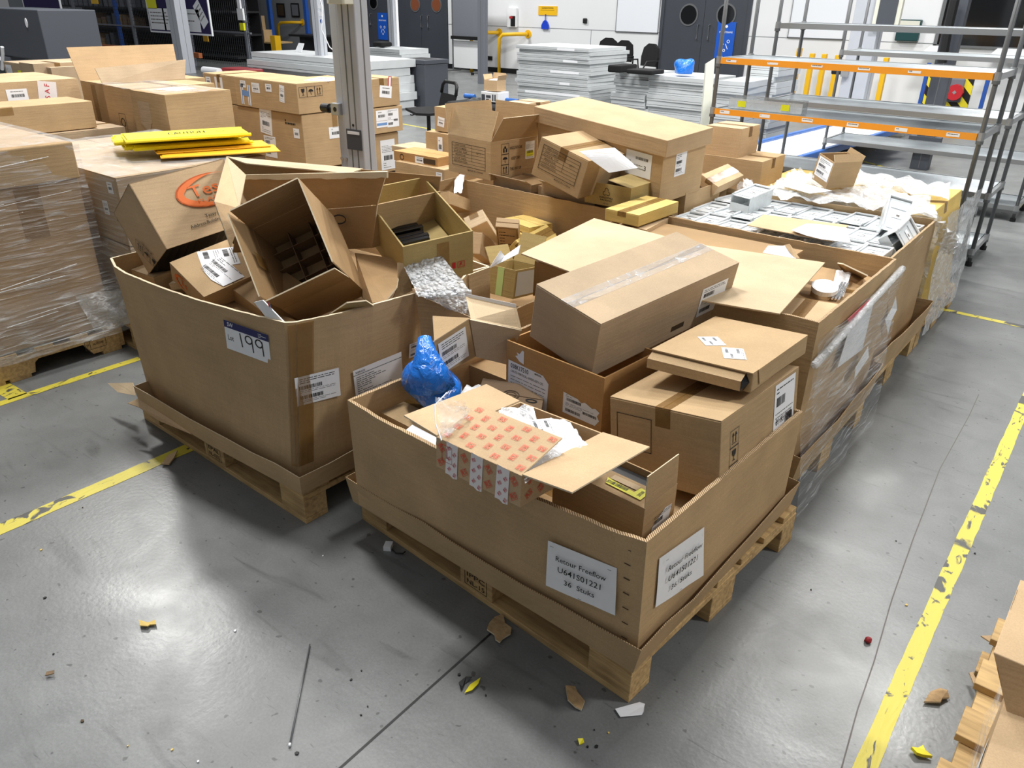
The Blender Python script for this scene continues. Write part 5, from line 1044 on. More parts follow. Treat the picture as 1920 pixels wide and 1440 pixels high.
dc = Decal(); dc.rect(0, 0.0, 0.16, 0.008, 'ink_orange'); dc.rect(0, 0.018, 0.16, 0.006, 'ink_grey'); c0 = (PZ(1092, 290, 1.09)+PZ(1160, 285, 1.09))/2; dc.build('printed_lines', None, frame(c0, (0.9, 0.35, 0.0), (-0.35, 0.9, 0), (0,0,1))).parent = o
rp = ((-2.083, 3.615, 0.842), (0, 0, -0.6), (0.275, 0.427, 0.111))
t = carton('open_carton', 'shallow yellowish carton with a printed recycling triangle and lifted lid flap', rp, 'kraft_olive', True, {'y1': (0.26, -91), 'x1': (0.14, -81)}, edge='kraft_torn', group=LG)
dc = Decal()
for a in range(3): dc.ring(0.012*math.cos(a*2.094+1.57), 0.014+0.012*math.sin(a*2.094+1.57), 0.011, 0.0028, 'ink', a0=a*2.094-0.6, a1=a*2.094+3.6, seg=10)
dc.text('BIODEGRADABLE', 0, -0.014, 0.013, 'ink', width=0.08); dc.text('PACKING', 0, -0.027, 0.012, 'ink', width=0.07); dc.text('20 30', 0, -0.044, 0.009, 'ink_grey', width=0.03); stick(t, rp, '-y', 0.48, 0.5, dc, name='printed_text')
kf = ((-1.841, 3.338, 0.815), (0.7, -0.1, -2.7), (0.190, 0.361, 0.056))
kb = carton('carton', 'small yellow kraft carton with brown tape seam just behind the pale sheets', kf, 'kraft_yellow', seam='y', group=LG)
carton('carton', 'thin tan carton below the small yellow kraft carton', ((-1.83, 3.32, 0.755), (0, 0, 6), (0.20, 0.34, 0.045)), 'kraft_tan', seam='y', group=LG)
carton('carton', 'plain support carton under the small yellow kraft carton', ((-1.90, 3.25, 0.44), (0, 0, 0), (0.10, 0.3, 0.57)), 'kraft_dark', group=LG)
for lb, p, m in (('open low carton lying under the handle with care carton', ((-2.74, 3.56, 0.79), (0, 0, -6), (0.3, 0.22, 0.045)), 'kraft_grey'), ('grey board carton under the tilted form carton', ((-2.36, 3.50, 0.80), (3, 4, 3), (0.34, 0.12, 0.06)), 'kraft_grey')):
    carton('open_carton', lb, p, m, True, {'y0': (0.05, 60)}, group=LG)
mb = MB(); crumple('paper_strip', None, [PZ(856, 330, .80), PZ(872, 326, .82), PZ(866, 362, .78), PZ(850, 362, .78)], 'paper', 8, 0.006, 4); tag(COL.objects[-1] if 0 else bpy.data.objects['paper_strip'], 'torn white paper strip hanging at the left end of the middle box', 'paper')
# load beside it, right: cartons by the bins (G8)
RG = 'cartons piled left of the bubble wrapped load'
Y8 = 4.55
pallet('pallet', 'wooden block pallet under the pile left of the bubble wrap', (-2.55, 5.05, 0), 0, 1.2, 0.95, PG)
def front_box(name, label, quad, y, dep, m, group=None, **k):
    """upright carton from the four pixels of its front face (TL TR BR BL) at depth y"""
    P = [PY(u, v, y) for u, v in quad]; x0 = (P[0].x+P[3].x)/2; x1 = (P[1].x+P[2].x)/2; z1 = (P[0].z+P[1].z)/2; z0 = (P[2].z+P[3].z)/2
    return carton(name, label, (((x0+x1)/2, y+dep/2, (z0+z1)/2), (0,0,0), (abs(x1-x0), dep, abs(z1-z0))), m, group=group, **k), ((x0+x1)/2, y+dep/2, (z0+z1)/2), (abs(x1-x0), dep, abs(z1-z0))
front_box('carton', 'plain upright kraft carton right of the lidded box', ((1323, 240), (1389, 236), (1387, 296), (1318, 297)), 4.62, 0.28, 'kraft_tan', RG)
front_box('carton', 'wide kraft carton with clear tape below the upright carton', ((1313, 296), (1430, 296), (1424, 352), (1312, 358)), 4.60, 0.36, 'kraft', RG, seam='x')
front_box('open_carton', 'open kraft carton wedged under the right end of the lidded box', ((1262, 366), (1312, 340), (1311, 369), (1264, 394)), 4.12, 0.24, 'kraft', RG, open_=True) if 0 else None
carton('open_carton', 'open kraft carton wedged beside the right end of the lidded box', ((-1.905, 4.02, 0.745), (0, 0, -2), (0.12, 0.40, 0.15)), 'kraft', True, edge='kraft_torn', group=RG)
sp8 = ((-1.861, 4.260, 0.825), (4.3, 25.9, -0.4), (0.12, 0.312, 0.06)); carton('carton', 'brown carton tilted on its edge left of the clear bins', sp8, 'kraft_tan', seam='y', group=RG)
carton('carton', 'big plain carton forming the base of the pile left of the bubble wrap', ((-2.45, 4.95, 0.40), (0,0,0), (1.05, 0.8, 0.5)), 'kraft_dark', group=RG)
carton('carton', 'plain support carton under the brown tilted carton', ((-1.98, 4.33, 0.45), (0,0,0), (0.16, 0.2, 0.6)), 'kraft_dark', group=RG)
bag = thing('plastic_bag', 'clear bag of parts beside the brown tilted carton', 'plastic bag', PZ(1403, 347, .78)); crumple('bag_film', bag, [PZ(1393, 352, .78), PZ(1418, 356, .78), PZ(1410, 338, .82), PZ(1394, 334, .82)], 'white_bag', 10, 0.012, 51)
# ================================================================== LEFT LOADS
WGr = 'film wrapped cartons on the left pallets'
# wrapped pallet at the left edge (stringer pallet)
t = thing('pallet', 'wooden stringer pallet with notches under the film wrapped load at the left edge', 'pallet', (-4.58, 1.05, 0))
def notched(x, parent):
    L = 1.30; P = [(-L/2, 0.02), (-0.48, 0.02), (-0.45, 0.07), (-0.44, 0.085), (-0.22, 0.085), (-0.20, 0.07), (-0.19, 0.02), (0.19, 0.02), (0.20, 0.07), (0.22, 0.085), (0.44, 0.085), (0.45, 0.07), (0.48, 0.02), (L/2, 0.02), (L/2, 0.122), (-L/2, 0.122)]
    b = MB(); n = len(P); V = [(x-.02, p[0], p[1]) for p in P]+[(x+.02, p[0], p[1]) for p in P]
    top = 0.122; q = MB()
    cuts = [(-L/2, -0.48, 0.02), (-0.48, -0.19, 0.085), (-0.19, 0.19, 0.02), (0.19, 0.48, 0.085), (0.48, L/2, 0.02)]
    b.add(V, [tuple(range(n)), tuple(range(2*n-1, n-1, -1))]+[(i, n+i, n+(i+1) % n, (i+1) % n) for i in range(n)], 'pallet_wood'); return b.build('stringer', parent)
for x in (-0.50, 0.0, 0.525): notched(x, t)
mb = MB()
for i in range(8): y = -0.60+i*1.2/7; mb.box((-0.52, y-.045, 0.122), (0.545, y+.045, 0.142), 'pallet_wood')
mb.build('deck', t, bevel=.002)
for y in (-0.58, -0.42, 0.0, 0.12, 0.58): mb = MB(); mb.box((-0.52, y-.05, 0), (0.545, y+.05, 0.02), 'pallet_wood'); mb.build('bottom_board', t, bevel=.002)
dc = Decal(); dc.frame(0, 0, 0.11, 0.05, .002, 'ink_brown'); dc.rect(-.028, 0, .002, .05, 'ink_brown'); dc.text('NL-000048', 0.014, 0.0, 0.018, 'ink_brown', width=.055); dc.text('IP', -.04, 0, .02, 'ink_brown'); dc.build('stamp', t, frame((0.546, 0.50, 0.072), (0,1,0), (0,0,1), (1,0,0)), lift=.001)
t = thing('wrapped_carton', 'large kraft carton under stretch film at the left edge', 'box', (-4.55, 1.0, 0.15), group=WGr)
Xw = -4.04
mb = MB(); mb.box((-0.50, -0.72, 0.0), (Xw+4.55, 0.66, 0.77), 'kraft_dark'); mb.build('carton_body', t, bevel=0.006)
mb = MB(); mb.box((Xw+4.551, 0.36, 0.52), (Xw+4.552, 0.47, 0.76), 'tape_brown'); mb.build('packing_tape', t)
t2 = thing('wrapped_carton', 'kraft lid carton on top of the film wrapped carton at the left edge', 'box', (-4.55, 1.0, 0.92), group=WGr)
mb = MB(); mb.box((-0.52, -0.74, 0.0), (Xw+4.565, 0.665, 0.17), 'kraft'); mb.build('carton_body', t2, bevel=0.006)
fw = thing('stretch_film_wrap', 'shiny clear stretch film around the wrapped cartons at the left edge', 'stretch film', (-4.0, 1.0, 0.6))
filmwall(-4.028, 0.2, 1.69, 0.60, 1.08, 61, 0.012, parent=fw, nm='film_side'); filmwall(-4.022, 0.2, 1.72, 0.12, 0.60, 62, 0.035, parent=fw, nm='film_side', m=14)
filmwall(-4.012, 0.2, 1.74, 0.12, 0.40, 63, 0.035, 'stretch_film', parent=fw, nm='film_side')
R = random.Random(5); mb = MB()
for i in range(26):
    z = R.choice((R.uniform(.15, .5), R.uniform(.95, 1.07), R.uniform(.15, 1.0))); y = R.uniform(0.4, 1.3); L = R.uniform(.15, .45); x = -4.012+0.02*(1-z)
    mb.tube([(x+.018*max(0, .6-z), y, z), (x+.018*max(0, .6-z)+.002, min(1.68, y+L), z+L*R.uniform(.02, .12))], R.uniform(.0008, .0022), 'wrap_sheet', 5)
mb.build('film_ridges', fw, world=True)
crumple('film_bunch', fw, [(-4.0, 1.55, 0.15), (-3.97, 1.75, 0.15), (-3.99, 1.76, 0.34), (-4.01, 1.5, 0.36)], 'wrap_sheet', 12, 0.014, 65)
crumple('film_top', fw, [(-5.05, .3, 1.10), (-4.02, .3, 1.10), (-4.02, 1.68, 1.097), (-5.05, 1.68, 1.097)], 'top_film', 16, 0.004, 66)
# stack behind it with yellow sign boards
pallet('pallet', 'wooden block pallet under the film wrapped stack carrying the yellow boards', (-4.44, 2.22, 0), 0, 1.2, 1.0, PG)
nx, ny = -3.80, 1.73
for z0, z1, lb in ((0.15, 0.60, 'lower carton with handwriting in the stack under the yellow boards'), (0.605, 0.94, 'upper carton with two small labels in the stack under the yellow boards')):
    p = ((nx-0.6, ny+0.42, (z0+z1)/2), (0,0,0), (1.2, 0.84, z1-z0)); t = carton('wrapped_carton', lb, p, 'kraft_grey', seam='x', tape=False, group=WGr)
    if z0 > .5: stick(t, p, '-y', 0.935, 0.83, ship(0.055, 0.055, 111, style=3), 2); stick(t, p, '-y', 0.86, 0.50, ship(0.055, 0.07, 112, style=1), 3); dc = Decal(); dc.rect(0, 0, .05, .05, 'tape_brown'); stick(t, p, '-y', 0.955, 0.42, dc, name='packing_tape')
    else: dc = Decal(); dc.text('Page', 0, 0, 0.12, 'ink_brown', width=0.2); stick(t, p, '-y', 0.90, 0.5, dc, 4, name='handwriting')
fw = thing('stretch_film_wrap', 'clear stretch film over the stack carrying the yellow boards', 'stretch film', (-4.4, 2.2, 0.6))
crumple('film_top', fw, [(-5.0, ny-.02, .952), (nx+.02, ny-.02, .952), (nx+.02, ny+.86, .952), (-5.0, ny+.86, .952)], 'top_film', 18, 0.004, 71)
crumple('film_front', fw, [(-5.0, ny-.015, .2), (nx+.01, ny-.015, .2), (nx+.01, ny-.015, .94), (-5.0, ny-.015, .94)], 'stretch_film', 18, 0.004, 72)
crumple('film_side', fw, [(nx+.015, ny-.01, .2), (nx+.015, ny+.86, .2), (nx+.015, ny+.86, .94), (nx+.015, ny-.01, .94)], 'stretch_film', 18, 0.004, 73)
YB = 'folded yellow sign boards stacked on the wrapped carton'
def yboard(u0, v0, u1, v1, z, wid, mat, lb, th=0.018, txt=None):
    a, b = PZ(u0, v0, z), PZ(u1, v1, z); x = (b-a).normalized(); y = Vector((0,0,1)).cross(x); L = (b-a).length
    t = thing('sign_board', lb, 'sign', tuple((a+b)/2), (0,0,0), YB); M = frame((0,0,0), x, y, (0,0,1)); m = MB()
    for k in (0, 1): m.box((-L/2+.01*k, -wid/2, k*th*.55), (L/2-.012*k, wid/2, k*th*.55+th*.45), mat, M)
    m.tube([M @ Vector((-L/2, -wid/2, th*.5)), M @ Vector((L/2, -wid/2, th*.5))], th*.5, mat, 6); m.tube([M @ Vector((-L/2, wid/2, th*.5)), M @ Vector((L/2, wid/2, th*.5))], th*.5, mat, 6)
    m.build('board', t)
    if txt: d = Decal(); d.text(txt, 0, 0, wid*.4, 'ink', width=L*.3); d.ring(L*.28, 0, .02, .004, 'ink_crimson'); d.build('printed_text', t, M @ Matrix.Translation((0,0,th+.001)))
    return t
yboard(300, 291, 520, 279, 0.965, 0.22, 'amber', 'orange yellow flat board, lowest of the stack, sticking out to the right', 0.008)
yboard(290, 284, 500, 270, 0.975, 0.20, 'amber', 'orange yellow flat board, second from the bottom', 0.008)
for i, (a, lb) in enumerate((((230, 277, 455, 262, .985, .20), 'bright yellow folded board with dark tube ends low in the stack'), ((250, 281, 470, 266, .99, .10), 'bright yellow folded board nearest the camera'), ((212, 268, 440, 254, 1.00, .20), 'bright yellow folded board at the back left of the stack'), ((214, 265, 452, 252, 1.02, .20), 'bright yellow folded board second from the top'))):
    yboard(*a, 'bright_yellow', lb)
yboard(232, 263, 462, 249, 1.04, 0.24, 'bright_yellow', 'topmost bright yellow folded board with black printing', txt='CAUTION')
# three tall cartons with open flaps
TG = 'tall worn cartons standing on the left load'
pallet('pallet', 'wooden block pallet under the three tall worn cartons', (-5.55, 3.05, 0), 0, 1.3, 0.9, PG)
z1 = 1.16; nc = PZ(308, 179, z1); lc = PZ(165, 146, z1); rc = PZ(425, 168, z1)
xs = [nc.x-1.30, nc.x-0.90, nc.x-0.47, nc.x]
for i in range(3):
    lb = ('left tall worn carton with its big flap raised', 'middle tall worn carton with a torn printed mark', 'right tall worn carton with two small white labels')[i]
    zt = z1-(0.0, 0.0, 0.0)[i]; y0 = nc.y+(2-i)*0.03
    dd = (0.78, 0.62, PZ(425, 168, 1.16).y-nc.y)[i]; p = (((xs[i]+xs[i+1])/2-.004, y0+0.01+dd/2, (0.15+zt)/2), (0, 0, 0), (xs[i+1]-xs[i]-.028, dd, zt-0.15))
    t = carton('carton', lb, p, 'kraft', tape=(i == 1), seam='x', group=TG)
    if i == 0:
        m = MB(); a, b = PZ(166, 140, z1), PZ(325, 112, z1-.0); a = Vector((xs[0]+.01, y0+.01, z1)); b = Vector((xs[0]+.01, y0+.79, z1)); c = b+Vector((-.05, .02, .22)); d = a+Vector((-.05, -.02, .22)); m.sheet([a, b, c, d], .006, 'kraft_tan', edge='kraft_torn'); m.build('raised_flap', t, world=True)
        m = MB(); m.box((-.03, -.392, -.4), (.03, -.3905, .49), 'tape_brown'); m.build('packing_tape', t)
    if i == 1:
        m = MB(); a = Vector((xs[1]+.02, y0+.01, z1+.003)); b = Vector((xs[1]+.02, y0+.63, z1+.003)); m.sheet([a, b, b+Vector((-.05, .06, .13)), a+Vector((-.07, .0, .10))], .006, 'kraft_grey', edge='kraft_torn'); m.build('raised_flap', t, world=True)
        dc = Decal(); dc.frame(0, 0, .09, .22, .003, 'ink_brown'); dc.bars(0, -.05, .07, .05, 3, 'ink_brown'); dc.ring(0, .05, .03, .008, 'ink_brown'); stick(t, p, '-y', .5, .72, dc, name='printed_mark')
    if i == 2:
        stick(t, p, '-y', .38, .60, ship(.085, .09, 121, style=3), 2); stick(t, p, '-y', .62, .42, ship(.10, .10, 122, style=1, pts=[(-.5,.2),(.2,.5),(.5,-.1),(-.2,-.5)]), 14)
        dc = paper(.15, .2, 'kraft_grey', pts=[(-.5,.5),(.5,.5),(.5,-.1),(.1,-.5),(-.5,-.2)]); stick(t, p, '-y', .35, .84, dc, name='torn_patch'); stick(t, p, '+z', .35, .5, ship(.2, .2, 123, style=2), 20)
fw = thing('stretch_film_wrap', 'clear film over the tops of the three tall worn cartons', 'stretch film', (-5.5, 3.0, 1.17)); crumple('film_top', fw, [(xs[1], nc.y, z1+.008), (xs[3]+.01, nc.y, z1+.008), (xs[3]-.01, nc.y+.44, z1+.008), (xs[1], nc.y+.44, z1+.008)], 'top_film', 14, 0.005, 75)
# two tier stack left of the big post
pallet('pallet', 'wooden block pallet under the two tier stack by the grey post', (-5.5, 4.0, 0), 0, 1.2, 0.8, PG)
SG2 = 'labelled cartons in the two tier stack by the grey post'
z1 = 1.17; nc = PZ(555, 157, z1); s1 = zs = None
X1 = nc.x; Y1 = nc.y; zs = 0.955
def tier(lb, x0, x1, y0, y1, za, zb, m='kraft', **k):
    p = (((x0+x1)/2, (y0+y1)/2, (za+zb)/2), (0,0,0), (x1-x0-.006, y1-y0-.006, zb-za-.003)); return carton('carton', lb, p, m, group=SG2, **k), p
t, p = tier('upper tier carton with a U shaped white label', X1-1.25, X1-.80, Y1+.02, Y1+.42, zs, z1+.0, seam='y')
stick(t, p, '-y', .16, .72, ship(.07, .065, 131, style=3)); dc = Decal(); dc.rect(-.035, .01, .03, .16, 'paper'); dc.rect(.04, .01, .035, .16, 'paper'); dc.rect(0, -.065, .11, .04, 'paper'); stick(t, p, '-y', .48, .48, dc)
t, p = tier('upper tier carton with blue and white tape in an H shape', X1-.80, X1-.41, Y1+.01, Y1+.42, zs, z1-.0, seam='y', tape=False)
dc = Decal()
for x in (-.045, .045): dc.rect(x, 0, .035, .15, 'paper'); dc.rect(x, 0, .01, .15, 'blue_print', .0006)
dc.rect(0, .01, .09, .04, 'blue_print', .0004); stick(t, p, '-y', .35, .42, dc, -3, name='blue_tape'); stick(t, p, '-y', .30, .78, ship(.07, .05, 132, style=3)); stick(t, p, '-y', .72, .70, ship(.10, .07, 133, style=1))
t, p = tier('upper tier corner carton with small labels and fragile symbols', X1-.41, X1, Y1, Y1+.62, zs, z1, seam='y', tape=False)
stick(t, p, '-y', .16, .76, ship(.075, .055, 134, style=3)); stick(t, p, '-y', .55, .62, ship(.06, .12, 135, style=1), -8); stick(t, p, '+x', .20, .72, fragile(1.15, False, order=('glass', 'umb', 'up')), name='printed_symbols'); stick(t, p, '+z', .62, .60, ship(.2, .3, 136, style=2), 30)
t, p = tier('upper tier far carton with a white and red label right of the post', X1-.41, X1+.0, Y1+.63, Y1+1.02, zs-.01, z1-.01, seam='x')
dc = ship(.13, .09, 137, style=3); dc.rect(.04, .07, .035, .1, 'ink_crimson', -.0003); dc.rect(.04, .07, .02, .09, 'paper', .0003); stick(t, p, '+x', .60, .52, dc, -8)
t, p = tier('lower tier long carton with white label sheets on its left side', X1-1.13, X1-.004, Y1+.02, Y1+.66, .55, zs-.003, seam='x', tape=False)
stick(t, p, '-y', .60, .80, ship(.15, .20, 138, style=1), -6); stick(t, p, '-y', .62, .32, ship(.15, .16, 139, style=2)); dc = ship(.07, .07, 140, style=3); stick(t, p, '-y', .93, .66, dc); dc = Decal(); dc.lines(0, 0, .14, 2, .02, .012, 4, 'ink'); stick(t, p, '-y', .88, .87, dc, name='printed_text')
stick(t, p, '+x', .48, .62, ship(.13, .085, 141, style=3)); dc = Decal(); dc.rect(0, 0, .05, .12, 'tape_brown'); stick(t, p, '+x', .48, .86, dc, name='packing_tape')
t, p = tier('lower tier far carton covered with white and blue labels right of the post', X1-.3, X1-.0, Y1+.67, Y1+1.04, .74, zs-.014, seam='x', tape=False)
stick(t, p, '+x', .36, .70, ship(.12, .08, 142, style=3)); stick(t, p, '+x', .70, .55, ship(.13, .14, 143, style=2)); dc = paper(.12, .05); dc.rect(0, 0, .11, .02, 'blue_print', .0005); stick(t, p, '+x', .36, .36, dc, name='blue_label')
t, p = tier('bottom far carton with a tall white label right of the post', X1-.3, X1-.02, Y1+.66, Y1+1.0, .42, .735, seam='x', tape=False); stick(t, p, '+x', .62, .45, ship(.16, .24, 144, style=1))
tier('plain carton at the base of the two tier stack', X1-1.15, X1-.31, Y1+.05, Y1+.75, .15, .54, m='kraft_dark'); tier('plain base carton at the right end of the two tier stack', X1-.30, X1-.03, Y1+.05, Y1+.99, .15, .41, m='kraft_dark')
# stack in the gap between post and handle carton
MG = 'low cartons between the grey post and the handle with care carton'
def gap_box(lb, quad, y, dep, m='kraft', **k): 
    t, c, d = front_box('carton', lb, quad, y, dep, m, MG, **k); return t, (c, (0,0,0), d)
pallet('pallet', 'wooden block pallet under the low cartons beside the grey post', (-4.05, 4.3, 0), 0, 1.0, 1.0, PG)
t, p = gap_box('long flat carton with printed symbols and a small barcode in the gap', ((738, 296), (820, 282), (820, 300), (740, 315)), 4.05, .22, 'kraft_orange', seam='x', tape=False); stick(t, p, '-y', .60, .5, ship(.09, .045, 151, style=3)); dc = Decal(); dc.rect(0, 0, .12, .035, 'ink_brown'); dc.ring(-.28, 0, .022, .006, 'ink_brown'); stick(t, p, '-y', .82, .5, dc, name='printed_bars')
gap_box('pale flat carton just behind the long flat carton in the gap', ((734, 286), (802, 270), (802, 280), (736, 296)), 4.32, .25, 'kraft_pale', seam='x', tape=False)
t, p = gap_box('long kraft carton below the flat carton in the gap', ((741, 316), (833, 304), (833, 340), (742, 342)), 4.0, .35, 'kraft', seam='x'); stick(t, p, '-y', .90, .55, ship(.06, .06, 152, style=3))
gap_box('kraft carton at the bottom of the gap beside the olive carton', ((741, 345), (836, 340), (836, 372), (742, 372)), 3.95, .4, 'kraft_dark', seam='x', tape=False)
t, p = gap_box('upright narrow carton with a white label behind the handle with care carton', ((814, 200), (839, 202), (839, 248), (816, 246)), 4.45, .3, 'kraft', seam='x'); stick(t, p, '-y', .5, .4, ship(.07, .07, 153, style=1), -8)
t, p = gap_box('lower narrow carton with a tall white label behind the handle with care carton', ((797, 248), (840, 250), (841, 302), (800, 300)), 4.42, .3, 'kraft', seam='x'); stick(t, p, '-y', .65, .55, ship(.05, .13, 154, style=3), 0)
gap_box('plain carton just behind the raised flap of the handle with care carton', ((942, 194), (985, 192), (985, 230), (945, 232)), 4.55, .3, 'kraft_tan')
gap_box('plain base carton under the low cartons in the gap', ((741, 375), (836, 372), (836, 442), (745, 442)), 4.0, .7, 'kraft_dark'); gap_box('plain base carton under the narrow cartons in the gap', ((800, 306), (841, 306), (841, 372), (800, 372)), 4.46, .35, 'kraft_dark')
gap_box('plain tall carton hidden behind the handle with care carton', ((846, 236), (980, 236), (980, 350), (846, 350)), 4.55, .3, 'kraft_dark')
# far left loads
FG = 'cartons on the far left loads'
def side_box(name, lb, y0, y1, x, w, za, zb, m, group=FG, **k):
    p = ((x-w/2, (y0+y1)/2, (za+zb)/2), (0,0,0), (w, y1-y0-.01, zb-za)); return carton(name, lb, p, m, group=group, **k), p
pallet('pallet', 'wooden block pallet under the long plain carton at the far left', (-6.1, 2.0, 0), 0, 1.2, 1.0, PG)
t, p = side_box('carton', 'long plain kraft carton lying across the far left load', 1.35, 2.46, -5.50, .35, .93, 1.10, 'kraft', seam='none'); dc = Decal(); dc.rect(0, 0, .09, .05, 'tape_brown'); stick(t, p, '+x', .52, .86, dc, name='packing_tape')
side_box('carton', 'plain kraft carton under the long plain carton at the far left', 1.40, 2.62, -5.45, .45, .15, .925, 'kraft_grey', seam='y')
t, p = side_box('carton', 'kraft carton with red printed tape at the far left', 2.02, 2.62, -6.0, .7, .98, 1.195, 'kraft_tan', seam='y', tape=False); dc = paper(.12, .2, 'tape_white')
for i in range(5): dc.text('FASTRO'[i], .0, .075-i*.038, .045, 'ink_crimson', a=math.pi/2); 
stick(t, p, '+x', .62, .5, dc, -8, name='printed_tape'); stick(t, p, '+x', .30, .62, ship(.13, .075, 161, style=3))
t, p = side_box('carton', 'kraft carton left of the red taped carton at the far left', 1.40, 1.98, -6.0, .7, .98, 1.19, 'kraft_tan', seam='y'); 
side_box('carton', 'plain kraft carton under the red taped carton at the far left', 1.4, 2.62, -5.98, .70, .15, .975, 'kraft_dark', seam='y')
pallet('pallet', 'wooden block pallet under the wrapped grey carton at the far left', (-8.1, 3.6, 0), 0, 1.2, 1.0, PG)
Y = 3.35; t, c, d = front_box('wrapped_carton', 'film wrapped grey brown carton with a yellow label at the far left', ((40, 118), (66, 120), (66, 160), (40, 156)), 3.0, .4, 'kraft_grey', FG)
t, p = side_box('wrapped_carton', 'large film wrapped grey brown carton with small labels behind the long plain carton', 3.1, 4.2, -7.6, 1.0, .15, 1.15, 'kraft_grey', seam='y'); stick(t, p, '-y', .1, .9, ship(.13, .15, 171, style=1)); dc = paper(.12, .12, 'label_yellow'); dc.rect(0, 0, .02, .06, 'ink', .0005); stick(t, p, '-y', .35, .88, dc, name='yellow_label'); stick(t, p, '-y', .86, .86, ship(.13, .1, 172, style=3))
# ================================================================== POSTS AND RACKS
def post(name, label, x, y, w, d, h=4.0, mat='alu', grooves=2, rz=0, group=None):
    t = thing(name, label, 'post', (x, y, 0), (0,0,rz), group); m = MB(); m.box((-w/2, -d/2, 0), (w/2, d/2, h), mat); m.build('profile', t, bevel=0.006)
    m = MB()
    for i in range(grooves):
        f = (i+1)/(grooves+1)-.5; m.box((f*w-.004, -d/2-.001, 0.02), (f*w+.004, -d/2+.002, h-.02), 'steel_dark')
    m.box((w/2-.002, -.004, .02), (w/2+.001, .004, h-.02), 'steel_dark'); m.build('groove', t); 
    return t
a = PZ(650, 312, 0.92); 
px_, py_ = PZ(674, 318, .94).x, PZ(674, 318, .94).y
t = post('lift_post', 'big grey metal post with a blue knob rising behind the lot box', -3.33, 2.86, 0.125, 0.10, 4.2, rz=6)
m = MB(); m.box((-0.115, -0.045, 0), (-0.064, 0.05, 4.2), 'alu'); m.build('side_profile', t, bevel=.004)
kz = PY(640, 205, 2.8).z
m = MB(); m.box((-0.13, -0.075, kz-.03), (-0.075, -0.045, kz+.03), 'steel'); m.disc((-.10, -.076, kz), (0,-1,0), .012, .004, 'black'); m.build('clamp', t, bevel=.002)
m = MB(); m.tube([(-.13, -.06, kz), (-.15, -.06, kz), (-.152, -.06, kz), (-.205, -.06, kz)], [.014, .014, .024, .022], 'black', 14); m.disc((-.2065, -.06, kz), (-1,0,0), .019, .002, 'rack_blue'); m.build('knob', t, smooth=False)['label'] = 'black knob with a blue cap'
zz = PY(690, 268, 2.8).z; m = MB(); m.box((-.05, -.055, zz-.05), (.055, -.050, zz+.055), 'cabinet_grey'); m.box((-.04, -.057, zz+.03), (.045, -.054, zz+.045), 'paper'); m.build('switch_plate', t)
zz = PY(690, 240, 2.8).z; m = MB(); m.disc((.0, -.052, zz), (0,-1,0), .007, .004, 'black'); m.build('bolt', t)
zz = PY(655, 300, 2.8).z
for dz in (0, .05):
    for dx in (-.105, -.075): m = MB(); m.disc((dx, -.05, zz-dz), (0,-1,0), .011, .014, 'chrome', 6); m.build('bolt', t)
zz = PY(660, 8, 2.8).z; m = MB(); m.box((-.055, -.115, zz), (.065, -.052, zz+.3), 'cream'); m.box((-.04, -.12, zz+.03), (.05, -.115, zz+.25), 'cabinet_grey'); m.build('junction_box', t, bevel=.004)['label'] = 'cream junction box'
def far_post(label, u, v, y, wpx, mat='alu', name='slim_post'):
    p = PY(u, v, y); w = wpx/FPX*(p-CAM).length; return post(name, label, p.x, y, w, w*.8, 4.2, mat, 1), p
t, p = far_post('slim silver post with paper tags left of the big grey post', 600, 70, 9.0, 17)
for i, v in enumerate((12, 26)): c = PY(596, v, 8.9); m = MB(); m.box((-.06-p.x+c.x, -.05, c.z-.03), (.05-p.x+c.x, -.045, c.z+.03), 'paper'); m.build('paper_tag', t)
c = PY(598, 40, 8.9); m = MB(); m.disc((c.x-p.x, -.05, c.z), (0,-1,0), .035, .003, 'rack_blue', 16); m.build('blue_sticker', t)
m = MB(); m.tube([(.06, -.05, 1.95), (.2, -.06, 1.6), (.14, -.06, 1.25), (.3, -.06, 1.0), (.5, -.06, .9)], .008, 'white_plastic', 6); m.build('cable', t, smooth=True)
t, p = far_post('slim silver post with slots right of the big grey post', 738, 60, 12.0, 13)
m = MB(); m.box((.08, -.03, 0), (.13, .03, 4), 'paper'); m.build('white_strip', t)
far_post('silver post in front of the purple notice board', 338, 60, 11.0, 24)
far_post('grey post beside the rolling display board', 905, 60, 14.5, 14, 'screen_grey')
t, p = far_post('wide grey post with switch box behind the metal racks', 1625, 60, 11.6, 40)
zz = PY(1650, 45, 11.6); m = MB(); m.box((.10, -.2, zz.z-.05), (.42, -.12, zz.z+.36), 'cream'); m.box((.15, -.21, zz.z), (.37, -.2, zz.z+.3), 'cabinet_grey'); m.build('junction_box', t)
m = MB(); zz = PY(1600, 135, 11.5).z; m.tube([(-.3, -.15, zz), (-.17, -.15, zz)], .04, 'black', 12); m.box((-.17, -.2, zz-.06), (-.08, -.12, zz+.06), 'steel'); m.build('knob', t)
t, p = far_post('dark grey column on base plate under the metal racks', 1740, 250, 10.4, 26, 'cabinet_grey')
zc = PY(1775, 272, 10.4).z; m = MB(); m.box((-.17, -.12, zc-.08), (.17, .0, zc+.08), 'cabinet_grey'); m.build('cross_plate', t)
m = MB(); m.tube([PY(1790, 0, 10.2), PY(1776, 60, 10.2), PY(1766, 118, 10.2)], .05, 'black', 10); tag(m.build('cable_bundle'), 'thick black cable bundle hanging in front of the dark window', 'cable')
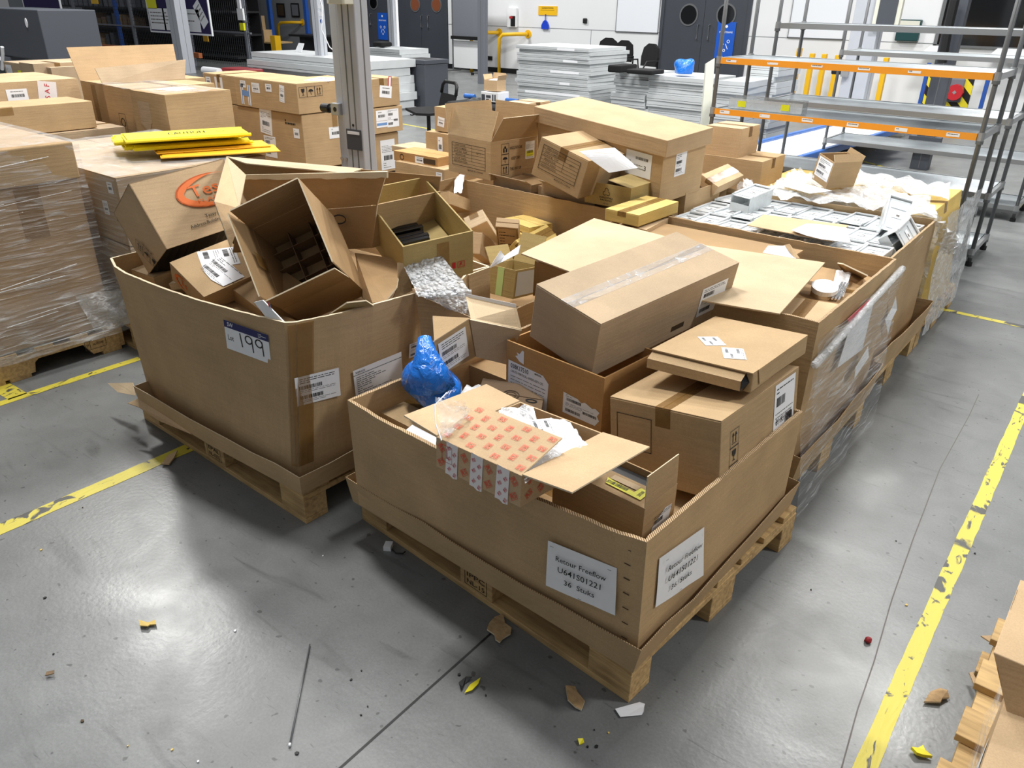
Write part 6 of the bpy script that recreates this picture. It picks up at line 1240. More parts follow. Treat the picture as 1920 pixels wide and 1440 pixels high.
# flow racks
def rack(label, x0, x1, y0, y1, levels, orange=(), h=2.6, extra=()):
    t = thing('shelf_rack', label, 'shelf rack', ((x0+x1)/2, (y0+y1)/2, 0)); cx, cy = (x0+x1)/2, (y0+y1)/2; W = x1-x0; D = y1-y0
    for sx in (-1, 1):
        for sy in (-1, 1):
            m = MB(); m.tube([(sx*W/2, sy*D/2, .03), (sx*W/2, sy*D/2, h)], .0145, 'steel_dark', 10); m.build('upright', t, smooth=True)
            m = MB(); m.tube([(sx*W/2, sy*D/2, 0), (sx*W/2, sy*D/2, .03)], .024, 'black', 10); m.build('foot', t)
            pass
            for z in levels: m = MB(); m.tube([(sx*W/2, sy*D/2, z-.055), (sx*W/2, sy*D/2, z-.035)], .022, 'steel_dark', 10); m.tube([(sx*W/2, sy*D/2, z-.036), (sx*W/2, sy*D/2, z+.012)], .021, 'steel', 10); m.build('collar', t)
    for z in levels:
        m = MB(); m.box((-W/2+.02, -D/2+.01, z-.008), (W/2-.02, D/2-.01, z), 'grooved_shelf'); s = m.build('shelf', t)
        m = MB()
        for sx in (-1, 1): m.box((sx*W/2-.012, -D/2, z-.035), (sx*W/2+.012, D/2, z+.003), 'steel')
        for sy in (-1, 1): m.box((-W/2, sy*D/2-.008, z-.035), (W/2, sy*D/2+.008, z+.004), 'steel')
        m.build('shelf_frame', t)
        if z in orange:
            m = MB(); m.box((-W/2+.02, -D/2-.016, z-.034), (W/2-.02, -D/2-.009, z+.006), 'orange_strip'); o = m.build('orange_strip', t)
            n = 5 if z == orange[0] else 6
            for i in range(n):
                x = -W/2+.10+i*(W-.25)/(n-1)*(1 if n == 6 else .8); d = Decal(); d.rect(0, 0, .075, .022 if n == 6 else .014, 'paper'); d.lines(0, .004, .06, 1, .01, .004, i+3, 'ink'); d.build('shelf_label', o, frame((x, -D/2-.016, z-.014), (1,0,0), (0,0,1), (0,-1,0)), lift=.001)
    return t
A1 = rack('front metal shelf rack with two orange edge strips', -2.55, -0.80, 5.54, 6.09, (1.385, 1.045, 0.50, 0.12), (1.385, 1.045))
B1 = rack('middle metal shelf rack with plain silver shelves', -2.53, -0.79, 6.49, 7.05, (1.60, 1.04, 0.53, 0.12))
C1 = rack('rear metal shelf rack with plain silver shelves', -2.55, -0.76, 8.25, 8.80, (1.345, 0.53, 0.13))
t = thing('acrylic_bin', 'clear acrylic trough with yellow stickers on the lower orange edged shelf', 'bin', (-2.2, 5.62, 1.05))
m = MB()
for lo, hi in (((-.27, 0, 0), (.27, .003, .07)), ((-.27, .10, 0), (.27, .103, .085)), ((-.27, 0, 0), (.27, .103, .003)), ((-.27, 0, 0), (-.267, .10, .07)), ((.267, 0, 0), (.27, .10, .07))): m.box(lo, hi, 'acrylic')
m.build('trough', t)
for x in (-.17, .15): m = MB(); m.box((x-.03, -.002, .015), (x+.03, -.0005, .055), 'label_yellow'); m.build('sticker', t)
# ================================================================== PANEL STACKS
def panel_stack(label, quad_top, ztop, n, th, group, skew=0.03, size=None, z0=0.0, seed=1, notes=False):
    """n thin panels; centre/size given directly"""
    cx, cy, w, d, rz = size; R = random.Random(seed); made = []
    for i in range(n):
        z = z0+(ztop-z0)*i/n; hh = (ztop-z0)/n-0.004
        m = MB(); m.box((-w/2, -d/2, 0), (w/2, d/2, hh), 'panel_grey'); m.box((-w/2+.01, -d/2-.0005, hh*.3), (w/2-.01, -d/2, hh*.36), 'panel_dark')
        if notes and i % 3 == 1: m.box((R.uniform(-.4, .2)*w, -d/2-.002, hh*.15), (R.uniform(.25, .4)*w, -d/2, hh*.8), 'paper')
        o = m.build('stacked_board', None, bevel=.004); o.location = (cx+R.uniform(-skew, skew), cy+R.uniform(-skew, skew), z); o.rotation_euler = (0, 0, math.radians(rz+R.uniform(-1.5, 1.5)))
        pos = 'bottom' if i == 0 else ('top' if i == n-1 else 'panel %d up from the bottom' % (i+1))
        tag(o, 'grey panel, %s of the %s' % ({0: 'lowest', n-1: 'topmost'}.get(i, 'inner one'), label), 'panel', ('inner ' if 0 < i < n-1 else ('top ' if i else 'bottom '))+'grey panels of the '+label); made.append(o)
    return made
def pstack(label, u0, u1, vb, y, ztop, n, d=0.8, **k):
    a, b = PY(u0, vb, y), PY(u1, vb, y); return panel_stack(label, None, ztop, n, 0, None, size=((a.x+b.x)/2, y+d/2, abs(b.x-a.x), d, 0), **k)
pstack('tall stack before the white wall', 968, 1100, 200, 10.6, 1.10, 20, d=1.1, seed=3, notes=True)
pstack('low stack left of the blue bag', 1150, 1215, 160, 10.8, .80, 8, d=.8, seed=4)
pstack('low stack under the blue bag', 1216, 1322, 160, 10.8, .78, 9, d=1.0, seed=5)
pstack('left stack seen through the racks', 1345, 1400, 160, 9.9, .86, 11, d=.8, seed=6)
pstack('tall stack seen through the racks', 1400, 1455, 160, 10.7, 1.10, 15, d=.8, seed=7)
pstack('flat stack left of the big grey post', 470, 690, 125, 8.6, .86, 7, d=1.0, seed=8, skew=.06)
pstack('stack right of the big grey post', 690, 752, 120, 11.2, .86, 9, d=.8, seed=9)
m = MB(); m.box((0, 0, 0), (1, 1, 1), 'cabinet_grey'); 
# grey bin cabinet
c = PZ(777, 212, 0); t = thing('waste_bin', 'grey tall waste bin between the big post and the open floor', 'bin', (c.x, c.y+.25, 0)); w = .62; h = .84
m = MB(); m.box((-w/2, -.28, 0), (w/2, .28, h-.06), 'cabinet_grey'); m.build('bin_body', t, bevel=.02)
m = MB(); m.box((-w/2-.01, -.29, h-.06), (w/2+.01, .29, h), 'cabinet_grey'); m.box((-w/2+.12, -.12, h), (w/2-.12, .14, h+.004), 'black'); m.build('bin_lid', t, bevel=.01)
m = MB(); R = random.Random(2); m.v = []; bm = blob('plastic_bag', None, PY(1283, 127, 11.0), (.15, .12, .14), 'blue_bag', 8, .3, world=False); tag(bm, 'bright blue plastic bag sitting on the low grey panel stack', 'plastic bag')
c = PY(1176, 128, 10.7); m = MB(); m.box((c.x-.22, 10.5, .80), (c.x+.0, 11.0, .90), 'black_fabric'); tag(m.build('black_case', bevel=.02), 'low black fabric case on the grey panels left of the blue bag', 'case')
c = PY(1205, 128, 10.7); m = MB(); m.box((c.x-.16, 10.5, .80), (c.x+.26, 10.9, .86), 'black_fabric'); tag(m.build('black_case', bevel=.02), 'flat black tray beside the low black fabric case', 'case')
m = MB(); m.sheet([Vector((PY(1318, 205, 10.0).x, 10.0, 0.01)), PY(1322, 120, 10.2), PY(1338, 110, 10.3), Vector((PY(1336, 200, 10.1).x, 10.1, 0.01))], .04, 'cream'); tag(m.build('cloth_sheet'), 'cream hanging sheet at the left end of the metal racks', 'cloth')
# chairs
def arm_chair(label, x, y, rz):
    t = thing('office_chair', label, 'chair', (x, y, 0), (0,0,rz), 'black chairs by the white wall')
    m = MB(); m.box((-.25, -.24, .42), (.25, .24, .50), 'black_fabric'); m.build('seat', t, bevel=.03)
    m = MB(); P = [(-.22, .58), (-.24, .75), (-.20, .92), (-.08, 1.0), (.08, 1.0), (.20, .92), (.24, .75), (.22, .58)]; m.sheet([(x, .24+(z-.5)*.12, z) for x, z in P], .06, 'black_fabric'); m.build('backrest', t, bevel=.02)
    for s in (-1, 1): m = MB(); m.tube([(s*.28, .2, .48), (s*.30, .18, .70), (s*.30, -.12, .70), (s*.28, -.2, .55), (s*.26, -.2, .47)], .017, 'black', 8); m.build('armrest', t, smooth=True)
    m = MB(); m.tube([(0, 0, .42), (0, 0, .1)], .03, 'black', 10); m.build('column', t)
    for i in range(5): a = i*1.257; m = MB(); m.tube([(0, 0, .12), (.28*math.cos(a), .28*math.sin(a), .05)], .018, 'black', 8); m.tube([(.28*math.cos(a), .28*math.sin(a), 0), (.28*math.cos(a), .28*math.sin(a), .05)], .025, 'black', 8); m.build('leg', t)
    return t
for (u, lb, rz), yc in zip(((1132, 'left black office chair half hidden by the tall panel stack', 10), (1157, 'middle black office chair against the white wall', -4), (1203, 'right black office chair with visible armrests by the white wall', -18)), (16.2, 15.4, 14.6)):
    c = PY(u, 100, yc); arm_chair(lb, c.x, yc, rz)
c = PZ(790, 276, 0); t = thing('low_chair', 'black plastic swivel stool chair with a handle hole in its back', 'chair', (c.x+.15, c.y, 0), (0,0,-20))
m = MB(); m.sheet([(-.36, -.16, .47), (.10, -.22, .46), (.22, -.1, .46), (.22, .18, .47), (.0, .24, .48), (-.22, .1, .49)], .03, 'black_fabric'); m.build('seat', t, bevel=.01)
m = MB(); P = []
o = [( -.2, .48), (-.2, .62), (-.15, .72), (.15, .72), (.2, .62), (.2, .48)]; m.sheet([(x+.08, .20+(z-.5)*.3, z) for x, z in [(-.2,.50),(-.2,.64),(-.2,.665),(.2,.665),(.2,.64),(.2,.50)]][::-1], .02, 'black'); 
m.build('backrest_lower', t); m = MB(); m.tube([(-.12, .25, .66), (-.11, .27, .76), (-.06, .28, .80), (.22, .28, .80), (.27, .27, .76), (.28, .25, .66)], .022, 'black', 8); m.build('backrest_handle', t, smooth=True)
m = MB(); m.tube([(0, 0, .45), (0, 0, .03)], .025, 'black', 10); m.build('column', t); m = MB(); m.disc((0, 0, .03), (0,0,1), .2, .025, 'black'); m.build('base_disc', t); m = MB(); m.tube([(-.1, -.1, .43), (-.16, -.16, .40), (-.22, -.15, .40)], .008, 'black', 6); m.build('lever', t)
# white equipment on dark pile behind the handle carton
c = PY(922, 175, 6.3); t = thing('equipment_box', 'small white electronic unit with dark front panels behind the cartons', 'electronic unit', (c.x, 6.35, c.z-.05))
m = MB(); m.box((-.11, -.09, -.03), (.11, .09, .065), 'white_plastic'); m.build('housing', t, bevel=.006); m = MB()
for lo, hi in (((-.10, -.0925, -.02), (-.055, -.09, .04)), ((-.04, -.0925, .01), (.02, -.09, .035)), ((-.04, -.0925, -.02), (.0, -.09, .0)), ((.04, -.0925, -.015), (.055, -.09, .045)), ((.07, -.0925, -.015), (.085, -.09, .045))): m.box(lo, hi, 'cabinet_grey')
m.build('front_panel', t)
cp = ((c.x, 6.35, c.z+.075), (0,0,0), (.17, .14, .10)); t = carton('open_carton', 'small open tan carton with white paper on top of the white unit', cp, 'kraft_tan', True, {'y1': (.06, 8), 'x0': (.05, 20), 'x1': (.05, 20)})
m = MB(); m.sheet([(-.06, -.05, .045), (.05, -.05, .05), (.06, .04, .058), (-.05, .05, .055)], .01, 'paper'); o = m.build('paper_filling', t)
c2 = PY(900, 190, 6.2); m = MB(); m.box((c2.x-.35, 6.05, .0), (c2.x+.75, 6.75, c.z-.09), 'black_fabric'); tag(m.build('black_crate', bevel=.03), 'low black covered crate carrying the white electronic unit', 'crate')
for i, (u0, u1, v) in enumerate(((872, 890, 187), (948, 972, 176))):
    a, b = PY(u0, v, 6.4), PY(u1, v-1, 6.4); a.z = b.z = c.z-.065; m = MB(); m.tube([a, b], .025, 'roller_blue', 12); tag(m.build('blue_tube', smooth=False), 'short blue plastic tube on the black crate, %s of the white unit' % ('left' if i == 0 else 'right'), 'tube')
m = MB(); crumple('black_fabric_strap', None, [PY(862, 190, 6.3), PY(895, 182, 6.3), PY(900, 190, 6.15), PY(868, 196, 6.15)], 'black', 10, .012, 5, world=False); tag(bpy.data.objects['black_fabric_strap'], 'crumpled black straps lying left of the white unit', 'strap')
# blue roller frames on the floor under the racks
for i, (y, z, off) in enumerate(((9.3, .40, 0), (9.6, .31, .12), (9.0, .22, .05), (9.15, .13, .2))):
    a, b = PZ(1400-off*40, 318, z), PZ(1700+off*30, 232, z); a.x -= .25; b.x -= .25; t = thing('roller_board', ('topmost', 'second', 'third', 'lowest')[i]+' blue edged white panel frame lying behind the front rack', 'panel', tuple((a+b)/2), group='blue edged white panels')
    x = (b-a).normalized(); y_ = Vector((0,0,1)).cross(x); L = (b-a).length; M = frame((0,0,0), x, y_, (0,0,1)); m = MB(); m.box((-L/2, -.34, -.012), (L/2, .34, .0), 'shelf_plastic', M); m.build('white_sheet', t)
    m = MB()
    for s in (-.35, .35): m.box((-L/2-.02, s-.03, -.04), (L/2+.02, s+.03, .03), 'roller_blue', M)
    m.build('blue_rails', t, bevel=.01)
# yellow fork legs standing by the wall and their bases
for i, (ut, ub, v0, v1) in enumerate(((1500, 1487, 90, 172), (1524, 1515, 100, 175), (1547, 1541, 101, 176), (1572, 1566, 103, 178), (1640, 1625, 107, 190), (1663, 1646, 108, 192))):
    a, b = PY(ut, v0, 16.4), PY(ub, v1, 16.4); m = MB(); m.box((-.045+a.x, 16.35, .0), (.045+a.x, 16.45, a.z), 'yellow_paint'); tag(m.build('guard_post', bevel=.01), ('first', 'second', 'third', 'fourth', 'fifth', 'sixth')[i]+' from the left of the thin yellow posts seen through the racks', 'post', 'thin yellow posts behind the racks')
# hazard plate with two red sockets
mb = MB()
t = thing('socket_panel', 'yellow and black striped panel carrying two red power sockets', 'power socket', (-3.2, 16.5, 0.36)); a, b = PY(1748, 138, 16.5), PY(1808, 200, 16.5); hw = (b.x-a.x)/2; t.location = ((a.x+b.x)/2+.0, 16.5, (a.z+b.z)/2); hh = (a.z-b.z)/2
m = MB(); m.box((-hw-.1, 0, -hh-.02), (hw+.05, .05, hh+.05), 'hazard_stripes'); m.build('striped_plate', t); m = MB(); zz = t.location.z
[m.box((s*hw*.7-.03, .05, -zz), (s*hw*.7+.03, .1, hh), 'steel_dark') for s in (-1, 1)]; m.build('stand', t); m = MB(); m.box((-hw*.75, -.04, -hh*.75), (hw*.75, 0, hh*.8), 'screen_grey'); m.build('grey_plate', t, bevel=.02)
for s in (-1, 1): m = MB(); m.disc((s*hw*.42, -.16, -.02), (0,-1,.0), .135, .12, 'socket_red', 12); m.build('red_socket', t); m = MB(); m.disc((s*hw*.42, -.165, -.02), (0,-1,0), .035, .01, 'steel', 4); m.build('socket_mark', t)
for i, (u, v0, v1) in enumerate(((1742, 118, 192), (1852, 150, 205))):
    a, b = PY(u, v0, 15.8), PY(u-6, v1, 15.8); m = MB(); m.box((a.x-.03, 15.8, 0), (a.x+.03, 15.86, a.z), 'rack_blue'); tag(m.build('blue_upright'), 'thin blue upright %s of the red power sockets' % ('left' if i == 0 else 'right'), 'post')
# ================================================================== THINGS ON THE WHITE WALL
Yf = WY-.012
def wallbox(u0, v0, u1, v1, mat, name, label, cat, th=.02, bevel=0):
    a, b = PY(u0, v0, Yf), PY(u1, v1, Yf); m = MB(); m.box((min(a.x, b.x), WY-th, min(a.z, b.z)), (max(a.x, b.x), WY-.002, max(a.z, b.z)), mat); return tag(m.build(name, bevel=bevel), label, cat), a, b
o, a, b = wallbox(1010, 11, 1044, 29, 'yellow_paint', 'yellow_sign', 'yellow cleaning station sign on the white wall above the blue dustpan', 'sign'); dc = Decal(); dc.text('CLEANING STATION', 0, .055, .05, 'ink', width=.36); dc.rect(0, 0.01, .42, .006, 'ink'); dc.build('printed_text', o, frame(((a.x+b.x)/2, WY-.021, (a.z+b.z)/2), (1,0,0), (0,0,1), (0,-1,0)))
c = PY(1023, 48, Yf); t = thing('dustpan', 'blue dustpan hanging on the white wall below the yellow sign', 'dustpan', (c.x, WY-.05, c.z)); m = MB(); m.sheet([(-.10, 0, -.08), (.10, 0, -.08), (.11, 0, 0), (.06, 0, .09), (.02, 0, .12), (-.02, 0, .12), (-.06, 0, .09), (-.11, 0, 0)], .04, 'dustpan_blue'); m.build('pan', t); m = MB(); m.tube([(0, .02, .1), (0, .02, .26)], .012, 'dustpan_blue', 8); m.build('handle', t)
o, a, b = wallbox(954, 15, 970, 51, 'white_plastic', 'wall_dispenser', 'white and black dispenser with a red mark on the white wall', 'dispenser', .08); m = MB(); m.box((b.x-.16, WY-.095, b.z+.02), (b.x-.02, WY-.08, a.z-.18), 'black'); m.build('black_front', o)
m = MB(); m.box((b.x-.2, WY-.1, (a.z+b.z)/2-.02), (b.x-.1, WY-.094, (a.z+b.z)/2+.03), 'socket_red'); m.build('red_mark', o)
wallbox(1094, 34, 1101, 44, 'black', 'wall_switch', 'small black wall switch right of the yellow sign', 'switch', .05, .02)
wallbox(913, 105, 923, 113, 'black', 'wall_socket', 'small black socket low on the wall by the first yellow rail', 'socket', .03)
def whiteboard(u0, u1, vb, label):
    a, b = PY(u0, vb, Yf), PY(u1, vb, Yf); t = thing('whiteboard', label, 'whiteboard', ((a.x+b.x)/2, WY-.02, a.z)); w = b.x-a.x
    m = MB(); m.box((-w/2, 0, 0), (w/2, .015, .95), 'board_white'); m.build('board', t); m = MB()
    m.box((-w/2-.015, -.01, -.02), (w/2+.015, .012, 0), 'steel_dark'); m.box((-w/2-.015, -.01, -.02), (-w/2, .012, .97), 'steel'); m.box((w/2, -.01, -.02), (w/2+.015, .012, .97), 'steel'); m.box((-w/2-.015, -.01, .95), (w/2+.015, .012, .97), 'steel'); m.build('board_frame', t)
whiteboard(1155, 1233, 58, 'large whiteboard on the white wall left of the dark grey doors'); whiteboard(1478, 1580, 69, 'large whiteboard on the white wall seen behind the racks')
def rail(u, v, label, x2=None):
    c = PY(u, v, Yf); t = thing('yellow_rail', label, 'guard rail', (c.x, WY, 0), group='yellow guard rails by the wall'); m = MB(); m.tube([(0, -.02, c.z), (0, -.55, c.z), (0, -.66, c.z-.05), (0, -.70, c.z-.15), (0, -.70, 0)], .04, 'yellow_paint', 12); m.build('bent_pipe', t, smooth=True); m = MB(); m.disc((0, -.02, c.z), (0,-1,0), .09, .018, 'yellow_paint', 20); m.build('wall_flange', t); return t
def rail_side(u, v, label, dx=-.5):
    c = PY(u, v, Yf); t = thing('yellow_rail', label, 'guard rail', (c.x, WY, 0), group='yellow guard rails by the wall'); m = MB(); m.tube([(0, -.02, c.z), (0, -.12, c.z), (dx*.3, -.30, c.z), (dx, -.42, c.z-.02), (dx*1.2, -.44, c.z-.12), (dx*1.2, -.44, 0)], .045, 'yellow_paint', 12); m.build('bent_pipe', t, smooth=True); m = MB(); m.disc((0, -.02, c.z), (0,-1,0), .10, .018, 'yellow_paint', 20); m.build('wall_flange', t); return t
rail_side(936, 61, 'bent yellow guard rail on the wall, the left one of the white wall pair'); rail_side(990, 64, 'bent yellow guard rail behind the tall grey panel stack'); rail_side(567, 42, 'bent yellow guard rail on the dim wall at the left', -.6)
wallbox(1670, 22, 1684, 42, 'paper', 'wall_notice', 'white paper notice on the wall left of the dark green device', 'paper') if 0 else wallbox(1655, 20, 1684, 42, 'paper', 'wall_notice', 'white paper notice on the wall left of the dark green device', 'paper')
o, a, b = wallbox(1688, 36, 1722, 78, 'teal_dark', 'wall_device', 'dark green wall device with a grey top on the white wall', 'device', .12, .02); m = MB(); m.box((a.x+.02, WY-.135, a.z-.17), (b.x-.02, WY-.12, a.z-.02), 'cream'); m.build('grey_cover', o)
# rolling display board
c = PY(874, 60, 16.3); t = thing('display_board', 'rolling grey display board in front of the white wall', 'board', (c.x, 16.3, 0)); w = .95; zb, zt = PY(874, 72, 16.3).z, 2.4
m = MB(); m.box((-w/2, 0, zb+.05), (w/2, .04, zt), 'screen_grey'); m.build('grey_panel', t); m = MB(); m.box((-w/2, -.08, zb-.03), (w/2, .02, zb+.05), 'black'); m.build('tray', t); m = MB(); m.box((-w/2+.02, .01, .12), (w/2-.02, .03, zb-.06), 'wall_white'); m.build('lower_panel', t)
for s in (-1, 1): m = MB(); m.tube([(s*w/2, 0, .06), (s*w/2, 0, 2.45)], .02, 'steel_dark', 8); m.tube([(s*w/2, -.3, .05), (s*w/2, .3, .05)], .02, 'steel_dark', 8); m.build('leg', t)
for s in (-1, 1):
    m = MB(); m.tube([(s*w/2, -.3, 0), (s*w/2, -.3, .06)], .04, 'black', 10); m.build('castor', t)
m = MB(); m.tube([(-w/2, 0, 2.45), (w/2, 0, 2.45)], .02, 'steel_dark', 8); m.build('top_bar', t)
# ================================================================== DARK STORAGE AREA ON THE LEFT
Yr = 13.4
for u, lb in ((222, 'left'), (508, 'right'), (575, 'far')):
    c = PY(u, 60, Yr if u < 500 else 15.6); m = MB(); m.box((c.x-.06, c.y, 0), (c.x+.06, c.y+.1, 4), 'rack_blue'); tag(m.build('rack_upright'), 'blue pallet rack upright in the dark storage area, %s one' % lb, 'rack upright')
c0, c1 = PY(120, 60, 13.9), PY(700, 60, 13.9)
t = thing('storage_rack', 'dark storage rack full of grey bins behind the wire fence', 'rack', ((c0.x+c1.x)/2, 14.3, 0)); L = 9.0
for z in (.15, .75, 1.35, 1.95, 2.6): m = MB(); m.box((-L/2-4, -.4, z-.05), (L/2-2, .5, z), 'rack_dark'); m.build('shelf', t)
m = MB(); m.box((-L/2-4, .5, 0), (L/2-2, .55, 3.2), 'rack_dark'); m.build('back_panel', t)
R = random.Random(11); k = 0; cxr = (c0.x+c1.x)/2+L/2-2.25
for z, n in ((1.35, 26), (1.95, 26), (.75, 18), (.15, 14)):
    for i in range(n):
        x = c0.x-1.2+i*.36; w = R.uniform(.2, .32); h = R.uniform(.22, .42)
        if x > cxr or x < cxr-10.6: continue
        mt = R.choice(('screen_grey', 'screen_grey', 'cabinet_grey')) if z > 1 else R.choice(('kraft_ash', 'kraft_dark', 'cabinet_grey'))
        m = MB(); m.box((-w/2, -.36, 0), (w/2, .1, h), mt); o = m.build('storage_box', bevel=.01); o.location = (x, 14.3, z+.001)
        tag(o, '%s box on the %s shelf of the dark storage rack' % ({'screen_grey': 'grey', 'cabinet_grey': 'dark grey', 'kraft_ash': 'brown', 'kraft_dark': 'brown'}[mt], {1.35: 'third', 1.95: 'fourth', .75: 'second', .15: 'lowest'}[z]), 'box', '%s boxes on the %s shelf of the dark storage rack' % ({'screen_grey': 'grey', 'cabinet_grey': 'dark grey', 'kraft_ash': 'brown', 'kraft_dark': 'brown'}[mt], {1.35: 'third', 1.95: 'fourth', .75: 'second', .15: 'lowest'}[z]))
t = thing('wire_fence', 'dark wire mesh fence with grey posts in front of the storage rack', 'fence', (-24, 12.4, 0))
for u in (85, 148, 252, 356, 462): c = PY(u, 60, 12.4); m = MB(); m.box((c.x+24-.04, -.04, 0), (c.x+24+.04, .04, 3.2), 'screen_grey'); m.build('fence_post', t)
c0, c1 = PY(60, 40, 12.4), PY(468, 40, 12.4); m = MB(); zr = PY(150, 43, 12.4).z; m.box((c0.x+24, -.02, zr-.02), (c1.x+24, .02, zr+.02), 'screen_grey'); m.build('top_rail', t)
m = MB(); x = c0.x+24
while x < c1.x+24: m.box((x, .0, .1), (x+.006, .006, 3.1), 'screen_mesh'); x += .09
z = .15
while z < 3.1: m.box((c0.x+24, .0, z), (c1.x+24, .006, z+.006), 'screen_mesh'); z += .09
o = m.build('wire_mesh', t)
# roller shutters behind, beam, notices
m = MB(); c0, c1 = PY(395, 50, 16.9), PY(480, 50, 16.9); m.box((c0.x, 16.9, 0), (c1.x, 17.1, 3.4), 'roller_shutter'); tag(m.build('roller_shutter'), 'grey ribbed shutter between the notice board and the blue upright', 'shutter')
def board(lb, u0, u1, vb, y, items):
    a, b = PY(u0, vb, y), PY(u1, vb, y); w = b.x-a.x; t = thing('notice_board', lb, 'notice board', ((a.x+b.x)/2, y, a.z)); m = MB(); m.box((-w/2, 0, 0), (w/2, .03, 1.25), 'board_purple'); m.build('board', t)
    m = MB(); m.box((-w/2-.03, -.01, -.04), (w/2+.03, .03, 0), 'paper'); m.box((-w/2-.03, -.01, 0), (-w/2, .03, 1.25), 'paper'); m.box((w/2, -.01, 0), (w/2+.03, .03, 1.25), 'paper'); m.build('board_frame', t)
    s = w/(u1-u0)
    for (iu, iv, iw, ih, mt, tx, an) in items:
        d = Decal(); d.rect(0, 0, iw*s, ih*s, mt)
        if tx: d.text(tx, 0, 0, ih*s*.75, 'ink')
        else: d.lines(0, ih*s*.3, iw*s*.8, 4, ih*s*.16, ih*s*.05, int(iu), 'ink_grey')
        d.build('notice', t, frame(((iu-u0)*s-w/2, -.004, (vb-iv)*s*1.02), (1,0,0), (0,0,1), (0,-1,0)) @ Matrix.Rotation(math.radians(an), 4, 'Z'))
    return t
board('purple notice board with white number cards and notices', 284, 396, 57, 11.6, [(293, 20, 20, 34, 'label_yellow', None, 0), (300, 46, 30, 20, 'paper', None, 0), (322, 46, 20, 20, 'paper', None, 0), (348, 11, 14, 20, 'paper', '0', 0), (365, 11, 14, 20, 'paper', '0', 0), (384, 13, 19, 26, 'sign_blue', None, 0), (348, 40, 15, 22, 'paper', '3', -10), (366, 46, 26, 20, 'paper', None, 0), (382, 40, 12, 24, 'paper', None, 34)])
board('purple notice board behind the dark grey cabinet at the far left', 58, 124, 63, 9.6, [(55, 8, 20, 14, 'paper', None, 0), (95, 1, 20, 8, 'paper', None, 0)])
c = PY(177, 5, 12.2); m = MB(); m.box((c.x-.2, 12.2, c.z-.03), (c.x+.2, 12.23, c.z+.3), 'yellow_paint'); tag(m.build('yellow_sign'), 'yellow sign hanging on the wire fence at the far left', 'sign')
c = PY(168, 30, 12.3); m = MB(); m.disc((c.x, 12.3, c.z-.04), (0,-1,0), .09, .08, 'cream', 20, ry=.1); tag(m.build('wall_lamp'), 'pale half round lamp fixed on the wire fence', 'lamp')
c = PY(385, 70, 12.37); m = MB(); m.box((c.x-.12, 12.37, c.z-.1), (c.x+.1, 12.4, c.z+.12), 'amber'); tag(m.build('yellow_notice'), 'yellow notice below the purple board with number cards', 'sign')
m = MB(); a, b = PZ(360, 120, .35), PZ(465, 123, .35); m.box((-25.4, 11.6, .30), (-19.5, 11.7, .42), 'beam_orange'); tag(m.build('orange_beam'), 'long orange brown beam low in front of the storage area', 'beam')
c = PZ(425, 128, .62); m = MB(); m.box((c.x-.2, c.y, .45), (c.x+.5, c.y+.4, .62), 'crimson'); tag(m.build('red_crate', bevel=.03), 'dark red crate behind the two tier stack', 'crate')
c = PZ(412, 130, .60); m = MB(); m.tube([(c.x-.5, c.y, .56), (c.x-.02, c.y, .56)], .06, 'paper', 14); tag(m.build('paper_roll'), 'white paper roll left of the dark red crate', 'paper roll')
m = MB(); m.box((c.x-.7, c.y-.2, .1), (c.x+.9, c.y+.7, .44), 'rack_dark'); tag(m.build('dark_pallet_load'), 'low dark load carrying the red crate and paper roll', 'load')
# wooden bench with cartons
a, b = PY(433, 72, 15.2), PY(530, 76, 15.2); t = thing('work_bench', 'plywood bench on dark legs in the storage area', 'bench', ((a.x+b.x)/2, 15.2, 0)); w = b.x-a.x; zb = a.z
m = MB(); m.box((-w/2, -.35, zb-.04), (w/2, .35, zb), 'plywood'); m.build('bench_top', t)
for x in (-w*.22, w*.22): m = MB(); m.box((x-.12, -.2, 0), (x+.12, .2, zb-.04), 'rack_dark'); m.build('leg', t)
for u0, v0, u1, v1, lb in ((447, 56, 462, 72, 'leftmost'), (460, 61, 479, 74, 'front'), (473, 55, 493, 73, 'right'), (463, 29, 480, 56, 'tall topmost')):
    a, b = PY(u0, v0, 15.0), PY(u1, v1, 15.0); z0 = zb if lb != 'tall topmost' else zb+.24; p = (((a.x+b.x)/2, 15.2, (z0+a.z)/2+.002), (0,0,0), (b.x-a.x, .3, max(.12, a.z-z0))); carton('carton', lb+' kraft carton on the plywood bench in the storage area', p, 'kraft', tape=False, seam='none', group='cartons on the plywood bench')
c = PY(528, 84, 15.0); m = MB(); m.box((c.x-.1, 14.7, 0), (c.x+.12, 14.9, c.z+.25), 'yellow_paint'); tag(m.build('yellow_bollard'), 'short yellow bollard at the right end of the plywood bench', 'bollard')
for u, lb, mt in ((518, 'left', 'ink_brown'), (545, 'right', 'screen_grey')):
    c = PY(u+9, 19, Yf); t = thing('framed_picture', '%s dark framed picture on the dim left wall' % lb, 'picture', (c.x, WY-.02, c.z)); m = MB(); m.box((-.2, -.01, -.2), (.2, .015, .2), 'black'); m.build('frame', t); m = MB(); m.box((-.16, -.014, -.16), (.16, -.01, .16), mt); m.build('print', t)
c = PY(585, 60, 14.8); t = thing('desk', 'dark topped desk beside the slim silver post', 'desk', (c.x+.3, 14.8, 0)); zt = PY(585, 65, 14.8).z; m = MB(); m.box((-.9, -.35, zt-.05), (.9, .35, zt), 'black'); m.build('desk_top', t)
for s in (-1, 1): m = MB(); m.box((s*.5-.12, -.2, 0), (s*.5+.12, .2, zt-.05), 'rack_dark'); m.build('leg', t)
